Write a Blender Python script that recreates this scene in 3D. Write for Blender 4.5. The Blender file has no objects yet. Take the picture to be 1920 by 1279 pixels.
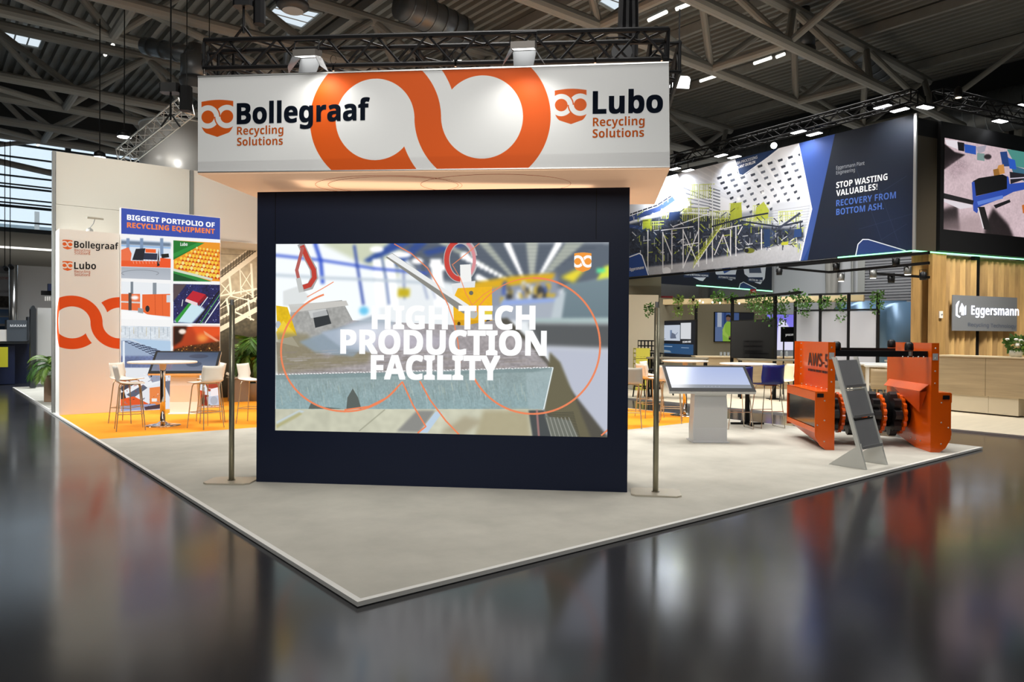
import bpy, math, random
import numpy as np
from mathutils import Vector, Matrix
PI = math.pi
sc = bpy.context.scene
col = sc.collection
random.seed(7)
# ---------------------------------------------------------------- camera
FPX, PITCH, ROLL, EYE = 1370.5, -0.0096, 0.0072, 1.65
FWD = Vector((0, math.cos(PITCH), math.sin(PITCH)))
R0 = Vector((1, 0, 0)); U0 = R0.cross(FWD)
RGT = R0 * math.cos(ROLL) + U0 * math.sin(ROLL)
UPV = U0 * math.cos(ROLL) - R0 * math.sin(ROLL)
EYEP = Vector((0, 0, EYE))
cd = bpy.data.cameras.new('camera'); cam = bpy.data.objects.new('camera', cd); col.objects.link(cam)
cd.sensor_width = 36; cd.lens = FPX / 1920 * 36; cd.clip_end = 300; cd.clip_start = 0.05
m = Matrix((RGT, UPV, -FWD)).transposed().to_4x4(); m.translation = EYEP
cam.matrix_world = m
sc.camera = cam
# ---------------------------------------------------------------- view, world
sc.view_settings.view_transform = 'Standard'; sc.view_settings.look = 'None'
sc.view_settings.exposure = 0.0; sc.view_settings.gamma = 1; sc.view_settings.use_curve_mapping = False
w = bpy.data.worlds.new('sky'); sc.world = w; w.use_nodes = True
bg = w.node_tree.nodes['Background']
bg.inputs[0].default_value = (0.72, 0.87, 1.0, 1); bg.inputs[1].default_value = 1.5
# ---------------------------------------------------------------- geometry of the place
YAW = 0.6817
CX, CY = -0.914, 4.3875
UD = Vector((math.cos(YAW), math.sin(YAW), 0)); VD = Vector((-math.sin(YAW), math.cos(YAW), 0))
def uv(u, v, z=0.0): return Vector((CX, CY, z)) + UD * u + VD * v
def ray(px, py): return FWD * FPX + RGT * (px - 960) - UPV * (py - 639.5)
def atz(px, py, z=0.03):
    d = ray(px, py); return EYEP + d * ((z - EYE) / d.z)
def aty(px, py, Y):
    d = ray(px, py); return EYEP + d * (Y / d.y)
def onpl(px, py, p0, hd):      # point of the vertical plane through p0 along hd
    n = Vector((-hd.y, hd.x, 0)); d = ray(px, py)
    return EYEP + d * ((p0 - EYEP).dot(n) / d.dot(n))
def px(p):
    d = Vector(p) - EYEP; z = d.dot(FWD); return (960 + FPX * d.dot(RGT) / z, 639.5 - FPX * d.dot(UPV) / z)
def hdir(a): return Vector((math.cos(a), math.sin(a), 0))
ZUP = Vector((0, 0, 1))
# ---------------------------------------------------------------- lights and fill lamps
def area(name, loc, size, power, colr=(1, 1, 1), rot=(0, 0, 0), sy=None):
    l = bpy.data.lights.new(name, 'AREA'); l.energy = power; l.color = colr; l.size = size
    if sy: l.shape = 'RECTANGLE'; l.size_y = sy
    o = bpy.data.objects.new(name, l); o.location = loc; o.rotation_euler = rot; col.objects.link(o); return o
def spot(name, loc, target, power, angle, colr=(1, 1, 1), blend=0.5, rad=0.05):
    l = bpy.data.lights.new(name, 'SPOT'); l.energy = power; l.color = colr; l.spot_size = angle; l.spot_blend = blend
    l.shadow_soft_size = rad
    o = bpy.data.objects.new(name, l); o.location = loc
    o.rotation_euler = (Vector(target) - Vector(loc)).to_track_quat('-Z', 'Y').to_euler(); col.objects.link(o); return o
def point(name, loc, power, colr=(1, 1, 1), rad=0.1):
    l = bpy.data.lights.new(name, 'POINT'); l.energy = power; l.color = colr; l.shadow_soft_size = rad
    o = bpy.data.objects.new(name, l); o.location = loc; col.objects.link(o); return o
# unseen fill lamps added over the stand, the aisle and the neighbours
WARM = (1.0, 0.96, 0.89); COOL = (0.93, 0.97, 1.0)
def arealamp(loc, tgt, size, power, colr, spread=2.0):
    o = area('fill_lamp', loc, size, power, colr); o.rotation_euler = (Vector(tgt) - Vector(loc)).to_track_quat('-Z', 'Y').to_euler(); o.data.spread = spread
arealamp(uv(5.0, 5.0, 8.6), uv(5, 5, 0), 3, 400, (1.0, 0.97, 0.92))
arealamp(uv(1.6, 10.0, 8.0), uv(1.6, 10.5, 0), 2.5, 165, WARM)
arealamp(uv(1.5, 1.5, 8.6), uv(2, 2.4, 0), 2, 130, (1.0, 0.98, 0.95))
arealamp(uv(9.0, 1.5, 8.6), uv(8.6, 1.8, 0), 2, 150, (1.0, 0.98, 0.95))
arealamp(Vector((-1.5, -2.5, 8.5)), (-1, 8.5, 2.2), 4, 120, (1, .985, .96), 1.3)
arealamp(uv(-4, 8, 8.5), uv(1, 13, 2.0), 3, 95, WARM, 1.5)
arealamp(Vector((9, 20, 7.8)), (9, 20, 0), 5, 340, (1.0, 0.98, 0.95), 1.8)
arealamp(Vector((5.5, 17, 7.6)), (6, 20, 0), 4, 300, (1.0, 0.98, 0.95), 1.8)
arealamp(Vector((10.5, 12.6, 7.8)), (10.6, 13.2, 0), 2.5, 95, (1.0, 0.96, 0.9), 1.6)
arealamp(uv(2, 19.5, 7.6), uv(2, 19.5, 0), 4, 460, COOL, 1.8)
arealamp(uv(23.5, 9, 7), uv(29, 9, 2.5), 6, 230, (1, .99, .96), 1.9)
arealamp(uv(10.0, 5.0, 8.4), uv(9.5, 4.6, 0), 2, 150, (1.0, 0.98, 0.95))
arealamp(Vector((8.2, 8.2, 8.4)), (7.0, 10, .5), 2, 110, (1.0, 0.98, 0.95))
arealamp(uv(4.4, 12.2, 3.4), uv(4.0, 14.3, 1.6), .8, 34, WARM, 1.8)
arealamp(uv(-5, 12.5, 5.5), uv(0, 12.6, 2), 1.5, 130, COOL, 1.2)
arealamp(Vector((11, 14.3, 6.8)), (11.6, 18, 1.6), 1.5, 120, (1, .97, .9), 1.3)
arealamp(Vector((5.5, 24, 6.8)), (7.5, 30, 4.6), 2, 150, COOL, 1.5)
arealamp(uv(17, 25, 7.5), uv(17, 31, 3), 5, 900, (1, .99, .96), 1.9)
area('soffit_fill', Vector((-.75, 8.0, 3.2)), 3.2, 5, (1, .84, .68), (PI, 0, 0), .4)  # added lamp without a real fixture, brightens the sign soffit
area('hall_fill', uv(12, 12, 3.4), 30, 520, (0.96, 1.0, 0.95), (PI, 0, 0))  # unseen upward lamp added as ambient fill for hall and roof
# ---------------------------------------------------------------- materials
MATS = {}
def mat(name, c, rough=0.5, metal=0.0, emit=None, es=1.0, spec=None, noise=None, bump=None, alpha=None, trans=None, coat=None):
    if name in MATS: return MATS[name]
    m = bpy.data.materials.new(name); m.use_nodes = True; nt = m.node_tree; b = nt.nodes['Principled BSDF']
    if isinstance(c, str): c = hx(c)
    b.inputs['Base Color'].default_value = (*c, 1); b.inputs['Roughness'].default_value = rough
    b.inputs['Metallic'].default_value = metal
    if spec is not None: b.inputs['Specular IOR Level'].default_value = spec
    if coat: b.inputs['Coat Weight'].default_value = coat; b.inputs['Coat Roughness'].default_value = 0.08
    if trans: b.inputs['Transmission Weight'].default_value = trans
    if alpha is not None: b.inputs['Alpha'].default_value = alpha
    if emit:
        if isinstance(emit, str): emit = hx(emit)
        b.inputs['Emission Color'].default_value = (*emit, 1); b.inputs['Emission Strength'].default_value = es
    if noise:     # (scale xyz, amount)
        tc = nt.nodes.new('ShaderNodeTexCoord'); mp = nt.nodes.new('ShaderNodeMapping'); nz = nt.nodes.new('ShaderNodeTexNoise')
        mp.inputs['Scale'].default_value = noise[0]; nz.inputs['Scale'].default_value = 1; nz.inputs['Detail'].default_value = 6
        nz.inputs['Roughness'].default_value = 0.6
        mx = nt.nodes.new('ShaderNodeMix'); mx.data_type = 'RGBA'
        a = noise[1]; lo = [max(0, x * (1 - a)) for x in c]; hi = [min(1, x * (1 + a)) for x in c]
        mx.inputs[6].default_value = (*lo, 1); mx.inputs[7].default_value = (*hi, 1)
        rp = nt.nodes.new('ShaderNodeMapRange'); rp.inputs[1].default_value = 0.3; rp.inputs[2].default_value = 0.7
        nt.links.new(tc.outputs['Object'], mp.inputs[0]); nt.links.new(mp.outputs[0], nz.inputs['Vector'])
        nt.links.new(nz.outputs[0], rp.inputs[0]); nt.links.new(rp.outputs[0], mx.inputs[0]); nt.links.new(mx.outputs[2], b.inputs['Base Color'])
        if bump:
            bp = nt.nodes.new('ShaderNodeBump'); bp.inputs['Strength'].default_value = bump; bp.inputs['Distance'].default_value = 0.002
            nt.links.new(nz.outputs[0], bp.inputs['Height']); nt.links.new(bp.outputs[0], b.inputs['Normal'])
    MATS[name] = m; return m
def s2l(v): return v / 12.92 if v <= 0.04045 else ((v + 0.055) / 1.055) ** 2.4
def hx(s): return tuple(s2l(int(s[i:i + 2], 16) / 255) for i in (0, 2, 4))
def glow(name, c, s, surf=None):
    m = bpy.data.materials.new(name); m.use_nodes = True; nt = m.node_tree; nt.nodes.clear()
    e = nt.nodes.new('ShaderNodeEmission'); o = nt.nodes.new('ShaderNodeOutputMaterial')
    e.inputs[0].default_value = (*(hx(c) if isinstance(c, str) else c), 1); e.inputs[1].default_value = s
    nt.links.new(e.outputs[0], o.inputs[0]); MATS[name] = m; return m
M_white = mat('white_board', 'e8e4de', 0.6)
M_fascia = mat('fascia_white', 'dcdcda', 0.55)
M_navy = mat('navy_board', '182036', 0.5, spec=.25)
M_black = mat('black_paint', '08080a', 0.6, spec=.25)
M_blk2 = mat('black_plastic', '0d0e10', 0.42, spec=.35)
M_steel = mat('brushed_steel', 'a59f90', 0.32, 1.0)
M_chrome = mat('chrome', 'd8d6d2', 0.08, 1.0)
M_alu = mat('aluminium', 'c9c9c6', 0.38, 0.85)
M_alu2 = mat('aluminium_profile', '9a9b98', 0.45, 0.6)
M_greytube = mat('grey_steel_paint', '8b8984', 0.6, noise=((3, 3, 3), 0.1))
M_deck = mat('grey_roof_sheet', '7e7c76', 0.55, 0.15, noise=((0.4, 0.4, 2), 0.16))
M_duct = mat('duct_metal', '6d7073', 0.4, 0.7)
M_orange = mat('machine_orange', 'dc5a0c', 0.25, 0.0, coat=0.15)
M_print_or = mat('print_orange', 'dd5a12', 0.5)
M_print_or2 = mat('print_orange_deep', 'd04a12', 0.55)
M_print_navy = mat('print_navy', '0f1a2b', 0.8, spec=.15)
M_print_brown = mat('print_burnt_orange', 'b4500c', 0.8, spec=.15)
M_carpet = mat('grey_carpet', 'b3b0a5', 0.88, noise=((1.6, 1.6, 1.6), 0.12), bump=0.3)
M_ocarpet = mat('orange_carpet', 'f59a14', 0.9, noise=((5, 5, 5), 0.04))
M_shell = mat('white_stool_shell', 'e9e3d6', 0.5)
M_wood = mat('pale_oak', 'a89372', 0.55, noise=((0.8, 0.8, 14), 0.16))
M_wood2 = mat('timber_cladding', 'a5824f', 0.6, noise=((6, 6, 0.8), 0.3))
M_leaf = mat('leaf_green', '3f6a22', 0.5)
M_leaf2 = mat('leaf_light_green', '6c8a33', 0.5)
M_blue = mat('royal_blue_plastic', '18236e', 0.35)
M_lamp = glow('lamp_face', (1, 1, 1), 7)
M_tube = glow('tube_light', (1.0, 0.98, 0.86), 3.5)
M_white_emit = glow('screen_white', (1, 1, 1), 1.0)
# ---------------------------------------------------------------- mesh builder
XF = {}     # parent -> (loc, rotz)
class MB:
    def __init__(s): s.v = []; s.f = []; s.uvs = None
    def add(s, vs, fs):
        k = len(s.v); s.v += [Vector(v) for v in vs]; s.f += [tuple(i + k for i in f) for f in fs]; return s
    def box(s, c, d, rz=0, rx=0, ry=0):
        M = Matrix.Rotation(rz, 3, 'Z') @ Matrix.Rotation(ry, 3, 'Y') @ Matrix.Rotation(rx, 3, 'X')
        h = Vector(d) / 2; c = Vector(c)
        vs = [c + M @ Vector((x * h.x, y * h.y, z * h.z)) for x in (-1, 1) for y in (-1, 1) for z in (-1, 1)]
        return s.add(vs, [(0, 1, 3, 2), (4, 6, 7, 5), (0, 4, 5, 1), (2, 3, 7, 6), (0, 2, 6, 4), (1, 5, 7, 3)])
    def bb(s, x0, x1, y0, y1, z0, z1): return s.box(((x0 + x1) / 2, (y0 + y1) / 2, (z0 + z1) / 2), (x1 - x0, y1 - y0, z1 - z0))
    def bev(s, c, d, b=0.01, rz=0):      # box with chamfered vertical edges
        x, y = d[0] / 2, d[1] / 2; M = Matrix.Rotation(rz, 3, 'Z'); c = Vector(c)
        o = [(-x + b, -y), (x - b, -y), (x, -y + b), (x, y - b), (x - b, y), (-x + b, y), (-x, y - b), (-x, -y + b)]
        n = 8; vs = [c + M @ Vector((p[0], p[1], z)) for z in (-d[2] / 2, d[2] / 2) for p in o]
        return s.add(vs, [tuple(range(n))[::-1], tuple(range(n, 2 * n))] + [(i, (i + 1) % n, n + (i + 1) % n, n + i) for i in range(n)])
    def tube(s, p, q, r, n=8, r2=None, cap=True):
        p = Vector(p); q = Vector(q); d = (q - p)
        if d.length < 1e-6: return s
        d.normalize(); a = d.orthogonal().normalized(); b = d.cross(a); r2 = r if r2 is None else r2
        vs = []
        for (c, rr) in ((p, r), (q, r2)):
            for i in range(n):
                t = 2 * PI * i / n; vs.append(c + (a * math.cos(t) + b * math.sin(t)) * rr)
        fs = [(i, (i + 1) % n, n + (i + 1) % n, n + i) for i in range(n)]
        if cap: fs += [tuple(range(n))[::-1], tuple(range(n, 2 * n))]
        return s.add(vs, fs)
    def path(s, pts, r, n=6):
        pts = [Vector(p) for p in pts]; k0 = len(s.v); prev = None; rings = []
        for i, p in enumerate(pts):
            d = (pts[min(i + 1, len(pts) - 1)] - pts[max(i - 1, 0)]).normalized()
            a = (d.orthogonal() if prev is None else (prev - d * prev.dot(d))).normalized(); prev = a; b = d.cross(a)
            rr = r[i] if isinstance(r, (list, tuple)) else r
            rings.append([p + (a * math.cos(2 * PI * j / n) + b * math.sin(2 * PI * j / n)) * rr for j in range(n)])
        vs = [v for g in rings for v in g]; fs = []
        for i in range(len(pts) - 1):
            for j in range(n): fs.append((i * n + j, i * n + (j + 1) % n, (i + 1) * n + (j + 1) % n, (i + 1) * n + j))
        fs += [tuple(range(n))[::-1], tuple(range((len(pts) - 1) * n, len(pts) * n))]
        return s.add(vs, fs)
    def lathe(s, prof, c=(0, 0, 0), n=24, sx=1, sy=1):
        c = Vector(c); vs = []; fs = []
        for (r, z) in prof:
            for i in range(n):
                t = 2 * PI * i / n; vs.append(c + Vector((r * math.cos(t) * sx, r * math.sin(t) * sy, z)))
        for k in range(len(prof) - 1):
            for i in range(n): fs.append((k * n + i, k * n + (i + 1) % n, (k + 1) * n + (i + 1) % n, (k + 1) * n + i))
        fs += [tuple(range(n))[::-1], tuple(range((len(prof) - 1) * n, len(prof) * n))]
        return s.add(vs, fs)
    def ext(s, outline, O, A, B, T):      # outline (a,b) in plane O+aA+bB, extruded by vector T
        O, A, B, T = map(Vector, (O, A, B, T)); n = len(outline)
        vs = [O + A * a + B * b for a, b in outline]; vs += [v + T for v in vs]
        return s.add(vs, [tuple(range(n))[::-1], tuple(range(n, 2 * n))] + [(i, (i + 1) % n, n + (i + 1) % n, n + i) for i in range(n)])
    def quad(s, a, b, c, d): return s.add([a, b, c, d], [(0, 1, 2, 3)])
    def slab(s, a, b, c, d, t):           # quad with thickness along its normal
        a, b, c, d = map(Vector, (a, b, c, d)); n = (b - a).cross(d - a).normalized() * t
        return s.add([a, b, c, d, a + n, b + n, c + n, d + n], [(3, 2, 1, 0), (4, 5, 6, 7), (0, 1, 5, 4), (1, 2, 6, 5), (2, 3, 7, 6), (3, 0, 4, 7)])
    def build(s, name, m, parent=None, world=False, smooth=False, uvq=None):
        me = bpy.data.meshes.new(name); vs = s.v
        if world and parent is not None and parent in XF:
            l, rz = XF[parent]; iR = Matrix.Rotation(-rz, 3, 'Z'); vs = [iR @ (v - l) for v in vs]
        me.from_pydata([tuple(v) for v in vs], [], s.f); me.materials.append(m)
        if smooth: me.polygons.foreach_set('use_smooth', [True] * len(me.polygons))
        if s.uvs:
            ul = me.uv_layers.new(name='UVMap')
            for i, t in enumerate(s.uvs): ul.data[i].uv = t
        me.update()
        o = bpy.data.objects.new(name, me); col.objects.link(o)
        if parent is not None: o.parent = parent
        return o
def tag(o, label=None, cat=None, group=None, kind=None):
    if label: o['label'] = label
    if cat: o['category'] = cat
    if group: o['group'] = group
    if kind: o['kind'] = kind
    return o
def thing(name, label, cat, loc=(0, 0, 0), rz=0.0, group=None, kind=None):
    o = bpy.data.objects.new(name, None); col.objects.link(o); o.empty_display_size = 0.1
    o.location = loc; o.rotation_euler = (0, 0, rz); XF[o] = (Vector(loc), rz)
    return tag(o, label, cat, group, kind)
def children(o): return [c for c in col.objects if c.parent is o]
KIDS = {}
def dup(o, loc=None, rz=None, label=None, group=None):
    c = o.copy(); col.objects.link(c)
    if loc is not None: c.location = loc
    if rz is not None: c.rotation_euler = (0, 0, rz)
    if label: c['label'] = label
    if group: c['group'] = group
    for ch in o.children:
        k = ch.copy(); col.objects.link(k); k.parent = c
        for g in ch.children:
            gg = g.copy(); col.objects.link(gg); gg.parent = k
    return c
def like(o, parent, M):      # another part sharing the mesh of o, placed by matrix M in the parent's space
    c = bpy.data.objects.new(o.name.split('.')[0], o.data); col.objects.link(c); c.parent = parent; c.matrix_local = M; return c
# ---------------------------------------------------------------- lettering
CAP = 0.714
def mathtxt(s, bold):
    o = ''; A, a, z = (0x1D5D4, 0x1D5EE, 0x1D7EC) if bold else (0x1D5A0, 0x1D5BA, 0x1D7E2)
    for c in s: o += chr(A + ord(c) - 65) if 'A' <= c <= 'Z' else chr(a + ord(c) - 97) if 'a' <= c <= 'z' else chr(z + ord(c) - 48) if '0' <= c <= '9' else c
    return o
def text_data(body, bold=0.0, thick=0.0):
    cu = bpy.data.curves.new('lettering', 'FONT'); cu.body = mathtxt(body, bold > 0); cu.size = 1; cu.resolution_u = 3
    o = bpy.data.objects.new('tmp', cu); col.objects.link(o)
    dg = bpy.context.evaluated_depsgraph_get(); me = bpy.data.meshes.new_from_object(o.evaluated_get(dg))
    bpy.data.objects.remove(o); bpy.data.curves.remove(cu)
    vs = [Vector(v.co) for v in me.vertices]; fs = [tuple(p.vertices) for p in me.polygons]; bpy.data.meshes.remove(me)
    if bold >= 0.05:      # extra bold: the same outline laid down four times, slightly shifted
        d = max(.008, bold - .034); V, F = [], []
        for dx, dy in ((-d, -d), (d, -d), (d, d), (-d, d)):
            k = len(V); V += [v + Vector((dx, dy, 0)) for v in vs]; F += [tuple(i + k for i in f) for f in fs]
        vs, fs = V, F
    return vs, fs
def lettering(body, p0, p1, cap, m, parent, bold=0.02, off=None, name='lettering', up=ZUP, world=True, shear=0.0):
    """text between points p0 and p1 (baseline ends), capital height cap"""
    vs, fs = text_data(body, bold)
    x0 = min(v.x for v in vs); x1 = max(v.x for v in vs)
    p0 = Vector(p0); p1 = Vector(p1); d = p1 - p0
    mb = MB(); n = (d.cross(Vector(up))).normalized() * 0.0025
    if off is not None: n = Vector(off)
    mb.add([p0 + d * ((v.x - x0) / (x1 - x0)) + Vector(up) * (v.y / CAP * cap) + n for v in vs], fs)
    return mb.build(name, m, parent, world)
def pxtext(body, a, b, caph, pl, m, parent, bold=0.02, name='lettering'):
    """text on the vertical plane pl=(point, direction): a, b = baseline ends in photo pixels, caph = capital height in pixels"""
    p0 = onpl(*a, *pl); p1 = onpl(*b, *pl); t = onpl(a[0], a[1] - caph, *pl)
    return lettering(body, p0, p1, (t - p0).length, m, parent, bold, name=name)
# ---------------------------------------------------------------- painter for flat screens and prints
class Canvas:
    def __init__(s, W, H, quad=None, base='ffffff'):
        s.W, s.H = W, H; s.a = np.zeros((H, W, 3), np.float32); s.a[:] = Canvas.c(base)
        s.Hm = None; s.k = 1.0
        if quad:      # quad: photo pixels of the picture's corners TL TR BR BL
            A = []; B = []
            for (x, y), (X, Y) in zip(quad, ((0, 0), (W, 0), (W, H), (0, H))):
                A.append([x, y, 1, 0, 0, 0, -x * X, -y * X]); B.append(X)
                A.append([0, 0, 0, x, y, 1, -x * Y, -y * Y]); B.append(Y)
            s.k = W / abs(quad[1][0] - quad[0][0])
            h = np.linalg.solve(np.array(A, float), np.array(B, float)); s.Hm = np.append(h, 1).reshape(3, 3)
    @staticmethod
    def c(h): return np.array([int(h[i:i + 2], 16) / 255 for i in (0, 2, 4)], np.float32)
    def T(s, p):
        if s.Hm is None: return (float(p[0]), float(p[1]))
        q = s.Hm @ np.array([p[0], p[1], 1.0]); return (q[0] / q[2], q[1] / q[2])
    def mask(s, pts, soft=0):
        soft *= s.k * .8
        P = [s.T(p) for p in pts]; xs = [p[0] for p in P]; ys = [p[1] for p in P]; g = int(soft * 2 + 2)
        x0 = max(0, int(min(xs)) - g); x1 = min(s.W, int(max(xs)) + g + 1); y0 = max(0, int(min(ys)) - g); y1 = min(s.H, int(max(ys)) + g + 1)
        if x1 <= x0 or y1 <= y0: return None
        acc = np.zeros((y1 - y0, x1 - x0), np.float32)
        for oy in (0.25, 0.75):
            yy = np.arange(y0, y1)[:, None] + oy
            for ox in (0.25, 0.75):
                xx = np.arange(x0, x1)[None, :] + ox; ins = np.zeros(acc.shape, bool)
                for i in range(len(P)):
                    (ax, ay), (bx, by) = P[i], P[(i + 1) % len(P)]
                    if ay == by: continue
                    cnd = ((ay > yy) != (by > yy)); xi = (bx - ax) * (yy - ay) / (by - ay) + ax
                    ins ^= cnd & (xx < xi)
                acc += ins * 0.25
        if soft: acc = Canvas.bl(acc, soft)
        return acc, y0, y1, x0, x1
    @staticmethod
    def bl(a, r):
        r = max(1, int(r))
        for ax in (0, 1):
            for _ in range(2):
                k = 2 * r + 1; p = [(0, 0)] * a.ndim; p[ax] = (r + 1, r); q = np.pad(a, p, 'edge').cumsum(ax, dtype=np.float64)
                hi = [slice(None)] * a.ndim; lo = [slice(None)] * a.ndim; hi[ax] = slice(k, None); lo[ax] = slice(0, -k)
                a = ((q[tuple(hi)] - q[tuple(lo)]) / k).astype(np.float32)
        return a
    def poly(s, pts, colr, al=1.0, soft=0, col2=None, horiz=False, noise=0.0, ns=6):
        r = s.mask(pts, soft)
        if r is None: return s
        m, y0, y1, x0, x1 = r; m = (m * al)[..., None]; C = Canvas.c(colr)[None, None, :]
        if col2:
            t = (np.linspace(0, 1, x1 - x0)[None, :, None] if horiz else np.linspace(0, 1, y1 - y0)[:, None, None])
            C = C * (1 - t) + Canvas.c(col2)[None, None, :] * t
        if noise:
            rs = np.random.RandomState(len(pts) * 7 + x0); n = rs.rand((y1 - y0) // ns + 2, (x1 - x0) // ns + 2).astype(np.float32)
            n = Canvas.bl(np.kron(n, np.ones((ns, ns), np.float32))[:y1 - y0, :x1 - x0], max(1, ns // 2)); n4 = ns * 5; m4 = rs.rand((y1 - y0) // n4 + 2, (x1 - x0) // n4 + 2).astype(np.float32); n = n * .6 + .4 * Canvas.bl(np.kron(m4, np.ones((n4, n4), np.float32))[:y1 - y0, :x1 - x0], n4 // 2)
            C = C * (1 + noise * 2 * (n - 0.5))[..., None]
        s.a[y0:y1, x0:x1] = s.a[y0:y1, x0:x1] * (1 - m) + C * m; return s
    def line(s, pts, wd, colr, al=1.0, soft=0):
        P = [np.array(p, float) for p in pts]
        for i in range(len(P) - 1):
            d = P[i + 1] - P[i]; L = np.hypot(*d)
            if L < 1e-6: continue
            n = np.array([-d[1], d[0]]) / L * wd / 2; e = d / L * wd * 0.2
            s.poly([P[i] - e + n, P[i + 1] + e + n, P[i + 1] + e - n, P[i] - e - n], colr, al, soft)
        return s
    def ell(s, c, rx, ry, colr, al=1.0, soft=0, n=28, noise=0.0):
        return s.poly([(c[0] + rx * math.cos(2 * PI * i / n), c[1] + ry * math.sin(2 * PI * i / n)) for i in range(n)], colr, al, soft, noise=noise)
    def arc(s, c, r, a0, a1, wd, colr, al=1.0, n=40, ry=None):
        ry = ry or r
        return s.line([(c[0] + r * math.cos(math.radians(a0 + (a1 - a0) * i / n)), c[1] + ry * math.sin(math.radians(a0 + (a1 - a0) * i / n))) for i in range(n + 1)], wd, colr, al)
    def rect(s, x0, y0, x1, y1, colr, **k): return s.poly([(x0, y0), (x1, y0), (x1, y1), (x0, y1)], colr, **k)
    def image(s, name):
        im = bpy.data.images.new(name, s.W, s.H); px = np.ones((s.H, s.W, 4), np.float32); px[..., :3] = np.clip(s.a[::-1], 0, 1)
        im.pixels.foreach_set(px.ravel()); im.update(); im.pack(); return im
def picmat(name, cv, emit=0.0, rough=0.5, base=1.0, spec=.2):
    m = bpy.data.materials.new(name); m.use_nodes = True; nt = m.node_tree; b = nt.nodes['Principled BSDF']
    t = nt.nodes.new('ShaderNodeTexImage'); t.image = cv.image(name); t.extension = 'EXTEND'
    if base: nt.links.new(t.outputs[0], b.inputs['Base Color'])
    else: b.inputs['Base Color'].default_value = (0.01, 0.01, 0.01, 1)
    if emit: nt.links.new(t.outputs[0], b.inputs['Emission Color']); b.inputs['Emission Strength'].default_value = emit
    b.inputs['Roughness'].default_value = rough; b.inputs['Specular IOR Level'].default_value = spec; return m
def picture(name, m, bl, br, tr, tl, parent, world=True):
    mb = MB(); mb.quad(bl, br, tr, tl); mb.uvs = [(0, 0), (1, 0), (1, 1), (0, 1)]; o = mb.build(name, m, parent, world); XF[o] = XF[parent]; return o
def ribbon_mask(X, Y, c1, c2, ri, ro, gap):
    """the double-o ribbon: X, Y metric grids (Y up)"""
    d1 = np.hypot(X - c1[0], Y - c1[1]); d2 = np.hypot(X - c2[0], Y - c2[1]); cy = (c1[1] + c2[1]) / 2
    up = Y > cy
    left = (d1 < ro) & (d1 > ri); right = (d2 < ro) & (d2 > ri)
    left &= ~((~up) & (d2 < ro + gap))
    right2 = right & ~(up & (d1 < ro + gap))
    return left | right2
def paint_ribbon(cv, wm, hm, c1, c2, ri, ro, gap, colr, clip=None):
    n = 2; W, H = cv.W * n, cv.H * n
    X, Y = np.meshgrid((np.arange(W) + 0.5) / W * wm, hm - (np.arange(H) + 0.5) / H * hm)
    m = ribbon_mask(X, Y, c1, c2, ri, ro, gap).astype(np.float32)
    if clip is not None: m *= clip(X, Y)
    m = m.reshape(cv.H, n, cv.W, n).mean((1, 3))[..., None]
    cv.a = cv.a * (1 - m) + Canvas.c(colr) * m
def paint_shield(cv, wm, hm, cx, cy, w, colr, white=None):
    """shield emblem centred at cx, cy (metric, Y up), width w, drawn into the canvas"""
    n = 3; px = cv.W / wm; h = w * 1.28
    x0 = max(0, int((cx - w * .6) * px)); x1 = min(cv.W, int((cx + w * .6) * px)); y0 = max(0, int((hm - cy - h * .6) * px)); y1 = min(cv.H, int((hm - cy + h * .6) * px))
    W, H = (x1 - x0) * n, (y1 - y0) * n
    X, Y = np.meshgrid((x0 + (np.arange(W) + .5) / n) / px, hm - (y0 + (np.arange(H) + .5) / n) / px)
    x = (X - cx) / w; y = (Y - cy) / w       # shield: x -.5...5, y +.5..-.64
    sh = (abs(x) < 0.5) & (y < 0.47 + 0.05 * np.cos(x * PI)) & (y > -0.62 + np.abs(x) * 0.35 + np.clip(np.abs(x) - 0.34, 0, 1) ** 2 * 6)
    rib = ribbon_mask(x, y, (-0.3, 0.0), (0.3, 0.0), 0.2, 0.36, 0.04)
    edge = (np.abs(x) > 0.5)
    m = (sh & ~rib & ~edge).astype(np.float32).reshape(y1 - y0, n, x1 - x0, n).mean((1, 3))[..., None]
    ms = sh.astype(np.float32).reshape(y1 - y0, n, x1 - x0, n).mean((1, 3))[..., None]
    a = cv.a[y0:y1, x0:x1]
    if white: a = a * (1 - ms) + Canvas.c(white) * ms
    cv.a[y0:y1, x0:x1] = a * (1 - m) + Canvas.c(colr) * m
# ================================================================ THE SETTING
def struct(name, mb, m, label=None):
    o = mb.build(name, m); tag(o, label, None, None, 'structure'); return o
# dark glossy hall floor
mf = mat('hall_floor', 'ffffff', 0.2)
nt = mf.node_tree; b = nt.nodes['Principled BSDF']; b.inputs['Base Color'].default_value = (0.024, 0.024, 0.026, 1)
b.inputs['Roughness'].default_value = 0.2; b.inputs['Specular IOR Level'].default_value = 0.68
tc = nt.nodes.new('ShaderNodeTexCoord'); nz = nt.nodes.new('ShaderNodeTexNoise'); nz.inputs['Scale'].default_value = 0.9; nz.inputs['Detail'].default_value = 5
mr = nt.nodes.new('ShaderNodeMapRange'); mr.inputs[3].default_value = 0.10; mr.inputs[4].default_value = 0.20
nt.links.new(tc.outputs['Object'], nz.inputs['Vector']); nt.links.new(nz.outputs[0], mr.inputs[0]); nt.links.new(mr.outputs[0], b.inputs['Roughness'])
n2 = nt.nodes.new('ShaderNodeTexNoise'); n2.inputs['Scale'].default_value = 2.6; n2.inputs['Detail'].default_value = 2
bp = nt.nodes.new('ShaderNodeBump'); bp.inputs['Strength'].default_value = 0.1; bp.inputs['Distance'].default_value = 0.004
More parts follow.
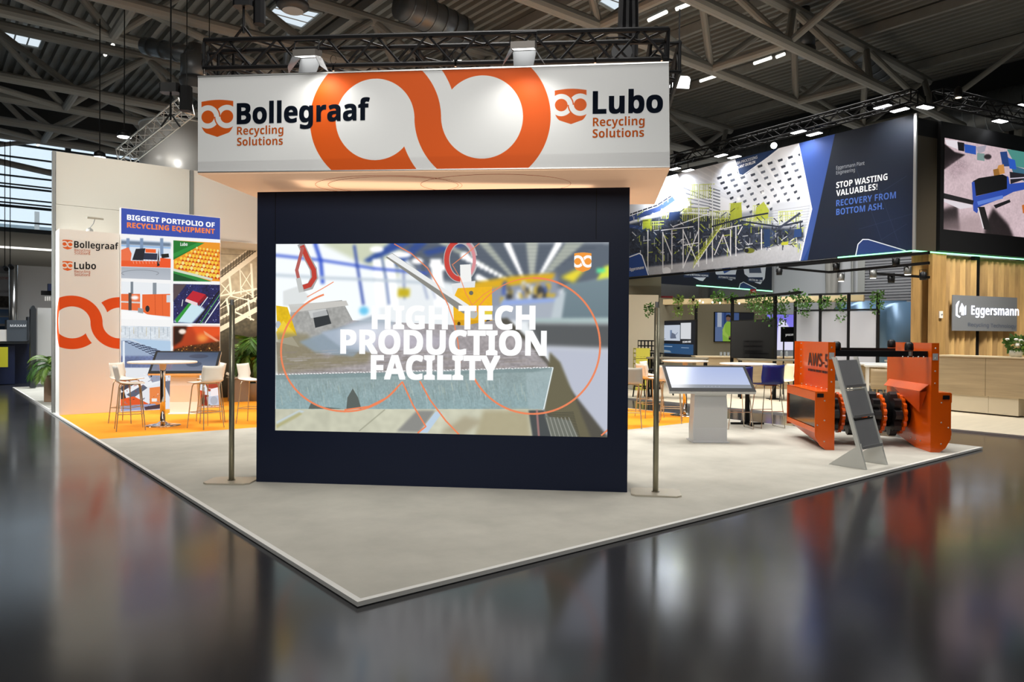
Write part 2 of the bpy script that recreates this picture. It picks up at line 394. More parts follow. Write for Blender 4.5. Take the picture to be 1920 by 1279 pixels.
nt.links.new(tc.outputs['Object'], n2.inputs['Vector']); nt.links.new(n2.outputs[0], bp.inputs['Height']); nt.links.new(bp.outputs[0], b.inputs['Normal'])
c4 = [uv(-22, -14), uv(33, -14), uv(33, 34), uv(-22, 34)]
f = MB(); f.slab(*c4, 0.0); f = MB().add([c + ZUP * z for z in (-0.1, 0) for c in c4], [(3, 2, 1, 0), (4, 5, 6, 7), (0, 1, 5, 4), (1, 2, 6, 5), (2, 3, 7, 6), (3, 0, 4, 7)])
struct('floor', f, mf)
# roof: trapezoidal steel sheet with ribs along the hall
ZR = 11.6
pitch, n = 0.33, int(55 / 0.33); prof = []
for i in range(n):
    u0 = -22 + i * pitch
    prof += [(u0, ZR), (u0 + 0.13, ZR), (u0 + 0.17, ZR + 0.15), (u0 + 0.29, ZR + 0.15)]
prof.append((33, ZR)); vs = []
for v in (-14, 34): vs += [uv(a, v, z) for a, z in prof]
k = len(prof); f = MB().add(vs, [(i, i + 1, k + i + 1, k + i) for i in range(k - 1)])
struct('ceiling', f, M_deck)
# outer walls
M_wall = mat('hall_wall', 'a9abaf', 0.7); M_dark = mat('dark_upper_wall', '3a3b3c', 0.7); M_conc = mat('concrete_band', '8f8c86', 0.8)
f = MB().slab(uv(-22, -14, 0), uv(-22, 34, 0), uv(-22, 34, 12), uv(-22, -14, 12), 0.2); struct('wall_left', f, M_dark)
f = MB().slab(uv(33, -14, 0), uv(-22, -14, 0), uv(-22, -14, 12), uv(33, -14, 12), 0.2); struct('wall_near', f, M_dark)
UW = 29.0
# right hall wall (behind the neighbour's stand): light below, dark above, a strip of windows
f = MB().slab(uv(UW, 34, 0), uv(UW, -14, 0), uv(UW, -14, 8.0), uv(UW, 34, 8.0), 0.2); struct('wall_right', f, M_wall)
f = MB().slab(uv(UW, 34, 10.6), uv(UW, -14, 10.6), uv(UW, -14, 12), uv(UW, 34, 12), 0.2); struct('wall_upper_right', f, M_dark)
f = MB().slab(uv(UW, 34, 8.0), uv(UW, 2.5, 8.0), uv(UW, 2.5, 10.6), uv(UW, 34, 10.6), 0.2); struct('wall_upper_right', f, M_dark)
M_glass = mat('window_glass', 'dfeaf2', 0.05, alpha=0.18)
wnd = thing('window_2', None, None, uv(UW, -5, 8.0), kind='structure')
M_frame = mat('window_frame_grey', '3a4248', 0.5, 0.3)
for i in range(12):
    vv = 2.5 - i * 1.4
    MB().slab(uv(UW + .1, vv, 8), uv(UW + .1, vv - 1.34, 8), uv(UW + .1, vv - 1.34, 10.6), uv(UW + .1, vv, 10.6), 0.02).build('pane', M_glass, wnd, True)
    MB().box(uv(UW + .1, vv - 1.37, 9.3), (0.1, 0.07, 2.6), YAW).build('mullion', M_frame, wnd, True)
# far end wall with the big window band on the left
VW = 31.0
f = MB().slab(uv(-22, VW, 0), uv(33, VW, 0), uv(33, VW, 5.6), uv(-22, VW, 5.6), -0.2); struct('wall_back', f, M_conc)
f = MB().slab(uv(8, VW, 5.6), uv(33, VW, 5.6), uv(33, VW, 12), uv(8, VW, 12), -0.2); struct('wall_upper_back', f, M_dark)
f = MB().slab(uv(-22, VW, 9.3), uv(8, VW, 9.3), uv(8, VW, 12), uv(-22, VW, 12), -0.2); struct('wall_upper_back', f, M_dark)
wn = thing('window_1', None, None, uv(0, VW, 5.6), kind='structure')
for i in range(6): MB().slab(uv(-16 + i * 4, VW, 5.6), uv(-12 + i * 4, VW, 5.6), uv(-12 + i * 4, VW, 9.3), uv(-16 + i * 4, VW, 9.3), -0.02).build('pane', M_glass, wn, True)
for i in range(6): MB().box(uv(-15.4 + i * 3.62, VW - .1, 7.45), (0.2, 0.2, 3.9), YAW).build('mullion', M_frame, wn, True)
for z, t in ((5.62, .16), (5.95, .06), (6.55, .1), (6.68, .05), (6.85, .05), (7.3, .07), (7.42, .05), (7.75, .06), (8.15, .06), (8.5, .06), (9.0, .08)):
    MB().box(uv(-4, VW - .1, z), (24, 0.1, t), YAW).build('transom', M_frame, wn, True)
MB().tube(uv(-14, VW - .3, 9.9), uv(3, VW - .3, 7.9), 0.13).build('brace', M_greytube, wn, True)
MB().tube(uv(-3, VW - .3, 7.9), uv(3, VW - .3, 9.6), 0.09).build('brace', M_greytube, wn, True)
# building outside the window
M_out = mat('outside_facade', 'b4c2c8', 0.6); ob = thing('office_building', 'grey office facade seen outside through the far left window', 'building', uv(-4, VW + 14, 0))
MB().box(uv(-6, VW + 14, 3.7), (60, 2, 7.4), YAW).build('facade', M_out, ob, True)
for i in range(14): MB().box(uv(-20 + i * 2.3, VW + 12.9, 6), (0.22, 0.2, 4.4), YAW).build('pilaster', M_white, ob, True)
MB().box(uv(-6, VW + 12.9, 6.6), (60, 0.2, 0.12), YAW).build('ledge', M_white, ob, True)
# light strip and concrete edge under the window
trim = MB().box(uv(-4, VW - .3, 4.9), (30, 0.12, 0.07), YAW); o = trim.build('light_strip', glow('strip_white', (1, .98, .9), 1.6)); tag(o, 'thin white light line along the far wall below the windows', 'light')
# ================================================================ ROOF TRUSSES
unit = MB().tube((0, 0, 0), (0, 0, 1), 1, 10).build('strut', M_greytube)
TUBE = unit.data; bpy.data.objects.remove(unit)
def tube_part(name, parent, p, q, r, me=TUBE, m=None):
    l, rz = XF[parent]; p = Vector(p) - l; q = Vector(q) - l
    if rz: R_ = Matrix.Rotation(-rz, 3, 'Z'); p = R_ @ p; q = R_ @ q
    d = q - p; o = bpy.data.objects.new(name, me); col.objects.link(o); o.parent = parent
    M = d.to_track_quat('Z', 'Y').to_matrix().to_4x4() @ Matrix.Diagonal((r, r, d.length, 1)); M.translation = p; o.matrix_local = M; return o
ZL, ZT = 9.0, 10.85
tr_lab = ['nearest grey tubular roof truss, running out of the top of the picture', 'second grey tubular roof truss crossing above the right end of the hanging sign',
          'third grey tubular roof truss crossing above the left end of the hanging sign', 'fourth grey tubular roof truss, right above the left back wall',
          'fifth grey tubular roof truss, above the silver lighting truss', 'sixth grey tubular roof truss far back near the windows']
def roof_truss(k, vc):
    t = thing('roof_truss', tr_lab[k], 'roof truss', uv(6, vc, ZL), YAW, 'tubular steel trusses carrying the hall roof', 'thing')
    ua, ub = -20.3 if k else -4, 26.2; va, vb = vc - 1.15, vc + 1.15
    for v in (va, vb): tube_part('chord', t, uv(ua, v, ZL), uv(ub, v, ZL), 0.15)
    tube_part('chord', t, uv(ua, vc, ZT), uv(ub, vc, ZT), 0.17)
    i0 = int((ua - 14.9) // 4.4) + 1; i1 = int((ub - 14.9) // 4.4)
    for i in range(i0, i1 + 1):
        u = 14.9 + 4.4 * i
        tube_part('cross_tube', t, uv(u, va, ZL), uv(u, vb, ZL), 0.12)
        for du in (-2.2, 2.2):
            if ua < u + du < ub:
                for v in (va, vb): tube_part('strut', t, uv(u, v, ZL), uv(u + du, vc, ZT), 0.1)
        if k in (2, 3, 4) and i < 3: tube_part('diagonal', t, uv(u, va, ZL), uv(u + 4.4, vb, ZL), 0.1)
    return t
for k, vc in enumerate((-1.4, 7.15, 15.4, 23.0, 28.4)): roof_truss(k, vc)
# purlins between trusses, running along the hall under the sheet
pr = thing('roof_purlin', 'long grey roof purlins running along the hall right under the ribbed sheet', 'purlin', uv(0, 0, 11.3), 0, None, 'structure')
for i in range(-4, 6):
    u = 17.1 + 4.4 * (i - 1.0)
    MB().box(uv(u, 10, 11.42), (0.14, 48, 0.3), YAW).build('beam', M_greytube, pr, True)
# braces from truss bottom nodes to purlins (the splayed members seen over the aisle)
br = thing('roof_brace', 'grey splayed tubes joining the roof trusses to each other overhead', 'brace', uv(14.9, 8, ZL), 0, None, 'structure')
for i in range(-5, 3):
    u = 14.9 + 4.4 * i
    for vb, vc in ((8.3, 14.25), (16.55, 21.85), (6.0, -0.25)):
        if (i + int(vb)) % 2 == 0: tube_part('tube', br, uv(u, vb, ZL), uv(u + 1.2, (vb + vc) / 2, ZR - .2), 0.09)
# ducts
def ring_duct(name, p, q, r, label, par=None):
    t = thing(name, label, 'duct', p, 0); p = Vector(p); q = Vector(q); d = (q - p); n = int(d.length / 0.35)
    MB().tube(p, q, r, 18).build('duct_pipe', M_duct, t, True, True)
    f = MB()
    for i in range(n):
        c = p + d * (i + .5) / n; f.tube(c - d.normalized() * .02, c + d.normalized() * .02, r + .02, 18, cap=True)
    o = f.build('seam', M_duct, t, True); tag(o, kind='stuff'); return t
ring_duct('air_duct', uv(27.4, -6, 9.6), uv(27.4, 30, 9.6), 0.75, 'large dark ribbed air duct along the right hall wall')
ring_duct('air_duct', aty(1530, 10, 24.5) , aty(1660, 132, 26.5), 0.5, 'silver spiral air duct crossing behind the truss at upper right')
ring_duct('air_duct', aty(752, 5, 19), aty(870, 62, 20.5), 0.42, 'grey spiral air duct just above the middle of the black sign truss')
def outlet(px, py0, py1, Y, r, label, ztop=11.5):
    p = aty(px, py1, Y); q = aty(px, py0, Y); t = thing('air_outlet', label, 'air vent', p, 0, 'round air outlets hanging from the roof')
    h = q.z - p.z
    MB().lathe([(r, h * .3), (r, h), (r * .5, h + .1), (r * .5, ztop - p.z if ztop > 11 else h + .3)], p, 18).build('duct_drum', M_duct, t, True, True)
    MB().lathe([(r * .75, 0), (r * 1.08, h * .18), (r * 1.08, h * .32)], p, 18).build('collar', mat('dark_collar', '3b3c3e', .5), t, True, True)
    MB().lathe([(r * .7, -.01), (r * .7, .01)], p, 18).build('grille', mat('vent_face', '9ba0a6', .5), t, True)
outlet(1508, 58, 106, 22, .30, 'round metal air outlet under the roof right of the hanging sign')
outlet(366, 108, 168, 17, .32, 'round metal air outlet just left of the hanging sign', 0)
ring_duct('air_duct', aty(272, 86, 17.6), aty(372, 106, 17.0), .2, 'thin blue-grey spiral air duct ending at the air outlet left of the sign')
outlet(549, -20, 20, 15, .30, 'round metal air outlet in front of the skylight at the top edge')
# beams and pipes along the right hall wall
pp = thing('wall_pipe', 'bundle of dark horizontal pipes along the right hall wall', 'pipe', uv(UW - .6, 8, 7), 0, None)
for z, du, r in ((8.35, .7, .09), (8.05, .6, .07), (7.75, .9, .11), (7.4, .5, .06), (8.7, .6, .05)):
    tube_part('pipe', pp, uv(UW - du, -10, z), uv(UW - du, 30, z), r, m=M_dark)
for i in range(6):
    t = thing('roof_column', 'grey tubular V column standing by the right hall wall', 'column', uv(UW - .55, -8 + i * 6.6, 0), YAW, 'grey V columns by the right hall wall')
    b0 = uv(UW - .55, -8 + i * 6.6, 0)
    tube_part('post', t, b0, b0 + ZUP * 9.2 + VD * .25, .16); tube_part('post', t, b0, b0 + ZUP * 9.2 - VD * .25, .16)
# skylights
def skylight(pts, label):
    z = ZR - .06; P = [atz(x, y, z) for x, y in pts]; c = sum(P, Vector()) / 4
    t = thing('skylight', label, 'skylight', c, 0, 'skylights in the hall roof')
    MB().add(P, [(0, 1, 2, 3)]).build('glass_pane', MATS.get('sky_pane') or glow('sky_pane', (.72, .82, .9), 1.0), t, True)
    f = MB()
    for i in range(4): f.tube(P[i], P[(i + 1) % 4], .07, 6)
    for k in (.33, .66): f.tube(P[0].lerp(P[1], k), P[3].lerp(P[2], k), .025, 5)
    f.build('frame', M_alu2, t, True)
skylight([(5, 50), (84, 68), (75, 90), (0, 74)], 'skylight at the far upper left with a dark grid')
skylight([(493, 30), (520, 5), (605, 22), (567, 53)], 'skylight left of the black hoist, behind the first air outlet')
skylight([(1120, 2), (1150, -25), (1235, -12), (1160, 25)], 'skylight at the top edge beside the thick black cable bundle')
skylight([(0, 180), (32, 186), (26, 193), (-8, 190)], 'small skylight at the left edge above the windows')
skylight([(265, 227), (294, 229), (290, 242), (266, 240)], 'small distant skylight right of the silver truss')
skylight([(272, 88), (288, 91), (284, 97), (268, 93)], 'tiny distant skylight above the silver truss')
# tube lights
def tubelight(a, b, label):
    z = 11.2; p = atz(*a, z); q = atz(*b, z)
    t = thing('tube_light', label, 'light', p, 0, 'fluorescent tube lights under the hall roof')
    MB().tube(p, q, .055, 8).build('tube', M_tube, t, True)
    d = (q - p).normalized(); MB().tube(p + ZUP * .07, q + ZUP * .07, .05, 6).build('housing', M_alu2, t, True)
    MB().tube(p.lerp(q, .5) + ZUP * .1, p.lerp(q, .5) + ZUP * .38, .012, 4).build('rod', M_alu2, t, True)
for a, b, l in (((197, 103), (212, 84), 'short tube light left of the hanging sign, highest on the left'), ((70, 273), (81, 261), 'short tube light above the far left windows'),
                ((131, 193), (129, 189), 'tiny tube light seen end-on at upper left'), ((116, 213), (114, 210), 'tiny tube light seen end-on, lower of the two'),
                ((681, 46), (697, 33), 'tube light above the black truss near the left floodlight'), ((616, 87), (630, 78), 'tube light seen through the black truss'),
                ((1186, 49), (1195, 44), 'short tube light beside the black cable bundle'), ((1216, 38), (1250, 22), 'tube light just right of the black cable bundle'),
                ((1268, 17), (1318, -3), 'tube light at the top edge right of the sign truss'), ((1313, 152), (1364, 135), 'tube light right of the hanging sign, lower one'),
                ((1414, 119), (1446, 108), 'tube light below the round air outlet, left piece'), ((1456, 107), (1471, 101), 'tube light below the round air outlet, right piece')):
    tubelight(a, b, l)
# ================================================================ THE STAND PLATFORM
T = 0.03
pf = thing('stand_platform', 'low light-grey carpeted stand platform with a white aluminium edge and orange carpet areas', 'platform', uv(0, 0, 0), YAW)
UR, VR = 10.11, 13.4
def slabuv(pts, z0, z1):
    n = len(pts); return MB().add([uv(a, b, z0) for a, b in pts] + [uv(a, b, z1) for a, b in pts], [tuple(range(n))[::-1], tuple(range(n, 2 * n))] + [(i, (i + 1) % n, n + (i + 1) % n, n + i) for i in range(n)])
slabuv([(.03, .03), (UR - .03, .03), (UR - .03, 4.45), (6, 4.45), (6, 8.4), (.03, 8.4)], 0.004, T).build('grey_carpet', M_carpet, pf, True)
slabuv([(6, 4.45), (UR - .03, 4.45), (UR - .03, VR + 3), (3.2, VR + 3), (3.2, VR - .7), (.03, VR - .7), (.03, 8.4), (6, 8.4)], 0.004, T + .0005).build('orange_carpet', M_ocarpet, pf, True)
M_edge = mat('edge_white', 'dddcd6', .5)
for p in ([(-.012, -.012), (UR, -.012), (UR, .03), (-.012, .03)], [(-.012, .03), (.03, .03), (.03, VR), (-.012, VR)], [(UR - .03, .03), (UR, .03), (UR, VR + 3), (UR - .03, VR + 3)]):
    slabuv(p, 0.006, T + .005).build('edge_trim', M_edge, pf, True)
# ================================================================ VIDEO WALL
SA = -0.1012; SD = hdir(SA); SN = Vector((-SD.y, SD.x, 0)); S0 = Vector((-2.757, 7.897, 0)); SPL = (S0, SD)
def sp(a, z, b=0.0): return S0 + SD * a + SN * b + ZUP * z      # b > 0 goes away from the viewer
SW, SZ = 3.972, 3.16; L0, L1, LZ0, LZ1 = .2057, 3.7643, .5906, 2.6009
vw = thing('led_screen_tower', 'freestanding dark navy wall with a large lit LED screen reading HIGH TECH PRODUCTION FACILITY', 'video wall', S0 + ZUP * (T + .001), SA)
f = MB()
for a0, a1, z0, z1 in ((0, L0, T + .001, SZ), (L1, SW, T + .001, SZ), (L0, L1, T + .001, LZ0), (L0, L1, LZ1, SZ)):
    f.add([sp(a, z, b) for b in (0, .6) for a, z in ((a0, z0), (a1, z0), (a1, z1), (a0, z1))], [(0, 1, 2, 3), (7, 6, 5, 4), (0, 4, 5, 1), (1, 5, 6, 2), (2, 6, 7, 3), (3, 7, 4, 0)])
f.build('housing', M_navy, vw, True)
for a in (.2, 3.63):      # panel joints in the navy cladding
    MB().slab(sp(a, LZ1 + .03, -.002), sp(a + .006, LZ1 + .03, -.002), sp(a + .006, SZ - .01, -.002), sp(a, SZ - .01, -.002), .002).build('joint', M_black, vw, True)
# screen picture
Q = [(517, 457), (1141, 454), (1139, 822), (515, 806)]
cv = Canvas(1408, 796, Q, 'e6ebee')
P_ = cv.poly
P_([(515, 455), (700, 455), (712, 600), (640, 620), (515, 600)], 'f2f7fa')
P_([(600, 455), (760, 455), (745, 520), (690, 500)], 'c9cfb6', soft=5)
P_([(740, 455), (1142, 455), (1142, 520), (1040, 545), (900, 540), (790, 520)], '5b6470', soft=4)
for a, b_, c_, d_ in (((730, 456), (770, 456), (690, 492), (680, 488)), ((775, 456), (800, 456), (745, 500), (730, 496)), ((850, 456), (880, 458), (800, 480), (790, 470))): P_([a, b_, c_, d_], '2f4c96', soft=3)
for i, (x0, x1, xt) in enumerate(((820, 838, 945), (896, 914, 960), (985, 1008, 995), (1060, 1095, 1015))): P_([(x0, 455), (x1, 455), (xt + 5, 520), (xt - 3, 520)], 'b7bcae' if i != 2 else 'c3c7ba', soft=2)
for i in range(9): cv.line([(760 + i * 3, 462 + i * 7), (1130 - i * 14, 458 + i * 7)], 2.5, '3c4454', .5, 1)
for x0, y0, x1, y1, w0 in ((950, 457, 978, 518, 8), (1046, 457, 1012, 515, 8), (868, 480, 945, 522, 8), (895, 520, 912, 526, 7)):
    for k in range(10):
        t = k / 9; cv.ell((x0 + (x1 - x0) * t, y0 + (y1 - y0) * t), w0 * (.75 - .3 * t), w0 * (.9 - .45 * t), 'ffffff', soft=1)
for x, y, rx in ((705, 467, 13), (750, 477, 20), (781, 489, 11), (813, 497, 10), (829, 501, 8), (870, 478, 8)): cv.ell((x, y), rx, 6, 'ffffff', soft=2)
# left hall wall of the picture, blue frames and bright windows
for x0, x1 in ((697, 714), (719, 738), (805, 826)): P_([(x0, 485), (x1, 485), (x1 + 8, 575), (x0 + 8, 575)], 'ffffff', soft=2)
cv.line([(517, 478), (600, 487), (665, 497), (700, 503), (800, 512)], 5, '3a57c9', .9, 2); cv.line([(590, 457), (600, 487), (604, 530)], 7, '2e4ec4', .9, 2)
cv.line([(663, 460), (669, 500), (680, 570)], 5, '2f479f', .9, 2); cv.line([(714, 480), (722, 520), (728, 570)], 4, '47609d', .8, 2); cv.line([(755, 500), (757, 560)], 4, '5a6a9d', .7, 2)
cv.line([(517, 515), (600, 520), (700, 524), (800, 530)], 6, 'b7c4cf', .8, 2)
cv.line([(783, 496), (800, 560)], 4, '6c7da8', .6, 2); cv.line([(795, 490), (815, 560)], 3, '6c7da8', .6, 2)
P_([(745, 540), (767, 541), (766, 556), (744, 556)], 'c2ad1e', soft=3); cv.ell((681, 582), 9, 8, '6cc3ea', soft=3)
# machine hall on the right of the picture
P_([(875, 535), (1040, 510), (1060, 600), (880, 600)], '8b93a3', soft=5)
P_([(885, 530), (960, 518), (1040, 512), (1035, 524), (890, 545)], 'd8a81c', soft=3)
rs = np.random.RandomState(3)
for k in range(46):
    x = 930 + rs.rand() * 105; y = 525 + rs.rand() * 36; cc = ['e9eef6', 'd7ae25', '3a55a8', '6a6552', 'b49a5e', '23252c', 'c7d3e6'][rs.randint(7)]
    P_([(x, y), (x + 4 + rs.rand() * 8, y), (x + 4 + rs.rand() * 8, y + 12), (x, y + 14)], cc, al=.75, soft=2)
P_([(940, 562), (1045, 558), (1045, 572), (935, 578)], '8fa6dc', soft=2); P_([(925, 575), (1046, 565), (1046, 600), (930, 596)], 'a4acb8', soft=2)
P_([(1060, 532), (1141, 522), (1141, 604), (1048, 602), (1050, 562)], '74868e', soft=1, col2='687a83')
P_([(1040, 560), (1060, 545), (1052, 598), (1032, 598)], 'b9c4ca', soft=2); P_([(1000, 597), (1141, 596), (1141, 608), (1000, 606)], 'a9bcbc', soft=2)
P_([(990, 606), (1141, 608), (1141, 655), (1010, 650)], '55585a', soft=4); P_([(1020, 650), (1141, 655), (1141, 823), (1105, 823)], 'b6bbc9', soft=5)
P_([(1132, 500), (1141, 497), (1141, 520), (1118, 525)], 'd5e24c', soft=2); P_([(1050, 520), (1080, 505), (1100, 500), (1075, 530)], 'e7d537', soft=4); P_([(1118, 503), (1134, 503), (1134, 510), (1118, 512)], '5fe09a', soft=2)
cv.a = Canvas.bl(cv.a, 5) * 1.02 + .01
# magnet traverse, hooks
P_([(545, 572), (640, 562), (660, 600), (655, 640), (560, 650), (540, 620)], 'a5a5a2', noise=.15); P_([(540, 570), (648, 563), (652, 572), (545, 585)], 'c9c7c2')
P_([(585, 586), (612, 580), (620, 606), (590, 614)], '33373a'); P_([(577, 582), (610, 578), (614, 590), (582, 596)], 'd0d2d2', al=.8)
P_([(517, 572), (538, 575), (556, 628), (520, 636)], 'e3bb1c', noise=.1); cv.ell((521, 608), 5, 7, 'b7bcc2'); P_([(530, 600), (556, 628), (520, 636), (517, 622)], 'f0d040')
P_([(530, 545), (560, 535), (580, 556), (560, 575), (530, 572)], 'cfd2d0', al=.6, soft=2)
def hook(cx, cy, s, a):
    ca, sa = math.cos(a), math.sin(a)
    def R(p): return (cx + (p[0] * ca - p[1] * sa) * s, cy + (p[0] * sa + p[1] * ca) * s)
    cv.line([R(p) for p in ((-16, -45), (-4, -22), (8, -2), (11, 14), (4, 30), (-8, 34))], 13 * s, 'a9a6a6'); cv.line([R(p) for p in ((-14, -42), (-3, -20), (9, 0), (11, 14), (3, 28), (-7, 32))], 8.5 * s, 'c04034')
    cv.line([R(p) for p in ((-13, -40), (-22, 2), (-16, 24))], 6 * s, 'b5605a'); cv.line([R(p) for p in ((-18, 18), (-12, 40))], 9 * s, 'c3c6c4')
hook(578, 505, 1.02, .05)
cv.arc((862, 487), 26, 15, 345, 12, 'b8b4b6', ry=36); cv.arc((862, 487), 26, 60, 250, 9, 'c9433a', ry=36); cv.arc((862, 487), 26, -60, 50, 6, 'd98f95', ry=36)
P_([(861, 496), (881, 495), (883, 535), (862, 536)], 'f3f3f1'); P_([(845, 532), (890, 526), (888, 548), (848, 552)], 'e6e8ea')
P_([(857, 540), (921, 537), (922, 612), (850, 615), (848, 560)], 'efb71d', noise=.04); P_([(850, 600), (925, 600), (922, 616), (850, 618)], 'd79f17')
cv.ell((882, 549), 4, 4, '6b6a60'); cv.ell((859, 607), 3, 4, '4c3a10'); cv.ell((914, 603), 4, 4, '3b3626'); cv.ell((886, 588), 8, 9, 'b9bbb9'); P_([(906, 584), (921, 584), (921, 590), (906, 590)], 'e2d040')
P_([(722, 482), (734, 474), (880, 575), (868, 588)], '8b8a84'); P_([(724, 480), (734, 475), (878, 572), (873, 577)], 'eceeee')
# slab of steel
P_([(517, 640), (560, 650), (660, 600), (870, 610), (925, 600), (1000, 640), (1037, 690), (520, 704)], 'a09a9c', noise=.16, ns=7)
P_([(517, 622), (575, 625), (610, 670), (700, 640), (690, 680), (517, 700)], '8a8163', al=.75, soft=5); P_([(560, 640), (700, 590), (740, 605), (660, 668), (590, 660)], '8fa0ae', al=.9, soft=3)
P_([(600, 622), (705, 605), (700, 660), (640, 652)], 'a9b6c6', soft=3); cv.ell((700, 625), 62, 22, 'eef0fa', al=.7, soft=12); cv.ell((760, 640), 90, 14, 'c9c4d6', al=.6, soft=10)
P_([(925, 598), (950, 596), (1005, 650), (1142, 823), (1040, 823), (1020, 770), (1040, 700), (985, 640)], '55524a', soft=3); P_([(1030, 660), (1050, 680), (1108, 822), (1075, 822), (1020, 770)], '6b6650', soft=3)
for k in range(16): cv.line([(1026 + k * 1.2, 776 + k * 3), (1075 + k * .8, 774 + k * 3)], 1.2, '2f302f', .6)
P_([(516, 702), (830, 697), (1037, 689), (1018, 768), (516, 766)], '93a3a3', noise=.10, ns=5, col2='8fa9ad')
for k in range(260):
    x = 520 + rs.rand() * 480; y = 655 + rs.rand() * 40; y = min(y, 697 - (x - 520) * .02); L_ = 8 + rs.rand() * 40
    cv.line([(x, y), (min(x + L_, 1020), y - 1)], .8 + rs.rand() * 1.6, ['b9b2b6', '8c8280', 'c9c6ce', '7f776c', 'a79f94'][rs.randint(5)], .3, 1)
for k in range(240):
    x = 518 + rs.rand() * 500; y = 706 + rs.rand() * 48; cv.line([(x, y), (x + rs.rand() * 3, y + 4 + rs.rand() * 14)], .7 + rs.rand(), ['aebfc0', '6e8386', 'bccbcf', '8d9a8e'][rs.randint(4)], .35)
P_([(516, 702), (1037, 689), (1036, 697), (516, 711)], '748a8d', al=.5, soft=1)
for k in range(90): x = 517 + k * 5.8; cv.line([(x, 701 - k * .13), (x + 3.5, 700 - k * .13 + rs.rand() * 2)], 1.7, 'ffffff', .85)
for k in range(70):
    x = 520 + rs.rand() * 480; y = 712 + rs.rand() * 30; cv.line([(x, y), (x + 3, y + 8 + rs.rand() * 14)], 1.5, 'c7cdb9' if k % 2 else '70817b', .35, 1)
P_([(577, 766), (582, 755), (600, 762), (645, 766)], '5d6662'); P_([(648, 766), (650, 745), (660, 728), (670, 745), (676, 766)], '5d6460'); P_([(985, 702), (1037, 690), (1020, 768), (990, 768)], 'a9bbbf', al=.5, soft=2); cv.line([(1036, 691), (1019, 768)], 2, 'e8f0f0')
# bottom band
P_([(515, 766), (1015, 768), (1050, 822), (515, 806)], 'c9c9b4', noise=.08, ns=16); P_([(517, 790), (560, 768), (570, 770), (520, 803)], 'c4d0d4', soft=1); P_([(517, 795), (560, 772), (566, 775), (518, 803)], 'a99a4c', al=.6, soft=2)
P_([(742, 809), (780, 770), (815, 770), (785, 811)], '8c8c88', soft=3); P_([(785, 811), (815, 772), (828, 774), (800, 812)], 'bcd0e4', soft=1); P_([(822, 813), (870, 780), (905, 790), (870, 815)], 'ada58c', soft=6); cv.line([(672, 808), (720, 768)], 2, '9a9a86', .8, 1)
P_([(905, 770), (990, 770), (995, 820), (890, 816)], 'a99f7f', al=.8, soft=6); P_([(990, 770), (1020, 770), (1035, 822), (998, 821)], '4b4f50', soft=2); cv.line([(1006, 770), (1010, 822)], 4, 'b07f7c', .8, 1); P_([(1020, 780), (1070, 790), (1085, 822), (1035, 822)], '6f7269', soft=2)
for k in range(7): cv.line([(1024 + k * 7, 784), (1034 + k * 8, 822)], 2, 'a9aaa2', .6)
# thin orange double-o outline
OC = 'f0855a'
cv.arc((647, 658), 121, 38, 250, 3.4, OC, .95, 60, ry=113); cv.line([(640, 547), (628, 560), (600, 480), (566, 462)], 0.1, OC, .0)
cv.line([(575, 556), (604, 540), (624, 528)], 1.6, OC, .9)
cv.line([(738, 457), (770, 475), (800, 502), (820, 535), (838, 570), (850, 605), (857, 640), (862, 680)], 2.2, OC, .9)
cv.line([(753, 716), (773, 760), (797, 800), (782, 812)], 2.8, OC); cv.line([(786, 715), (805, 750), (835, 790), (860, 816)], 2.8, OC); cv.line([(753, 716), (725, 745), (690, 762), (645, 768)], 2.8, OC)
cv.arc((999, 649), 126, -90, 160, 3.6, OC, .95, 60, ry=128); cv.arc((999, 649), 126, -150, -90, 1.8, OC, .9, 30, ry=128)
cv.line([(848, 495), (880, 470), (897, 456)], 1.6, OC, .9); cv.line([(846, 495), (862, 522), (872, 550), (884, 572)], 1.6, OC, .8); cv.line([(884, 572), (905, 552), (925, 540)], 1.4, OC, .8); cv.line([(1140, 808), (1128, 818)], 3, OC)
# small shield in the corner of the picture
q = cv.T((1092, 490)); wq = 31 * (cv.W / 624)
paint_shield(cv, cv.W, cv.H, q[0], cv.H - q[1], wq, 'f49a3a', 'ffffff')
M_led = picmat('led_picture', cv, emit=1.0, rough=.6, base=0)
SCR = picture('led_screen', M_led, sp(L0, LZ0, .012), sp(L1, LZ0, .012), sp(L1, LZ1, .012), sp(L0, LZ1, .012), vw)
TP = (S0 + SN * .008, SD)
for s, a, b_, ch in (('HIGH TECH', (697, 616), (1004, 617), 41.5), ('PRODUCTION', (638, 662), (1025, 666), 43), ('FACILITY', (695, 710), (938, 712), 43)):
    o = pxtext(s, a, b_, ch, TP, M_white_emit, SCR, .057)
# ================================================================ HANGING SIGN BOX
dR, dL = 7.0, 7.56
TR_, TL_, BR_, BL_ = aty(1254, 117, dR), aty(371, 144, dL), aty(1256, 313, dR), aty(371, 323, dL)
zt = (TR_.z + TL_.z) / 2; zb = (BR_.z + BL_.z) / 2
HD = (BR_ - BL_); HD.z = 0; HWID = HD.length; HD.normalize(); HN = Vector((-HD.y, HD.x, 0)); HPL = (Vector((BL_.x, BL_.y, 0)), HD)
DEP = 1.9
hs = thing('hanging_sign', 'large white hanging box sign with an orange double-o ribbon, dark lettering at both ends', 'sign', (BL_ + BR_) / 2, math.atan2(HD.y, HD.x))
cv = Canvas(2240, 476, [(371, 144), (1254, 117), (1256, 313), (371, 323)], 'e2e2e0')
HH = ((TR_ - BR_).length + (TL_ - BL_).length) / 2
def hm(px, py):
    q = cv.T((px, py)); return (q[0] / cv.W * HWID, HH - q[1] / cv.H * HH)
c1, c2 = hm(700.5, 224), hm(901, 219.5); ri = (hm(774.5, 224)[0] - hm(627, 224)[0]) / 2
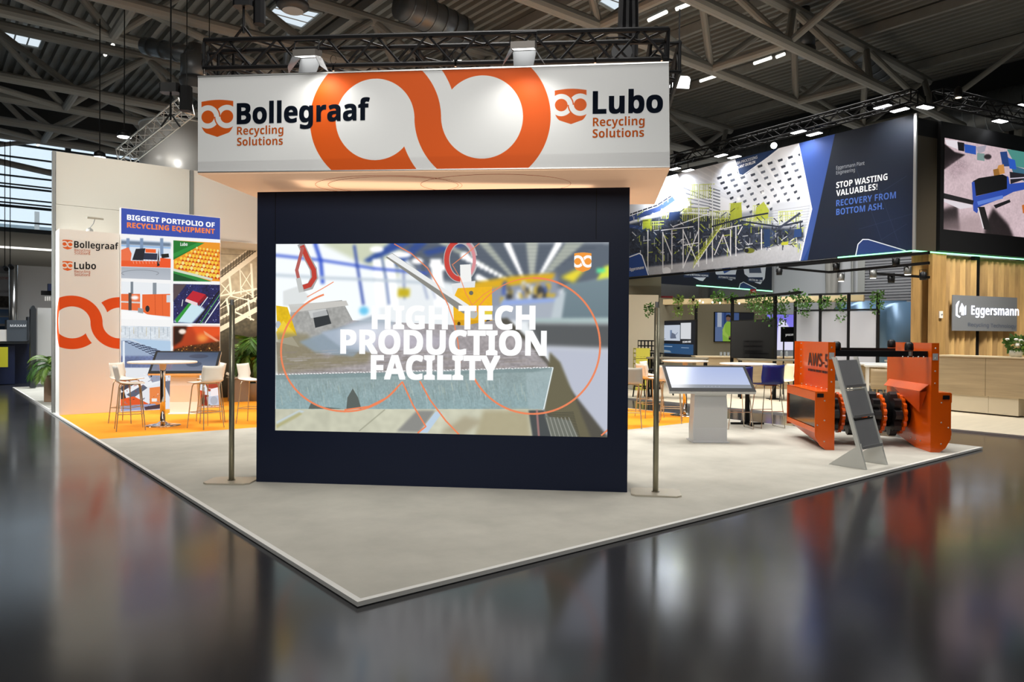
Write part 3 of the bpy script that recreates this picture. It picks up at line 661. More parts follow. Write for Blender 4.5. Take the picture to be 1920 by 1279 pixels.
paint_ribbon(cv, HWID, HH, c1, c2, ri, math.dist(c1, c2) - ri, ri * .38, 'd8560a')
for (x, y) in ((407, 221), (1068.5, 199)):
    q = hm(x, y); paint_shield(cv, HWID, HH, q[0], q[1] + .0, hm(x + 26, y)[0] - hm(x - 26, y)[0] + .04, 'cf5713')
M_sign = picmat('sign_print', cv, rough=.55)
FPN = picture('front_panel', M_sign, BL_, BR_, TR_, TL_, hs)
bk = HN * DEP
MB().slab(BR_ + HN * .001, BR_ + bk, TR_ + bk, TR_ + HN * .001, -.03).build('side_panel', M_fascia, hs, True)
MB().slab(BL_ + bk, BL_ + HN * .001, TL_ + HN * .001, TL_ + bk, -.03).build('side_panel', M_fascia, hs, True)
MB().slab(BR_ + bk, BL_ + bk, TL_ + bk, TR_ + bk, -.03).build('back_panel', M_fascia, hs, True)
M_soff = mat('soffit_cloth', 'e9c3a0', .7, emit='e8b893', es=.42)  # warm glow added to the cloth to brighten the underside evenly
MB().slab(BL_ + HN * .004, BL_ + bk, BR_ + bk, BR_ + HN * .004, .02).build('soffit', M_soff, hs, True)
f = MB(); sl = ZUP * -.026; cc = (BL_ + BR_) / 2
for rr, xo in ((.62, -.55), (.55, -.5), (.62, .62)):
    pts = [BL_.lerp(BR_, .5 + xo / HWID) + HN * .62 + HD * rr * 1.3 * math.cos(t * PI / 20) + HN * rr * .8 * math.sin(t * PI / 20) + sl for t in range(0, 41)]
    f.path(pts, .002, 4)
f.build('printed_curve', M_print_brown, hs, True)
f = MB(); f.tube(BL_, BR_, .008, 4); f.tube(TL_, TR_, .01, 4); f.build('edge_profile', M_alu, hs, True)
for s, a, b_, ch, m_, bo in (('Bollegraaf', (444, 232.5), (693.5, 224.5), 38, M_print_navy, .05), ('Recycling', (444.5, 253), (531.5, 250.5), 15, M_print_brown, .018), ('Solutions', (444.5, 273.5), (530.5, 271.5), 15, M_print_brown, .018),
                        ('Lubo', (1111, 213), (1243, 210.5), 41, M_print_navy, .05), ('Recycling', (1111.5, 237), (1208.5, 234.5), 16, M_print_brown, .018), ('Solutions', (1111, 258.5), (1207.5, 256.5), 16, M_print_brown, .018)):
    pxtext(s, a, b_, ch, HPL, m_, FPN, bo)
# hooks holding the sign
def hookchain(px, py, Y, ztop, lab):
    p = aty(px, py, Y); t = thing('chain_hook', lab, 'hook', p, 0, 'chains and hooks holding the hanging sign')
    MB().lathe([(.0, 0), (.012, .005), (.012, .06), (.0, .065)], p, 8).build('hook', M_chrome, t, True)
    MB().tube(p + ZUP * .06, Vector((p.x, p.y, ztop)), .003, 4).build('wire', M_alu, t, True)
    MB().path([p + Vector((.03 * math.cos(a * PI / 6), 0, .12 + .045 * math.sin(a * PI / 6))) for a in range(12)], .003, 4).build('ring', M_black, t, True)
for x, y, Y, l in ((383, 141, 7.6, 'chain hook at the left end of the hanging sign'), (625, 134, 7.45, 'chain hook over the left orange ring, right of the left floodlight'), (854, 126, 7.3, 'chain hook at the middle of the hanging sign'),
                   (1116, 119, 7.1, 'chain hook between the right floodlight and the sign end'), (1241, 115, 7.05, 'chain hook at the right end of the hanging sign')): hookchain(x, y, Y, 4.32, l)
# ================================================================ BLACK TRUSS ABOVE THE SIGN
unit = MB().tube((0, 0, 0), (0, 0, 1), 1, 6).build('brace', M_black); BTUBE = unit.data; bpy.data.objects.remove(unit)
unit = MB().tube((0, 0, 0), (0, 0, 1), 1, 6).build('brace', M_alu); ATUBE = unit.data; bpy.data.objects.remove(unit)
def box_truss(p, q, s, me, label, group, name='lighting_truss', step=.5, r=.027, rb=.013, vert_up=ZUP):
    """square box truss from p to q (centre line), side s; every brace is a part"""
    p = Vector(p); q = Vector(q); d = (q - p).normalized(); L = (q - p).length
    side = d.cross(vert_up).normalized(); up = side.cross(d).normalized()
    t = thing(name, label, 'truss', p, 0, group)
    cs = [side * a * s / 2 + up * b * s / 2 for a, b in ((-1, -1), (1, -1), (1, 1), (-1, 1))]
    for c in cs: tube_part('chord', t, p + c, q + c, r, me)
    n = max(1, round(L / step))
    for k in range(4):
        a, b = cs[k], cs[(k + 1) % 4]
        for i in range(n):
            x0 = p + d * (L * i / n); x1 = p + d * (L * (i + .5) / n); x2 = p + d * (L * (i + 1) / n)
            tube_part('brace', t, x0 + a, x1 + b, rb, me); tube_part('brace', t, x1 + b, x2 + a, rb, me)
    for e in (p, q):
        for k in range(4): tube_part('end_bar', t, e + cs[k], e + cs[(k + 1) % 4], rb * 1.3, me)
    return t
zc = 4.475; G_TR = 'black box trusses carrying the hanging sign'
A0 = Vector((BL_.x, BL_.y, zc + .06)) + HN * .22 + HD * .02; A1 = Vector((BR_.x, BR_.y, zc - .02)) + HN * .22 - HD * .02
box_truss(A0, A1, .29, BTUBE, 'long black box truss right above the front of the hanging sign', G_TR)
box_truss(A0 + HN * .2 , A0 + HN * 3.12, .29, BTUBE, 'black box truss running back from the left end of the sign', G_TR)
box_truss(A0.lerp(A1, .49) + HN * .2, A0.lerp(A1, .49) + HN * 3.12, .29, BTUBE, 'black box truss running back from the middle of the sign', G_TR)
box_truss(A1 + HN * .2, A1 + HN * 3.12, .29, BTUBE, 'black box truss running back from the right end of the sign', G_TR)
box_truss(A0.lerp(A1, .0) + HN * 3.36, A1 + HN * 3.36, .29, BTUBE, 'black box truss behind the hanging sign, partly hidden', G_TR)
# barn-door floodlights
def floodlight(px, py, Y, label, tgt, power, w=.22):
    p = aty(px, py, Y); t = thing('floodlight', label, 'floodlight', p, SA, 'barn door floodlights on the sign truss')
    X = HD; Nn = -HN; M_h = mat('lamp_housing_grey', '6d6862', .5, .4); M_d = mat('barn_door', '7d7e80', .5, .3)
    def pt(x, y, z): return p + X * x + HN * y + ZUP * z
    MB().add([pt(x, y, z) for x, y, z in ((-w / 2, -.06, .10), (w / 2, -.06, .10), (w / 2, .12, .15), (-w / 2, .12, .15), (-w / 2, -.06, .16), (w / 2, -.06, .16), (w / 2, .12, .21), (-w / 2, .12, .21))],
             [(0, 1, 2, 3), (4, 7, 6, 5), (0, 4, 5, 1), (1, 5, 6, 2), (2, 6, 7, 3), (3, 7, 4, 0)]).build('housing', M_h, t, True)
    MB().quad(pt(-w / 2 + .01, .12, .148), pt(w / 2 - .01, .12, .148), pt(w / 2 - .01, -.055, .098), pt(-w / 2 + .01, -.055, .098)).build('lamp_glass', MATS.get('flood_face') or glow('flood_face', (1, 1, .97), 3.5), t, True)
    MB().slab(pt(-w / 2, -.06, .10), pt(w / 2, -.06, .10), pt(w / 2 - .02, -.16, .06), pt(-w / 2 + .02, -.16, .06), .004).build('barn_door', M_h, t, True)
    MB().slab(pt(-w / 2, .12, .14), pt(w / 2, .12, .14), pt(w / 2 - .02, .03, -.03), pt(-w / 2 + .02, .03, -.03), .004).build('barn_door', M_d, t, True)
    for s in (-1, 1): MB().slab(pt(s * w / 2, -.06, .1), pt(s * w / 2, .12, .14), pt(s * (w / 2 + .09), .06, -.02), pt(s * (w / 2 + .05), -.05, .0), .004).build('barn_door', M_d, t, True)
    MB().path([pt(-w / 2 - .01, 0, .17), pt(-w / 2 - .01, .02, .27), pt(w / 2 + .01, .02, .27), pt(w / 2 + .01, 0, .17)], .008, 5).build('yoke', M_black, t, True)
    return t
floodlight(574, 128, 7.0, 'left barn door floodlight, lit, hanging over the white part of the sign', None, 0)
floodlight(981, 115, 6.65, 'right barn door floodlight, lit, hanging over the orange ribbon', None, 0)
FL1 = aty(574, 108, 7.08); FL2 = aty(981, 98, 6.72)
FS1 = aty(576, 128, 7.0) + HN * .19 + ZUP * .1; spot('flood_beam', FS1, FS1 - ZUP + HN * .25 + HD * .05, 13, 2.5, (1, .98, .93), .8, .06)
FS2 = aty(981, 115, 6.65) + HN * .19 + ZUP * .1; spot('flood_beam', FS2, FS2 - ZUP + HN * .25, 15, 2.5, (1, .98, .93), .8, .06)
# small hooks / moving head behind the truss, hoists
def hoist(px, py, Y, w, h, label, ztop=9):
    p = aty(px, py, Y); t = thing('chain_hoist', label, 'hoist', p, 0, 'black chain hoists above the trusses')
    MB().bev(p + Vector((0, 0, h * .8)), (w, w * .6, h * .4), .03).build('motor', M_blk2, t, True)
    MB().bev(p + Vector((w * .8, 0, h * .35)), (w * .55, w * .5, h * 1.1), .03).build('chain_bag', M_black, t, True)
    MB().tube(p + Vector((0, 0, -h * .6)), p + Vector((0, 0, h * .7)), .015, 5).build('chain', M_black, t, True)
    MB().tube(p + Vector((0, 0, h)), Vector((p.x, p.y, ztop)), .012, 5).build('chain', M_black, t, True)
    for s in (-1, 1): MB().tube(p + Vector((0, 0, -h * .3)), p + Vector((s * w * .5, 0, -h * .9)), .015, 5).build('sling', M_black, t, True)
hoist(457, 38, 8.2, .22, .24, 'black chain hoist above the left end of the sign truss')
hoist(320, 200, 11.5, .3, .35, 'black chain hoist above the silver truss left of the sign')
cb = thing('cable_bundle', 'thick black cable bundle hanging from the roof at the right of the sign', 'cable', aty(1178, 120, 8.2), 0)
q0 = aty(1178, 130, 8.2)
for dx in (-.06, 0, .06): MB().path([q0 + Vector((dx, 0, 0)), q0 + Vector((dx * 1.2, .03, .5)), q0 + Vector((dx * .9, 0, 1.2)), Vector((q0.x + dx, q0.y, 9.0))], .045, 8).build('cable', M_black, cb, True)
mh = thing('stage_spotlight', 'black round stage spotlight under the right end of the sign truss', 'spotlight', aty(1160, 105, 7.9), SA)
q0 = aty(1165, 105, 7.9); MB().tube(q0 + SN * .12, q0 - SN * .12, .13, 14, r2=.11).build('lamp_body', M_blk2, mh, True); MB().path([q0 - SD * .16, q0 - SD * .16 + ZUP * .2, q0 + SD * .16 + ZUP * .2, q0 + SD * .16], .012, 5).build('yoke', M_black, mh, True)
sf = thing('small_floodlight', 'small lit floodlight just behind the top edge of the hanging sign', 'floodlight', aty(852, 124, 8.6), SA)
q0 = aty(850, 124, 8.6); MB().box(q0, (.2, .1, .12), SA, .5).build('housing', M_blk2, sf, True); MB().box(q0 + Vector((0, -.04, -.05)), (.17, .1, .02), SA, .5).build('lamp_glass', M_lamp, sf, True)
# ================================================================ BARRIER POSTS
def floor_post(base, ptop, label, rz):
    t = thing('display_post', label, 'post', base, rz, 'brushed steel posts on plates beside the video wall')
    MB().bev((0, 0, .008), (.50, .36, .016), .05).build('base_plate', mat('satin_steel_plate', 'cfc8b8', .38, .6), t)
    H = ptop - base.z
    MB().lathe([(.028, .016), (.028, H - .06), (.024, H - .06)], (.0, .0, 0), 16).build('pole', mat('olive_steel', '9c9883', .32, .65), t, smooth=True)
    MB().lathe([(.02, H - .06), (.02, H + .0)], (0, 0, 0), 12).build('top_spigot', M_alu, t)
    MB().lathe([(.04, .016), (.04, .022)], (0, 0, 0), 16).build('collar', M_steel, t)
pb = atz(434, 903, T + .001); floor_post(pb, aty(434, 562, pb.y).z, 'brushed steel post on a flat plate left of the video wall', -.02)
pb = atz(1229, 925, T + .001); floor_post(pb, aty(1229, 566, pb.y).z, 'brushed steel post on a flat plate right of the video wall', -.14)
# ================================================================ LEFT END OF THE STAND
M_beige = mat('beige_board', 'd2ccc2', 0.65); M_beige2 = mat('warm_grey_board', 'c8c5bb', 0.65)
# --- branded column
u0, u1, v0, v1, zc_ = .03, 1.068, 12.35, 12.83, 3.602
lc = thing('logo_column', 'tall beige column with two dark company names above a big orange ribbon emblem', 'column', uv(.5, v0, T + .001), YAW)
MB().box(uv((u0 + u1) / 2, (v0 + v1) / 2 + .002, (zc_ + T) / 2 + .001), (u1 - u0 - .004, v1 - v0 - .004, zc_ - T - .002), YAW).build('core', M_white, lc, True)
qf = [px(uv(u0, v0, zc_)), px(uv(u1, v0, zc_)), px(uv(u1, v0, T)), px(uv(u0, v0, T))]
wf, hf = u1 - u0, zc_ - T
cv = Canvas(420, int(420 * hf / wf), qf, 'd6d1c9')
def fm(x, y): q = cv.T((x, y)); return (q[0] / cv.W * wf, hf - q[1] / cv.H * hf)
c1 = fm(135.6, 604.7); ri = (fm(120, 574.6)[1] - fm(120, 634.8)[1]) / 2; c2 = (c1[0] + ri * 2.68, c1[1])
paint_ribbon(cv, wf, hf, c1, c2, ri, ri * 1.68, ri * .38, 'd04a12')
for x, y in ((126.5, 458), (126.5, 498)): q = fm(x, y); paint_shield(cv, wf, hf, q[0], q[1], .165, 'cf5a22')
PFC = picture('printed_face', picmat('column_print', cv, rough=.6), uv(u0, v0, T + .002), uv(u1, v0, T + .002), uv(u1, v0, zc_), uv(u0, v0, zc_), lc)
dv = v1 - v0; cs = Canvas(200, int(200 * hf / dv), None, 'e9e6de')
paint_ribbon(cs, dv, hf, (c1[0] + dv, c1[1]), (c2[0] + dv, c2[1]), ri, ri * 1.68, ri * .38, 'd04a12')
picture('printed_side', picmat('column_side_print', cs, rough=.6), uv(u0, v1, T + .002), uv(u0, v0, T + .002), uv(u0, v0, zc_), uv(u0, v1, zc_), lc)
CPL = (uv(u0, v0 - .001), UD)
for s, a, b_, ch, m_, bo in (('Bollegraaf', (139, 464.5), (222, 468), 12.5, M_black, .045), ('Recycling', (139.5, 471.5), (169, 472.5), 5, M_print_brown, .0), ('Solutions', (139.5, 477), (169, 478), 5, M_print_brown, .0),
                        ('Lubo', (139, 504.5), (180, 505), 13, M_black, .045), ('Recycling', (139.5, 511.5), (169, 512), 5, M_print_brown, .0), ('Solutions', (139.5, 517.5), (169, 518), 5, M_print_brown, .0)):
    pxtext(s, a, b_, ch, CPL, m_, PFC, bo)
al = thing('arm_lamp', 'small flat lamp on a curved arm standing on top of the beige column', 'lamp', uv(.72, 12.55, zc_), YAW)
pA = onpl(168, 432, uv(0, 12.55), UD); pB = onpl(166, 426, uv(0, 12.55), UD); pC = onpl(178, 410, uv(0, 12.5), UD)
MB().lathe([(.07, zc_ + .001), (.06, zc_ + .06), (.02, zc_ + .09)], (pA.x, pA.y, 0), 12).build('lamp_foot', M_alu2, al, True); pA.z = zc_ + .08
MB().path([pA, pA.lerp(pC, .5) + UD * .02, pC], .008, 6).build('arm', M_alu2, al, True)
MB().box(pC + ZUP * .01, (.29, .1, .035), YAW + .1, .25).build('lamp_head', mat('lamp_head_grey', 'a09d90', .5), al, True)
# --- lit poster
lb = thing('lit_poster', 'tall backlit poster with blue header over a grid of recycling machine photos', 'light box', uv(2, 12.3, T + .001), YAW)
ZP = 4.121; U0_, U1_ = 1.075, 3.014
MB().box(uv((U0_ + U1_) / 2, 12.3 + .06 + .001, (ZP + T) / 2 + .001), (U1_ - U0_, .12, ZP - T), YAW).build('frame', M_white, lb, True)
cv = Canvas(640, 1350, [px(uv(U0_, 12.3, ZP)), px(uv(U1_, 12.3, ZP)), px(uv(U1_, 12.3, T)), px(uv(U0_, 12.3, T))], 'fafafa')
P_ = cv.poly
P_([(220, 380), (420, 400), (420, 449), (220, 437)], '3a52ae')
# baler on a grey floor
P_([(220, 447), (319.5, 452.5), (319.5, 525), (220, 521)], 'dfe9f5'); P_([(220, 450), (320, 455), (320, 462), (220, 457)], '6d7f95', soft=2); P_([(220, 458), (320, 463), (320, 466), (220, 461)], '9cc0e8')
for x in (236, 262, 300): P_([(x, 446), (x + 6, 446), (x + 6, 480), (x, 480)], '7f97b8', soft=1)
P_([(226, 468), (240, 463), (246, 475), (244, 490), (226, 492)], 'f0744a'); P_([(220, 488), (320, 490), (320, 502), (220, 499)], 'ee5c2c'); P_([(254, 466), (272, 465), (268, 488), (247, 487)], '22242e'); P_([(272, 466), (292, 467), (292, 474), (272, 473)], 'f4642c')
P_([(270, 474), (295, 475), (294, 487), (268, 486)], '2c3348'); P_([(297, 465), (299, 498), (294, 499)], '1e2028'); P_([(302, 476), (316, 475), (317, 482), (303, 484)], '1f1f1f'); P_([(300, 483), (320, 485), (320, 502), (300, 500)], 'f2592b')
for i in range(9): cv.line([(248 + i * 6, 487), (250 + i * 6, 494)], 1, 'f9a98c')
P_([(220, 500), (320, 503), (320, 525), (220, 521)], 'aab2bc', col2='bcc2cc'); cv.arc((262, 512), 35, 150, 390, 1.2, '82878f', .7, ry=6)
# green machine with orange and yellow discs
P_([(325.5, 450), (413.5, 455), (413.5, 527.5), (325.5, 524)], 'f09a28'); P_([(325, 450), (384, 455), (325, 487)], '1f7a30'); P_([(325, 482), (332, 480), (384, 455), (372, 454), (325, 475)], '2e9440')
for r in range(9):
    for c in range(16):
        x = 330 + c * 6.6 + (r % 2) * 3.2; y = 459 + r * 8 + c * .9
        if x > 412 or (x - 325) * .62 + y < 492 or y > 503 + (x - 325) * .26: continue
        k = .55 + r * .07; cv.ell((x, y), 3.4 * k, 3.9 * k, 'fbd24a' if (r + c) % 3 else 'f8ea96'); cv.ell((x + 3, y + 4), 2.6 * k, 2.3 * k, 'c9471a')
P_([(325, 505), (398, 528), (325, 527)], '2f8c3f'); P_([(325, 512), (375, 527.5), (325, 526)], '16502a'); P_([(325, 503), (400, 522), (398, 526), (325, 508)], 'd5e0cb')
# orange container plant
P_([(220, 527), (319, 532), (319, 597), (220, 594)], 'eef2f6'); P_([(244, 528), (249, 528), (249, 551), (244, 551)], '7c8791'); P_([(286, 530), (293, 530), (293, 552), (286, 552)], '8a949d')
P_([(220, 551), (262, 551), (262, 583), (220, 580)], 'f0703e'); P_([(266, 552), (319, 551), (319, 594), (276, 590), (266, 584)], 'ee6a34'); cv.line([(290, 552), (291, 590)], 1, 'c84e20'); cv.line([(304, 552), (305, 592)], 1, 'd65c2c')
P_([(220, 564), (262, 566), (262, 569), (220, 567)], 'd9d7d4'); P_([(240, 549), (246, 549), (246, 582), (240, 582)], '55453f'); cv.ell((276, 579), 4, 6, '2a2a2e'); P_([(312, 553), (319, 553), (319, 567), (312, 567)], 'd6dde6'); cv.ell((252, 558), 7, 4, 'ffffff', soft=2)
P_([(258, 577), (268, 579), (268, 588), (258, 586)], '9aa0a6'); P_([(220, 580), (320, 597), (320, 600), (220, 598)], 'ffffff', soft=1)
# belt sorter with red bales
P_([(325, 532), (413.5, 534), (413.5, 607), (325, 606)], '25285a', noise=.5, ns=5)
rs = np.random.RandomState(5)
for i in range(60): cv.ell((326 + rs.rand() * 86, 534 + rs.rand() * 72), .8, .8, 'b9c4e8' if i % 2 else '5a66b4')
P_([(325, 533), (350, 533), (325, 565)], '584a4e', soft=1); P_([(325, 604), (362, 565), (385, 580), (360, 607)], 'cfeaf4', soft=2); P_([(328, 600), (356, 566), (360, 569), (332, 606)], '2f9a3a')
P_([(362, 545), (386, 552), (371, 568), (349, 560)], 'c22434'); P_([(349, 560), (371, 568), (369, 574), (347, 565)], 'f2d8dc'); P_([(386, 552), (371, 568), (372, 574), (389, 557)], '8e1a28')
cv.line([(412, 545), (368, 606)], 2.5, '1a1c1c'); cv.line([(413, 552), (376, 607)], 1.5, '5aae5e'); cv.line([(413, 565), (385, 606)], 2, 'e8eef6'); cv.line([(343, 562), (341, 574)], 1.6, 'd9dde0'); cv.line([(390, 557), (376, 576)], 1.6, 'e9edf0')
# conveyor floor
P_([(220, 611), (319, 613), (319, 715), (220, 715)], 'cfdbe9'); P_([(220, 611), (320, 614), (320, 637), (220, 634)], 'dbe3ea', noise=.12, ns=6)
for i in range(12): x = 226 + i * 8; cv.line([(x, 614), (x, 622 + (i * 7) % 17)], .9, '6f8296' if i % 3 else 'c7a85e', .55)
P_([(246, 636), (320, 640), (320, 665), (300, 663)], 'b5d0ea', soft=1); P_([(225, 639), (240, 638), (320, 664), (290, 672), (235, 680), (225, 668)], '9fb2cd')
for r in range(9):
    for c in range(6): x = 232 + c * 11 + r * 6.5; y = 640 + r * 3.2 + c * 1.5 + (c * c) * .25; P_([(x, y), (x + 6, y + .8), (x + 8, y + 2.4), (x + 2, y + 1.8)], '1f2c49')
P_([(220, 668), (300, 668), (320, 664), (320, 700), (220, 700)], '6b7ba4', soft=2, noise=.2); P_([(229, 640), (233, 640), (233, 690), (229, 690)], 'e9f1fa')
# red-hot foundry picture
P_([(325, 612.5), (413.5, 613.5), (413.5, 700), (325, 700)], 'c8411a', col2='8a3a1a'); P_([(325, 612), (352, 612), (340, 640), (325, 650)], '2a140c', soft=3); cv.ell((342, 622), 7, 5, 'fbe9dc', soft=2)
P_([(360, 612), (413, 613), (413, 630), (375, 640)], 'ea5522', soft=4); P_([(382, 620), (413, 640), (413, 645), (385, 628)], 'f2a07a', soft=1); P_([(325, 655), (360, 648), (413, 640), (413, 700), (325, 700)], '4a2a12', noise=.9, ns=4, soft=2)
for i in range(70): cv.ell((330 + rs.rand() * 83, 648 + rs.rand() * 34), 1.3, .8, ['d08a3a', 'f0c070', '1e120a'][i % 3], .9)
cv.ell((380, 634), 10, 7, 'f7a04c', soft=6)
# lower collage
P_([(220, 690), (420, 690), (420, 780), (220, 780)], 'e8ecf2', soft=1)
P_([(222, 694), (232, 692), (236, 716), (222, 724)], 'e06a40'); P_([(224, 724), (262, 708), (320, 700), (300, 718), (250, 735), (224, 738)], 'f1f4f8')
for i, (pts, c) in enumerate((([(224, 727), (244, 716), (250, 722), (228, 735)], '3c4250'), ([(236, 741), (268, 722), (276, 728), (248, 748)], '5b6478'), ([(224, 738), (232, 735), (236, 750), (225, 752)], '2a2d36'), ([(275, 702), (300, 700), (310, 712), (285, 718)], '98a2b8'),
                        ([(224, 750), (250, 744), (282, 760), (226, 764)], 'e65a2c'), ([(280, 728), (306, 725), (308, 762), (280, 764)], 'ef8a4a'), ([(284, 748), (294, 748), (294, 754), (284, 754)], 'f6f0ea'), ([(224, 762), (290, 758), (300, 768), (224, 772)], '9aa6cc'),
                        ([(270, 764), (305, 758), (308, 766), (272, 770)], '4a3a44'), ([(360, 728), (385, 735), (384, 762), (362, 764)], 'e5502c'), ([(385, 720), (413, 712), (413, 730), (392, 735)], 'b04430'), ([(378, 740), (392, 742), (390, 762), (376, 760)], '8c2c20'),
                        ([(388, 745), (412, 742), (412, 762), (390, 764)], 'c9cfe0'), ([(396, 730), (413, 726), (413, 742), (396, 744)], 'fbf0f0'), ([(352, 735), (362, 733), (365, 757), (354, 760)], 'f4b494'), ([(306, 716), (340, 712), (352, 735), (318, 745)], '6f7688'))):
    P_(pts, c)
for i in range(80): x = 225 + rs.rand() * 188; y = 700 + rs.rand() * 66; cv.line([(x, y), (x + rs.rand() * 8 - 2, y + rs.rand() * 5 - 3)], 1.3, ['2a2c36', 'e0562c', 'f8f8f8', '8a90a4', 'a83a22'][i % 5], .8)
cv.ell((402, 752), 7, 8, 'b4b8c4'); cv.ell((381, 752), 4, 6, '2b2228')
PPR = picture('poster_print', picmat('lit_poster_print', cv, emit=.95, base=0, rough=.4), uv(U0_ + .01, 12.299, T + .01), uv(U1_ - .01, 12.299, T + .01), uv(U1_ - .01, 12.299, ZP - .01), uv(U0_ + .01, 12.299, ZP - .01), lb)
LPL = (uv(1, 12.2985), UD)
pxtext('BIGGEST PORTFOLIO OF', (238, 412), (402.5, 426.5), 9.5, LPL, M_white_emit, PPR, .05)
pxtext('RECYCLING EQUIPMENT', (238, 426.5), (402.5, 438.5), 9.5, LPL, glow('lit_orange_letter', 'f7874a', 1), PPR, .05)
pxtext('Lubo', (338, 461), (351.5, 461), 6, LPL, M_white_emit, lb, .045)
# --- the tall partition behind
bw = thing('stand_partition', 'tall pale partition of big panels rising behind the column and the lit poster', 'partition', uv(1, 12.87, T), YAW)
VB = 12.87; zr1 = onpl(101, 382, uv(0, VB), UD).z
for (a, b_, z0, z1, mm) in ((.04, 2.53, T + .005, zr1 - .006, M_beige2), (.04, 2.53, zr1, 5.18, M_beige2), (2.62, 4.02, 3.69, 5.18, M_beige), (4.03, 6.0, 3.69, 5.18, M_beige), (2.62, 3.02, T + .001, 3.688, M_beige2)):
    MB().box(uv((a + b_) / 2, VB + .03, (z0 + z1) / 2), (b_ - a, .06, z1 - z0), YAW).build('panel', mm, bw, True)
MB().box(uv(2.575, VB + .02, 2.6), (.07, .09, 5.14), YAW).build('post', M_alu2, bw, True)
MB().box(uv(.005, VB + .05, 2.61), (.05, .12, 5.14), YAW).build('post', M_alu2, bw, True)
MB().box(uv(3.05, VB + .8, 1.87), (.06, 1.5, 3.6), YAW).build('return_panel', M_beige2, bw, True)
MB().box(uv(4.5, VB + .75, 3.72), (3.0, 1.5, .05), YAW).build('header_panel', M_beige2, bw, True)
# --- photo wall with steel conveyors
pw = thing('photo_wall', 'wall sized brown photo print of steel conveyor bridges behind the palm', 'photo wall', uv(4.5, 14.35, T), YAW)
MB().box(uv(4.8, 14.42, 1.88), (3.4, .1, 3.68), YAW).build('board', M_beige2, pw, True)
ua, ub = 3.1, 6.5; cv = Canvas(700, 760, [px(uv(ua, 14.36, 3.7)), px(uv(ub, 14.36, 3.7)), px(uv(ub, 14.36, .04)), px(uv(ua, 14.36, .04))], 'b5a98f')
P_ = cv.poly
P_([(410, 440), (520, 455), (520, 560), (410, 560)], 'a79a80', noise=.15, ns=10); cv.line([(412, 476), (520, 480)], 1.2, '7c705c'); P_([(405, 560), (520, 560), (520, 760), (405, 760)], '57503f', noise=.4, ns=8, soft=4)
P_([(412, 640), (450, 625), (520, 620), (520, 760), (412, 760)], '3a3428', soft=8)
def beam(a, b, wd, c): cv.line([a, b], wd, c)
for (a, b_, o_) in (((412, 528), (484, 474), 0), ((412, 600), (484, 560), 0), ((412, 618), (500, 570), 0)):
    beam(a, b_, 9, 'ddd2ba'); beam((a[0], a[1] - 7), (b_[0], b_[1] - 7), 2, '5d5443'); beam((a[0], a[1] - 14), (b_[0], b_[1] - 14), 6, '6f6552'); beam((a[0], a[1] - 20), (b_[0], b_[1] - 20), 2, 'd9cfb8')
    for i in range(14): t = i / 14; x = a[0] + (b_[0] - a[0]) * t; y = a[1] + (b_[1] - a[1]) * t; beam((x, y - 20), (x, y - 5), 1, '3e372b')
for (a, b_, wd) in (((430, 518), (434, 556), 4), ((471, 495), (474, 558), 4), ((450, 505), (452, 552), 2), ((414, 532), (436, 556), 2), ((432, 530), (414, 552), 2), ((452, 508), (472, 540), 1.5), ((472, 508), (452, 540), 1.5), ((452, 540), (474, 556), 1.5), ((412, 555), (484, 541), 3), ((436, 556), (480, 566), 2),
                    ((425, 560), (430, 590), 4), ((412, 575), (440, 545), 2), ((465, 560), (470, 600), 3), ((440, 585), (476, 600), 3), ((425, 700), (470, 722), 5), ((432, 716), (480, 742), 4)): beam(a, b_, wd, 'e2d8c2')
picture('print', picmat('conveyor_print', cv, rough=.6), uv(ua, 14.36, .04), uv(ub, 14.36, .04), uv(ub, 14.36, 3.7), uv(ua, 14.36, 3.7), pw)
# --- bar stools
def shell_mesh(w=.42, d=.40, hb=.27, z0=.78, wrap=.05):
    """one-piece seat shell: front edge, seat, bend, backrest"""
    prof = []   # (y, z, half width, side curl)
    for t in np.linspace(0, 1, 6): prof.append((-d / 2 + t * d * .86, z0 - .012 * math.sin(t * PI), w / 2, .012 * t))
    for a in (25, 50, 75): prof.append((d * .36 + .055 * math.sin(math.radians(a)), z0 + .055 * (1 - math.cos(math.radians(a))), w / 2, .02))
    for t in np.linspace(.15, 1, 5): prof.append((d * .36 + .056 + .045 * t, z0 + .05 + (hb - .05) * t, w / 2 * (1 - .04 * t * t), .035))
    n = 9; mb = MB(); th = .014; rows = len(prof); top = []; bot = []
    for i, (y, z, hw, cu) in enumerate(prof):
        p0 = prof[max(0, i - 1)]; p1 = prof[min(rows - 1, i + 1)]; tx = Vector((0, p1[0] - p0[0], p1[1] - p0[1])).normalized(); nn = Vector((0, -tx.z, tx.y))
        for j in range(n):
            s = -1 + 2 * j / (n - 1); c = Vector((hw * s, y, z)) + nn * (cu * abs(s) ** 3 * (1.6 if i > 7 else 1))
            top.append(c); bot.append(c - nn * th)
    N = rows * n; fs = []
    for i in range(rows - 1):
        for j in range(n - 1):
            a = i * n + j; fs.append((a, a + 1, a + n + 1, a + n)); fs.append((N + a, N + a + n, N + a + n + 1, N + a + 1))
        fs.append((i * n, (i + 1) * n, N + (i + 1) * n, N + i * n)); k = i * n + n - 1; fs.append((k, N + k, N + k + n, k + n))
    for j in range(n - 1): fs.append((j, N + j, N + j + 1, j + 1)); k = (rows - 1) * n + j; fs.append((k, k + 1, N + k + 1, N + k))
    return mb.add(top + bot, fs)
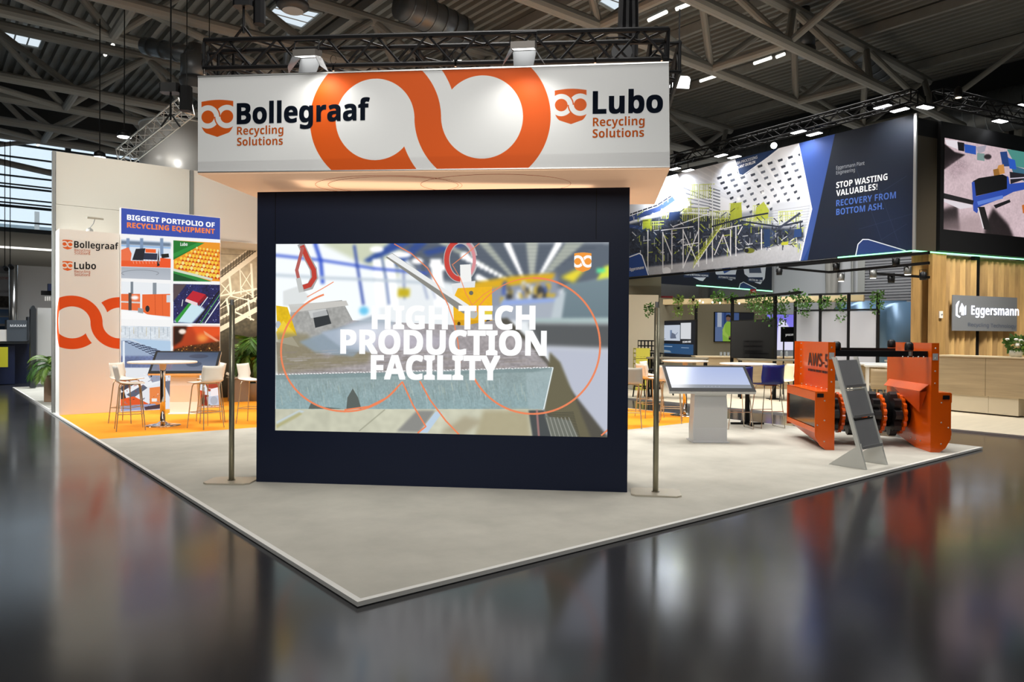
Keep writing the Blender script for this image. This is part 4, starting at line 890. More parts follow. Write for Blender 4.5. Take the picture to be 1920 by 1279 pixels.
def make_stool(label, shell_m, leg_m, loc, rz, group, sled=False, hb=.27, ribs=False, z0=.78):
    t = thing('bar_stool', label, 'stool', loc, rz, group)
    shell_mesh(z0=z0, hb=hb).build('seat_shell', shell_m, t, smooth=True)
    f = z0 - .03
    if not sled:
        for sx in (-1, 1):
            for sy in (-1, 1): MB().path([(sx * .10, sy * .10, f), (sx * .135, sy * .135, f - .01), (sx * .15, sy * .15, f - .05), (sx * .20, sy * .21, .0)], .009, 6).build('leg', leg_m, t)
        k = .185; MB().path([(-k, -k, .27), (k, -k, .27), (k, k, .27), (-k, k, .27), (-k, -k, .27)], .007, 6).build('footrest', leg_m, t)
    else:
        for sx in (-1, 1): MB().path([(sx * .13, -.12, f), (sx * .15, -.16, f - .05), (sx * .22, -.2, .01), (sx * .22, .2, .01), (sx * .15, .16, f - .05), (sx * .13, .12, f)], .008, 6).build('sled_leg', leg_m, t)
        MB().path([(-.2, -.19, .3), (.2, -.19, .3)], .007, 6).build('footrest', leg_m, t); MB().path([(-.2, .19, .3), (.2, .19, .3)], .007, 6).build('footrest', leg_m, t)
    MB().box((0, 0, f + .002), (.24, .24, .018)).build('seat_plate', leg_m, t)
    if ribs:
        for i in range(5): MB().box((0, .195 + .008 * i, z0 + .07 + i * .04), (.36, .006, .006)).build('seam', M_beige2, t)
    return t
M_leg = mat('stool_leg_steel', 'c2b295', .35, .7)
G_ST = 'white bar stools around the round table'
def on(x, y): return Vector((x, y, T + .002))
# facing angle a (direction the sitter looks) -> rz: local -Y is the front
def fz(a): return math.radians(a) + PI / 2
make_stool('front left white bar stool at the chrome bar table, its back to us', M_shell, M_leg, on(-6.28, 12.02), fz(32), G_ST)
make_stool('white bar stool behind the front left one, beside the beige column', M_shell, M_leg, on(-6.85, 13.0), fz(-5), G_ST)
make_stool('white bar stool with ribbed inner back, facing us right of the chrome bar table', M_shell, M_leg, on(-5.42, 13.15), fz(212), G_ST, ribs=True)
make_stool('white bar stool in front on the right of the chrome bar table', M_shell, M_leg, on(-5.15, 12.3), fz(150), G_ST)
make_stool('white bar stool alone in front of the palm, half hidden by the navy screen tower', M_shell, M_leg, on(-4.62, 13.05), fz(-8), G_ST)
def bar_table(label, loc, r, z, group, topm, stem_m, foot='disc', square=None):
    t = thing('bar_table', label, 'bar table', loc, square or 0, group)
    if square is not None: MB().bev((0, 0, z - T - .015), (r * 2, .7, .03), .02).build('table_top', topm, t)
    else: MB().lathe([(r - .01, z - T - .03), (r, z - T - .02), (r, z - T - .008), (r - .01, z - T)], (0, 0, 0), 40).build('table_top', topm, t)
    MB().lathe([(.045, .03), (.042, .5), (.042, .9), (.06, z - T - .035)], (0, 0, 0), 18).build('stem', stem_m, t, smooth=True)
    if foot == 'disc': MB().lathe([(.29, 0), (.29, .008), (.2, .022), (.09, .04), (.05, .07)], (0, 0, 0), 32).build('foot', stem_m, t, smooth=True)
    else:
        for a in range(4): MB().box((.15 * math.cos(a * PI / 2), .15 * math.sin(a * PI / 2), .02), (.3, .05, .03), a * PI / 2).build('foot', stem_m, t)
    return t
pt = atz(305, 798, T); bar_table('round white bar table on a chrome stem in front of the lit poster', on(pt.x, pt.y), .55, 1.135, 'bar tables of the stand', mat('white_table_top', 'e9e0d0', .4), M_chrome)
# --- tilted touch screen kiosks
def kiosk(label, BL, BR, TL, TR, basew, m_body, scr_m, bz):
    c = (BL + BR + TL + TR) / 4; rz = math.atan2((BR - BL).y, (BR - BL).x)
    t = thing('touch_kiosk', label, 'kiosk', Vector((c.x, c.y, T + .001)), rz)
    X = (BR - BL).normalized(); Yv = (TL - BL).normalized(); N = X.cross(Yv).normalized()
    MB().slab(BL - N * .05, BR - N * .05, TR - N * .05, TL - N * .05, .045).build('housing', m_body, t, True)
    MB().slab(BL - N * .004, BR - N * .004, TR - N * .004, TL - N * .004, .006).build('bezel', M_black, t, True)
    i = .045; a = lambda P, x, y: P + X * x + Yv * y + N * .004
    picture('screen', scr_m, a(BL, i, i + .03), a(BR, -i, i + .03), a(TR, -i, -i), a(TL, i, -i), t)
    # pedestal: curved side profile pushed across
    Xh = Vector((X.x, X.y, 0)).normalized(); Yh = Vector((-Xh.y, Xh.x, 0)); o = Vector((c.x, c.y, T + .001)); zt = (BL.z + TL.z) / 2 - T - .08
    fr = [(-.2, 0), (-.2, .015), (-.16, .03), (-.13, .25 * zt), (-.17, .6 * zt), (-.15, .8 * zt), (-.2, zt - .12)]; bk = [(.16, zt + .08), (.1, .8 * zt), (.09, .55 * zt), (.12, .25 * zt), (.14, .03), (.2, .015), (.2, 0)]
    mbp = MB(); out = fr + bk; n = len(out)
    vs = [o + Yh * y + ZUP * z - Xh * (basew / 2 * (1 + (.1 if z < .02 else 0) + .04 * math.sin(z * 6))) for y, z in out] + [o + Yh * y + ZUP * z + Xh * (basew / 2 * (1 + (.1 if z < .02 else 0) + .04 * math.sin(z * 6))) for y, z in out]
    mbp.add(vs, [tuple(range(n))[::-1], tuple(range(n, 2 * n))] + [(k, (k + 1) % n, n + (k + 1) % n, n + k) for k in range(n)]).build('pedestal', m_body, t, True)
    MB().tube(BL.lerp(BR, .045) - N * .06 - Yv * .0, BL.lerp(BR, .045) - N * .06 - Yv * .02, .012, 8).build('power_button', M_black, t, True)
    return t
cvk = Canvas(480, 280, None, 'b9c6e8'); cvk.poly([(0, 0), (480, 0), (480, 235), (0, 235)], 'aebde6', col2='c2cdec'); cvk.poly([(0, 235), (480, 235), (480, 280), (0, 280)], '8f959f')
for i in range(5): cvk.ell((200 + i * 22, 260), 3, 3, 'e0e4ea', .7)
BLk = aty(1255.5, 733, 10.9); BRk = aty(1418, 734.5, 10.9); BRk.z = BLk.z = (BLk.z + BRk.z) / 2
TLk = Vector((BLk.x, 11.45, aty(1241, 685, 11.45).z)); TRk = TLk + (BRk - BLk)
kiosk('white kiosk with a large tilted pale blue touch screen right of the navy tower', BLk, BRk, TLk, TRk, .50, mat('kiosk_white', 'c9cbcc', .4), picmat('kiosk_screen', cvk, emit=.95, base=0, rough=.15), 0)
cvl = Canvas(480, 280, None, '6a7c9c'); cvl.poly([(0, 0), (480, 0), (480, 280), (0, 280)], '54698c', col2='9fa9c2'); cvl.ell((330, 60), 75, 32, '4c5672', .8, 4); cvl.ell((310, 180), 60, 40, '59647e', .8, 4); cvl.rect(30, 150, 150, 265, 'a59ab4', al=.7)
for i in range(6): cvl.line([(60 + i * 14, 165), (60 + i * 14, 255)], 3, 'c2646a', .5)
BLl = aty(277, 702, 14.1); BRl = aty(405, 698.5, 14.35); zz = (BLl.z + BRl.z) / 2; BLl.z = BRl.z = zz
nv = Vector((-(BRl - BLl).y, (BRl - BLl).x, 0)).normalized(); TLl = BLl + nv * .56 + ZUP * .42; TRl = BRl + nv * .56 + ZUP * .42
kiosk('beige kiosk with a tilted dark touch screen behind the round bar table', BLl, BRl, TLl, TRl, .5, M_shell, picmat('kiosk_screen_left', cvl, emit=.55, base=0, rough=.12), 0)
# --- palms
def palm(name, label, loc, n, L, h0, m, planter=None, rz=0, spread=1.0, seed=1, lean=0):
    rnd = random.Random(seed); t = thing(name, label, 'plant', loc, rz)
    for k in range(n):
        az = 2 * PI * k / n * 1.0 + rnd.uniform(-.3, .3); el = rnd.uniform(.5, 1.35); LL = L * rnd.uniform(.7, 1.1); mb = MB()
        d = Vector((math.cos(az), math.sin(az), 0)); p = Vector((0, 0, h0)); pts = [p.copy()]; a = el
        for s in range(9):
            p = p + (d * math.cos(a) * spread + ZUP * math.sin(a)) * LL / 9; a -= .19 + .02 * s; pts.append(p.copy())
        mb.path(pts, [.007 - .0006 * i for i in range(len(pts))], 4)
        side = d.cross(ZUP).normalized()
        for s in range(2, len(pts)):
            for sub in (0, .33, .66):
                q = pts[s - 1].lerp(pts[s], sub); tg = (pts[s] - pts[s - 1]).normalized(); ll = LL * .30 * math.sin(PI * (s + sub) / 11.5) ** .7
                for sg in (-1, 1):
                    e = q + (side * sg * .75 + tg * .65 - ZUP * .28).normalized() * ll; mid = q.lerp(e, .45) + ZUP * .015; wv = tg * .016
                    mb.add([q, mid - wv, e, mid + wv], [(0, 1, 2, 3)])
        mb.build('frond', m if k % 3 else M_leaf2, t)
    if planter == 'wood': MB().bev((0, 0, .3), (.34, .34, .6), .01).build('planter', mat('brown_planter', '8a6f58', .6), t); 
    elif planter: MB().lathe([(.17, 0), (.2, .4), (.2, .42), (.17, .42), (.16, .36)], (0, 0, 0), 20).build('planter', mat('grey_planter', '8d8478', .6), t, smooth=True)
    MB().lathe([(.012, h0 - .35), (.02, h0)], (0, 0, 0), 6).build('stem', M_leaf, t)
    return t
p = uv(4.1, 13.25, T + .002); palm('potted_palm', 'bushy green palm in front of the brown photo wall', p, 34, 1.5, .85, M_leaf, 'pot', spread=.42, seed=4)
p = uv(.38, 15.6, T + .002); palm('potted_palm', 'green palm in a brown planter left of the beige column', p, 30, .95, .72, M_leaf, 'wood', spread=.85, seed=9)
bx = thing('storage_box', 'low grey tilted crate standing by the palm in front of the photo wall', 'box', uv(3.75, 13.3, T + .002), YAW)
MB().bev((0, 0, .27), (.4, .35, .54), .02).build('body', mat('crate_grey', '8c7d6c', .6), bx); MB().box((0, 0, .56), (.44, .39, .03)).build('lid', M_beige2, bx)
# ================================================================ SILVER TRUSS AND DRUM BEHIND THE PARTITION
p = onpl(228, 296, uv(0, 13.2), UD); 
ta = aty(232, 294, 16.3); tb = aty(350, 200, 15.1)
box_truss(ta, tb, .3, ATUBE, 'silver box truss slanting up behind the partition top', 'silver trusses behind the partition', step=.35, r=.02, rb=.009)
tc_ = aty(392, 214, 15.3); box_truss(tb + (tc_ - tb).normalized() * .3, tc_, .3, ATUBE, 'short silver box truss going behind the left end of the sign', 'silver trusses behind the partition', step=.35, r=.02, rb=.009)
for o_t, pq in ((tb, 'chain'),):
    st = [o for o in col.objects if o.get('group') == 'silver trusses behind the partition']
    for s_ in st: MB().tube(tb if s_ is st[0] else tc_, (tb if s_ is st[0] else tc_) + ZUP * 4, .01, 4).build('chain', M_black, s_, True)
dr = thing('round_fabric_tower', 'big pale grey cylinder rising behind the tall partition', 'tower', aty(345, 320, 17.5), 0)
c_ = aty(342, 320, 18.0); MB().lathe([(.95, 4.5), (.95, c_.z + 1.02)], (c_.x, c_.y, 0), 40).build('drum', mat('grey_cloth', 'b9b6b0', .35, .3), dr, True, True)
MB().lathe([(.97, c_.z + 1.0), (.97, c_.z + 1.05)], (c_.x, c_.y, 0), 40).build('rim', M_alu, dr, True, True)
def high_lamp(x, y, Y, label, r=.11, power=0, m=None):
    p = aty(x, y, Y); t = thing('high_spotlight', label, 'spotlight', p, 0, None)
    MB().lathe([(r * .2, .16), (r * .9, .1), (r, .0)], p, 14).build('housing', M_blk2, t, True, True); MB().lathe([(r * .95, -.006), (r * .95, .0)], p, 14).build('lamp_glass', M_lamp, t, True)
    MB().tube(p + ZUP * .14, p + ZUP * 3.2, .012, 5).build('bracket', M_black, t, True)
high_lamp(233, 257, 16.5, 'bright round lamp left of the silver truss', .15); high_lamp(187, 295, 17, 'bright round lamp right above the partition top edge', .13)
spot('drum_beam', aty(310, 262, 16.0), aty(315, 300, 17.2), 38, 1.6, (1, 1, 1), .8)
# ================================================================ RIGHT PART OF THE STAND
M_leg2 = mat('stool_leg_chrome', 'c9bfae', .2, 1.0); G_S2 = 'bar stools on the right half of the stand'
M_shade = mat('shaded_stool_shell', 'b5aea2', .5); M_cream = mat('cream_shell', 'eee0bd', .5)  # first shell: the stool's shade is put into its darker colour
make_stool('grey-looking bar stool with its back to us right beside the navy tower edge', M_shade, M_leg, on(2.08, 12.8), fz(80), G_S2)
make_stool('white bar stool partly behind the right steel post', M_shell, M_leg, on(2.72, 14.4), fz(20), G_S2, ribs=True)
make_stool('farther white bar stool just behind the right steel post', M_shell, M_leg, on(2.98, 15.5), fz(-30), G_S2)
make_stool('white bar stool with its back to us at the left edge of the touch kiosk', M_shell, M_leg, on(2.97, 13.6), fz(75), G_S2)
make_stool('royal blue bar stool with wire sled legs between kiosk and orange machine', M_blue, M_leg2, on(4.52, 12.9), fz(100), G_S2, sled=True, hb=.33)
make_stool('blue bar stool hidden behind the touch kiosk, only its wire legs showing', M_blue, M_leg2, on(3.93, 12.75), fz(95), G_S2, sled=True, hb=.3)
M_ttop = mat('white_table_top', 'e9e0d0', .4)
p = atz(1284, 779, T); bar_table('round white bar table on a chrome stem behind the touch kiosk', on(p.x, p.y), .46, 1.14, 'bar tables of the stand', M_ttop, M_chrome)
p = atz(1401, 796, T); bar_table('round white bar table on a black stem by the blue stools', on(p.x, p.y), .5, 1.145, 'bar tables of the stand', M_ttop, M_black, foot='star')
# --- brochure stand
FL, FR = atz(1625, 881, T + .001), atz(1673, 873, T + .001); FR = FL + UD * (FR - FL).dot(UD)
TLs = onpl(1568, 670, FL, VD); TRs = TLs + (FR - FL)
bs = thing('brochure_rack', 'leaning white metal brochure rack with three dark grey panels by the orange machine', 'brochure stand', (FL + FR) / 2, YAW)
M_rack = mat('rack_white', 'c6c7c2', .45); M_rk2 = mat('rack_grey_panel', '7e7f81', .5, noise=((2, 2, 2), .06))
ax = (TLs - FL).normalized(); nb = ax.cross(UD).normalized()
for P0 in (FL, FR):
    P1 = P0 + (TLs - FL)
    MB().add([P0 + UD * a + VD * b for a, b in ((-.016, 0), (.016, 0), (.016, .05), (-.016, .05))] + [P1 + UD * a + VD * b for a, b in ((-.016, 0), (.016, 0), (.016, .05), (-.016, .05))],
             [(3, 2, 1, 0), (4, 5, 6, 7), (0, 1, 5, 4), (1, 2, 6, 5), (2, 3, 7, 6), (3, 0, 4, 7)]).build('side_rail', M_rack, bs, True)
    q1 = P0.lerp(P1, .2) + VD * .03
    MB().ext([(0, 0), (.46, 0), (.05, .31)], P0 + VD * .02 - UD * .004, VD, ZUP, UD * .008).build('foot_plate', M_rack, bs, True)
Lr = (TLs - FL).length
for a, b_ in ((.97, .72), (.69, .45), (.43, .175)):
    A_ = FL + ax * Lr * b_ + UD * .018 + VD * .02; B_ = FR + ax * Lr * b_ - UD * .018 + VD * .02; C_ = FR + ax * Lr * a - UD * .018 + VD * .02; D_ = FL + ax * Lr * a + UD * .018 + VD * .02
    MB().slab(A_, B_, C_, D_, .006).build('panel', M_rk2, bs, True)
    MB().slab(A_ - VD * .03 - ZUP * .0, B_ - VD * .03, B_ - VD * .03 + ZUP * .035, A_ - VD * .03 + ZUP * .035, .004).build('shelf_lip', M_rk2, bs, True)
MB().tube(FL + ax * Lr * .43 + VD * .02, FR + ax * Lr * .43 + VD * .02, .012, 6).build('cross_bar', M_black, bs, True)
MB().tube(FL + ax * Lr * .7 + VD * .02, FR + ax * Lr * .7 + VD * .02, .01, 6).build('cross_bar', M_rack, bs, True)
# --- the orange machine
MO = atz(1564, 844, T + .001); ma = thing('orange_separator', 'large glossy orange two-cheek industrial machine with black drum and orange scalloped rings', 'machine', MO, SA)
def mp(x, d, z): return MO + SD * x + SN * d + ZUP * z
GAP = onpl(1744, 850, MO, SD); W_ = (GAP - MO).length; HT = 1.535
M_or = M_orange; M_or2 = mat('machine_orange_dark', 'c4480c', .3); M_mirror = mat('polished_dark_steel', '55565a', .12, 1.0)
M_drum = mat('black_drum', '0b0b0d', .38); M_bolt = mat('bolt_zinc', 'd8d2c8', .3, .9); M_stk = mat('grey_sticker', 'aeb0b2', .5)
bolt0 = MB().lathe([(.011, 0), (.011, .006), (.006, .011)], (0, 0, 0), 8).build('bolt', M_bolt, ma); bolts = [bolt0]; bd = bolt0.data; bpy.data.objects.remove(bolt0)
def bolt(P, nrm):
    l, rz = XF[ma]; iR = Matrix.Rotation(-rz, 3, 'Z'); o = bpy.data.objects.new('bolt', bd); col.objects.link(o); o.parent = ma
    M = (iR @ Vector(nrm)).to_track_quat('Z', 'Y').to_matrix().to_4x4(); M.translation = iR @ (P - l); o.matrix_local = M
def cheek(x0, s, D, name):
    """x0 inner plane; s=-1 flange and box extend to the left, +1 to the right"""
    e = .27; zs = .83
    # front flange outline
    out = [(0, 0), (s * .12, 0), (s * .20, .06), (s * e, .19), (s * e, zs), (s * .10, zs), (s * .10, HT), (0, HT)]
    if s > 0: out = out[::-1]
    MB().ext(out, mp(x0, -.006, 0), SD, ZUP, SN * .012).build('front_flange', M_or, ma, True)
    # main plate standing in depth, bottom runs up towards the back
    pl_ = [(0, 0), (D * .3, 0), (D, .17), (D, HT), (0, HT)]
    MB().ext(pl_, mp(x0, 0, 0), SN, ZUP, SD * (s * .012)).build('side_plate', M_or, ma, True)
    # rear flange
    MB().ext([(0, .2), (s * .09, .2), (s * .09, HT), (0, HT)], mp(x0, D, 0), SD, ZUP, SN * .01).build('rear_flange', M_or, ma, True)
    # outer box: shelf, strip, mirror panel, channel, lower skirt
    d2 = D * .86; X = x0 + s * e
    def q(a, b, c, d, nm, m_, t=.01): MB().slab(a, b, c, d, t).build(nm, m_, ma, True)
    q(mp(x0, 0, zs), mp(X, 0, zs), mp(X, d2, zs), mp(x0, d2, zs), 'shelf_plate', M_or)
    q(mp(X, 0, zs), mp(X, 0, zs - .13), mp(X, d2, zs - .13), mp(X, d2, zs), 'upper_strip', M_or)
    q(mp(X - s * .02, 0, zs - .13), mp(X - s * .02, 0, .30), mp(X - s * .02, d2, .30), mp(X - s * .02, d2, zs - .13), 'steel_cover', M_mirror)
    q(mp(X, 0, .31), mp(X - s * .0, 0, .24), mp(X, d2, .24), mp(X, d2, .31), 'lower_channel', M_or)
    q(mp(X, 0, .24), mp(x0 + s * .12, 0, .02), mp(x0 + s * .12, d2 * .8, .12), mp(X - s * .03, d2, .24), 'skirt', M_or2)
    q(mp(x0, d2, zs), mp(X, d2, zs), mp(X, d2, .2), mp(x0, d2, .2), 'end_plate', M_or2)
    MB().box(mp(x0 + s * .2, -.012, zs - .055), (.09, .006, .055), SA).build('slot', M_black, ma, True)
    for z in (.97, 1.14, 1.32, 1.46): bolt(mp(x0 + s * .05, -.006, z), -SN)
    for z in (.12, .42, .7): bolt(mp(x0 + s * .14, -.006, z), -SN)
    bolt(mp(x0 + s * .235, -.006, .35), -SN)
    MB().box(mp(x0 + s * .05, -.009, 1.34), (.07, .004, .095), SA).build('sticker', M_stk, ma, True)
cheek(0, -1, 1.7, 'l'); cheek(W_, 1, 1.5, 'r')
for d in (.25, .5, .75, 1.0, 1.25, 1.5):
    bolt(mp(-.03, d, .845), ZUP); bolt(mp(W_ - .004, d * .85, .93), -SD); bolt(mp(-.014, 1.6, .9 + d * .4), -SD)
for d in (.3, .45, .6): bolt(mp(W_ - .002, d, .12), -SD)
# marking on the left cheek (outer face)
def mtxt(s, d0, d1, z, cap, m_, bo=.02):
    lettering(s, mp(-.016, d0, z), mp(-.016, d1, z), cap, m_, ma, bo, off=-SD * .004)
mtxt('AWS-55', 1.22, .05, 1.16, .20, mat('marking_dark', '3a1410', .6), .02)
for i in range(11): MB().box(mp(-.018, 1.18 - i * .1, 1.09), (.004, .05 + .02 * (i % 3), .035), SA).build('small_mark', MATS['marking_dark'], ma, True)
# deflector hood inside the right cheek
MB().slab(mp(W_ - .01, .05, .95), mp(W_ - .11, .10, .85), mp(W_ - .11, 1.35, .85), mp(W_ - .01, 1.4, .95), .01).build('deflector', M_or, ma, True)
MB().slab(mp(W_ - .11, .10, .85), mp(W_ - .11, .10, .55), mp(W_ - .11, .3, .62), mp(W_ - .11, 1.0, .85), .01).build('deflector_side', M_or2, ma, True)
MB().ext([(0, 0), (-.1, -.02), (-.1, -.3)], mp(W_, .12, .85), SD, ZUP, SN * .012).build('gusset', M_or2, ma, True)
# drum with cogs and rings
zr, dr_ = .46, .78
MB().tube(mp(.02, dr_, zr), mp(W_ - .02, dr_, zr), .20, 32).build('drum', M_drum, ma, True, True)
def disc(x, r, th, m_, nm, teeth, amp, ri=0.0):
    n = teeth * 4; o = []
    for i in range(n):
        a = 2 * PI * i / n; rr = r - (amp if i % 4 in (0,) else 0) + (amp * .4 if i % 4 == 2 else 0); o.append((rr * math.cos(a), rr * math.sin(a)))
    C = mp(x, dr_, zr); mb = MB(); vs = []
    for off in (0, th):
        vs += [C + SD * off + SN * a + ZUP * b for a, b in o]
    k = len(o); mb.add(vs, [tuple(range(k)), tuple(range(k, 2 * k))[::-1]] + [(i, k + i, k + (i + 1) % k, (i + 1) % k) for i in range(k)]); mb.build(nm, m_, ma, True)
for x in (.12, .42, .72, 1.02, 1.30): disc(x, .315, .10, M_drum, 'cog_disc', 9, .06)
for x in (.27, .58, .86, 1.15): disc(x, .30, .045, M_or, 'scalloped_ring', 18, .022)
MB().tube(mp(0, dr_ + .5, zr + .1), mp(W_, dr_ + .5, zr + .1), .14, 20).build('rear_drum', M_drum, ma, True, True)
for x in (.3, .7, 1.1): disc(x, .24, .04, M_drum, 'cog_disc', 8, .04)
# top beams and knobs
MB().box(mp(W_ / 2, .12, 1.375), (W_ - .02, .07, .085), SA).build('top_beam', M_blk2, ma, True)
MB().box(mp(W_ / 2 - .06, .95, 1.42), (W_ - .1, .05, .05), SA).build('rear_beam', M_blk2, ma, True)
for x, d, z in ((.07, .16, 1.42), (W_ - .25, .12, 1.42), (W_ - .12, 1.05, 1.45)): MB().lathe([(.055, 0), (.06, .03), (.055, .1), (.03, .125)], mp(x, d, z), 14).build('knob', M_blk2, ma, True, True)
MB().lathe([(.025, 0), (.025, .06)], mp(W_ - .25, .07, 1.35), 10).build('clamp', M_bolt, ma, True)
for i in range(5): bolt(mp(W_ - .35 + i * .07, .08, 1.335), -SN)
# ================================================================ NEIGHBOUR STAND ON THE RIGHT
KY = 17.4; K = aty(1714, 469, KY); ZB = K.z; ZTp = aty(1714, 213, KY).z
far = atz(1205, 517, ZB); BD = (far - K); BD.z = 0; BL_N = BD.length; BD.normalize(); BN = Vector((-BD.y, BD.x, 0))
if BN.dot(Vector((0, -1, 0))) < 0: BN = -BN          # BN points to the viewer
K0 = Vector((K.x, K.y, 0)); rt = atz(1920, 485.5, ZB); FD = (rt - K); FD.z = 0; FD.normalize(); FN = Vector((-FD.y, FD.x, 0))
M_nfl = mat('neighbour_floor', 'c6bba4', .6, noise=((1, 8, 1), .07))
npf = thing('neighbour_platform', 'pale wood-look platform of the neighbouring stand beyond the dark aisle', 'platform', uv(12.1, 5, 0), YAW)
slabuv([(12.12, -9), (24, -9), (24, 27), (12.12, 27)], .002, T).build('deck', M_nfl, npf, True)
slabuv([(12.09, -9), (12.12, -9), (12.12, 27), (12.09, 27)], .002, T + .002).build('edge_trim', M_alu, npf, True)
# --- long hanging banner
LBN = BL_N + 1.2
bn = thing('hanging_banner', 'long dark hanging banner with a photo of a sorting plant and STOP WASTING VALUABLES lettering', 'banner', K0 + BD * LBN / 2 + ZUP * ZB, math.atan2(BD.y, BD.x))
def bp_(a, z, o=0.0): return K0 + BD * a + BN * o + ZUP * z
MB().add([bp_(a, z, o) for o in (-.002, -.12) for a, z in ((0, ZB), (LBN, ZB), (LBN, ZTp), (0, ZTp))], [(0, 1, 2, 3), (7, 6, 5, 4), (0, 4, 5, 1), (1, 5, 6, 2), (2, 6, 7, 3), (3, 7, 4, 0)]).build('banner_frame', M_black, bn, True)
MB().box(bp_(0, (ZB + ZTp) / 2, .0), (.06, .06, ZTp - ZB), YAW).build('corner_profile', M_alu, bn, True)
qb = [px(bp_(LBN, ZTp)), px(bp_(0, ZTp)), px(bp_(0, ZB)), px(bp_(LBN, ZB))]
cv = Canvas(2000, 560, qb, '20242c'); P_ = cv.poly
P_([(1560, 200), (1720, 180), (1720, 480), (1500, 490)], '1f232c', col2='191f2e'); P_([(1620, 380), (1714, 340), (1714, 470), (1640, 480)], '1d2740', soft=30)
for a, b_ in (((1590, 400), (1700, 330)), ((1610, 430), (1714, 400)), ((1640, 330), (1690, 470)), ((1600, 300), (1660, 470)), ((1620, 470), (1700, 420))): cv.line([a, b_], 1, '2c3852', .6)
# plant photo
ph = [(1100, 300), (1497, 262), (1522, 392), (1500, 489), (1100, 540)]
P_([(1100, 250), (1500, 200), (1522, 392), (1500, 489), (1100, 540)], 'e7eaf0')
P_([(1100, 440), (1520, 380), (1500, 489), (1100, 540)], '9aa0ab', soft=3)
for i in range(13):
    x = 1180 + i * 26; P_([(x, 300 + i * 1), (x + 9, 298), (1440 + i * 7, 400), (1432 + i * 7, 400)], 'b9bec8', al=.35, soft=1)
for r in range(8):
    for c in range(9):
        x = 1344 + c * 19 + r * 6; y = 333 + r * 9.5 - c * 5.5 + c * r * .4
        if x < 1500 and y < 398: P_([(x, y), (x + 9 - r * .5, y - 3), (x + 10 - r * .6, y + 1), (x + 2, y + 4.2)], '5c626e' if (r * c) % 3 else '363b45')
for r in range(9): cv.line([(1240, 335 + r * 12), (1330, 372 + r * 5)], 2.2, '7f8794', .8)
for r in range(8): cv.line([(1330, 352 + r * 6), (1350, 358 + r * 6)], 2.5, '5a606c', .8)
P_([(1448, 382), (1520, 372), (1512, 420), (1450, 425)], 'c4c9d2', soft=2)
for i in range(9): cv.line([(1446, 396 + i * 5), (1518, 386 + i * 5)], .8, '8c929d', .8)
P_([(1180, 500), (1300, 480), (1420, 462), (1507, 452), (1500, 489), (1180, 528)], 'b4b6bb', col2='a9abb2', noise=.06)
P_([(1180, 420), (1260, 400), (1330, 405), (1385, 412), (1415, 425), (1505, 430), (1508, 448), (1400, 472), (1300, 490), (1180, 505)], '343a48', soft=2, noise=.6, ns=6)
cv.line([(1180, 411), (1235, 392), (1262, 373)], 9, '3a4d80'); cv.line([(1182, 402), (1232, 385), (1258, 368)], 2.5, '1c2130'); cv.line([(1180, 424), (1205, 428)], 6, '3a4d80')
for i in range(8): cv.line([(1186 + i * 9.5, 407 - i * 4), (1186 + i * 9.5, 399 - i * 4)], 1, 'e8edf5')
rs = np.random.RandomState(11)
YG = 'b5c04a'
for (x0, y0, x1, y1) in ((1268, 372, 1300, 398), (1295, 345, 1340, 372), (1280, 390, 1330, 415), (1205, 415, 1245, 430), (1330, 395, 1375, 428), (1368, 380, 1392, 415), (1412, 384, 1442, 412), (1400, 408, 1450, 420), (1240, 390, 1275, 410), (1460, 395, 1505, 415)):
    for i in range(int((x1 - x0) / 3.4)): cv.line([(x0 + i * 3.4, y0 + rs.rand() * 4), (x0 + i * 3.4, y1)], 1.3, YG if i % 3 else 'dfe6b0', .95)
    cv.line([(x0, y0 + 2), (x1, y0)], 1.3, 'c5cf62'); cv.line([(x0, (y0 + y1) / 2), (x1, (y0 + y1) / 2 - 2)], 1.2, 'c5cf62')
P_([(1370, 382), (1390, 380), (1392, 412), (1368, 414)], 'a9b23a', al=.9); P_([(1418, 390), (1432, 378), (1442, 394), (1440, 410), (1416, 411)], 'aeb83e', al=.9); P_([(1205, 412), (1222, 410), (1222, 428), (1206, 430)], 'b2bd3c', al=.9)
for i in range(420):      # clutter of beams, rails and machine parts in the printed photo
    x = 1185 + rs.rand() * 320; top = 392 + abs(x - 1300) * .06; y = top + rs.rand() ** .8 * (488 - (x - 1185) * .09 - top)
    cc = ['20252f', '2c3444', 'c9cdd4', 'aab83e', '4a5364', '30486f', 'e4e6ea', '15181f', '7d8490', 'b7c24a'][rs.randint(10)]; L_ = 3 + rs.rand() * 12
    dx, dy = [(0, 1), (0, 1), (1, -.12), (.8, -.6), (.7, .7)][rs.randint(5)]; cv.line([(x, y), (x + dx * L_, y + dy * L_)], .8 + rs.rand() * 1.3, cc, .85)
for x, y0, y1 in ((1310, 325, 500), (1336, 320, 490), (1243, 435, 508), (1260, 432, 505), (1281, 430, 503), (1215, 432, 512), (1380, 425, 480), (1428, 430, 468), (1281, 430, 503), (1370, 430, 480), (1325, 450, 495)): cv.line([(x, y0), (x, y1)], 2.0, 'dfe2e6')
for a, b_ in (((1281, 432), (1310, 498)), ((1310, 432), (1282, 500)), ((1243, 437), (1260, 480)), ((1340, 478), (1356, 440)), ((1356, 440), (1370, 478)), ((1262, 425), (1330, 400)), ((1240, 432), (1300, 425)), ((1292, 398), (1330, 404)), ((1282, 460), (1310, 455)), ((1342, 432), (1390, 422)), ((1384, 440), (1392, 425))): cv.line([a, b_], 1.8, 'e6e8ec')
for k in (0, 9, 18): cv.line([(1300 + k * .3, 503 - k), (1330 + k * .6, 458 - k), (1352 + k * .6, 425 - k)], 2 if k == 0 else 1.3, 'e8eaec' if k == 0 else YG)
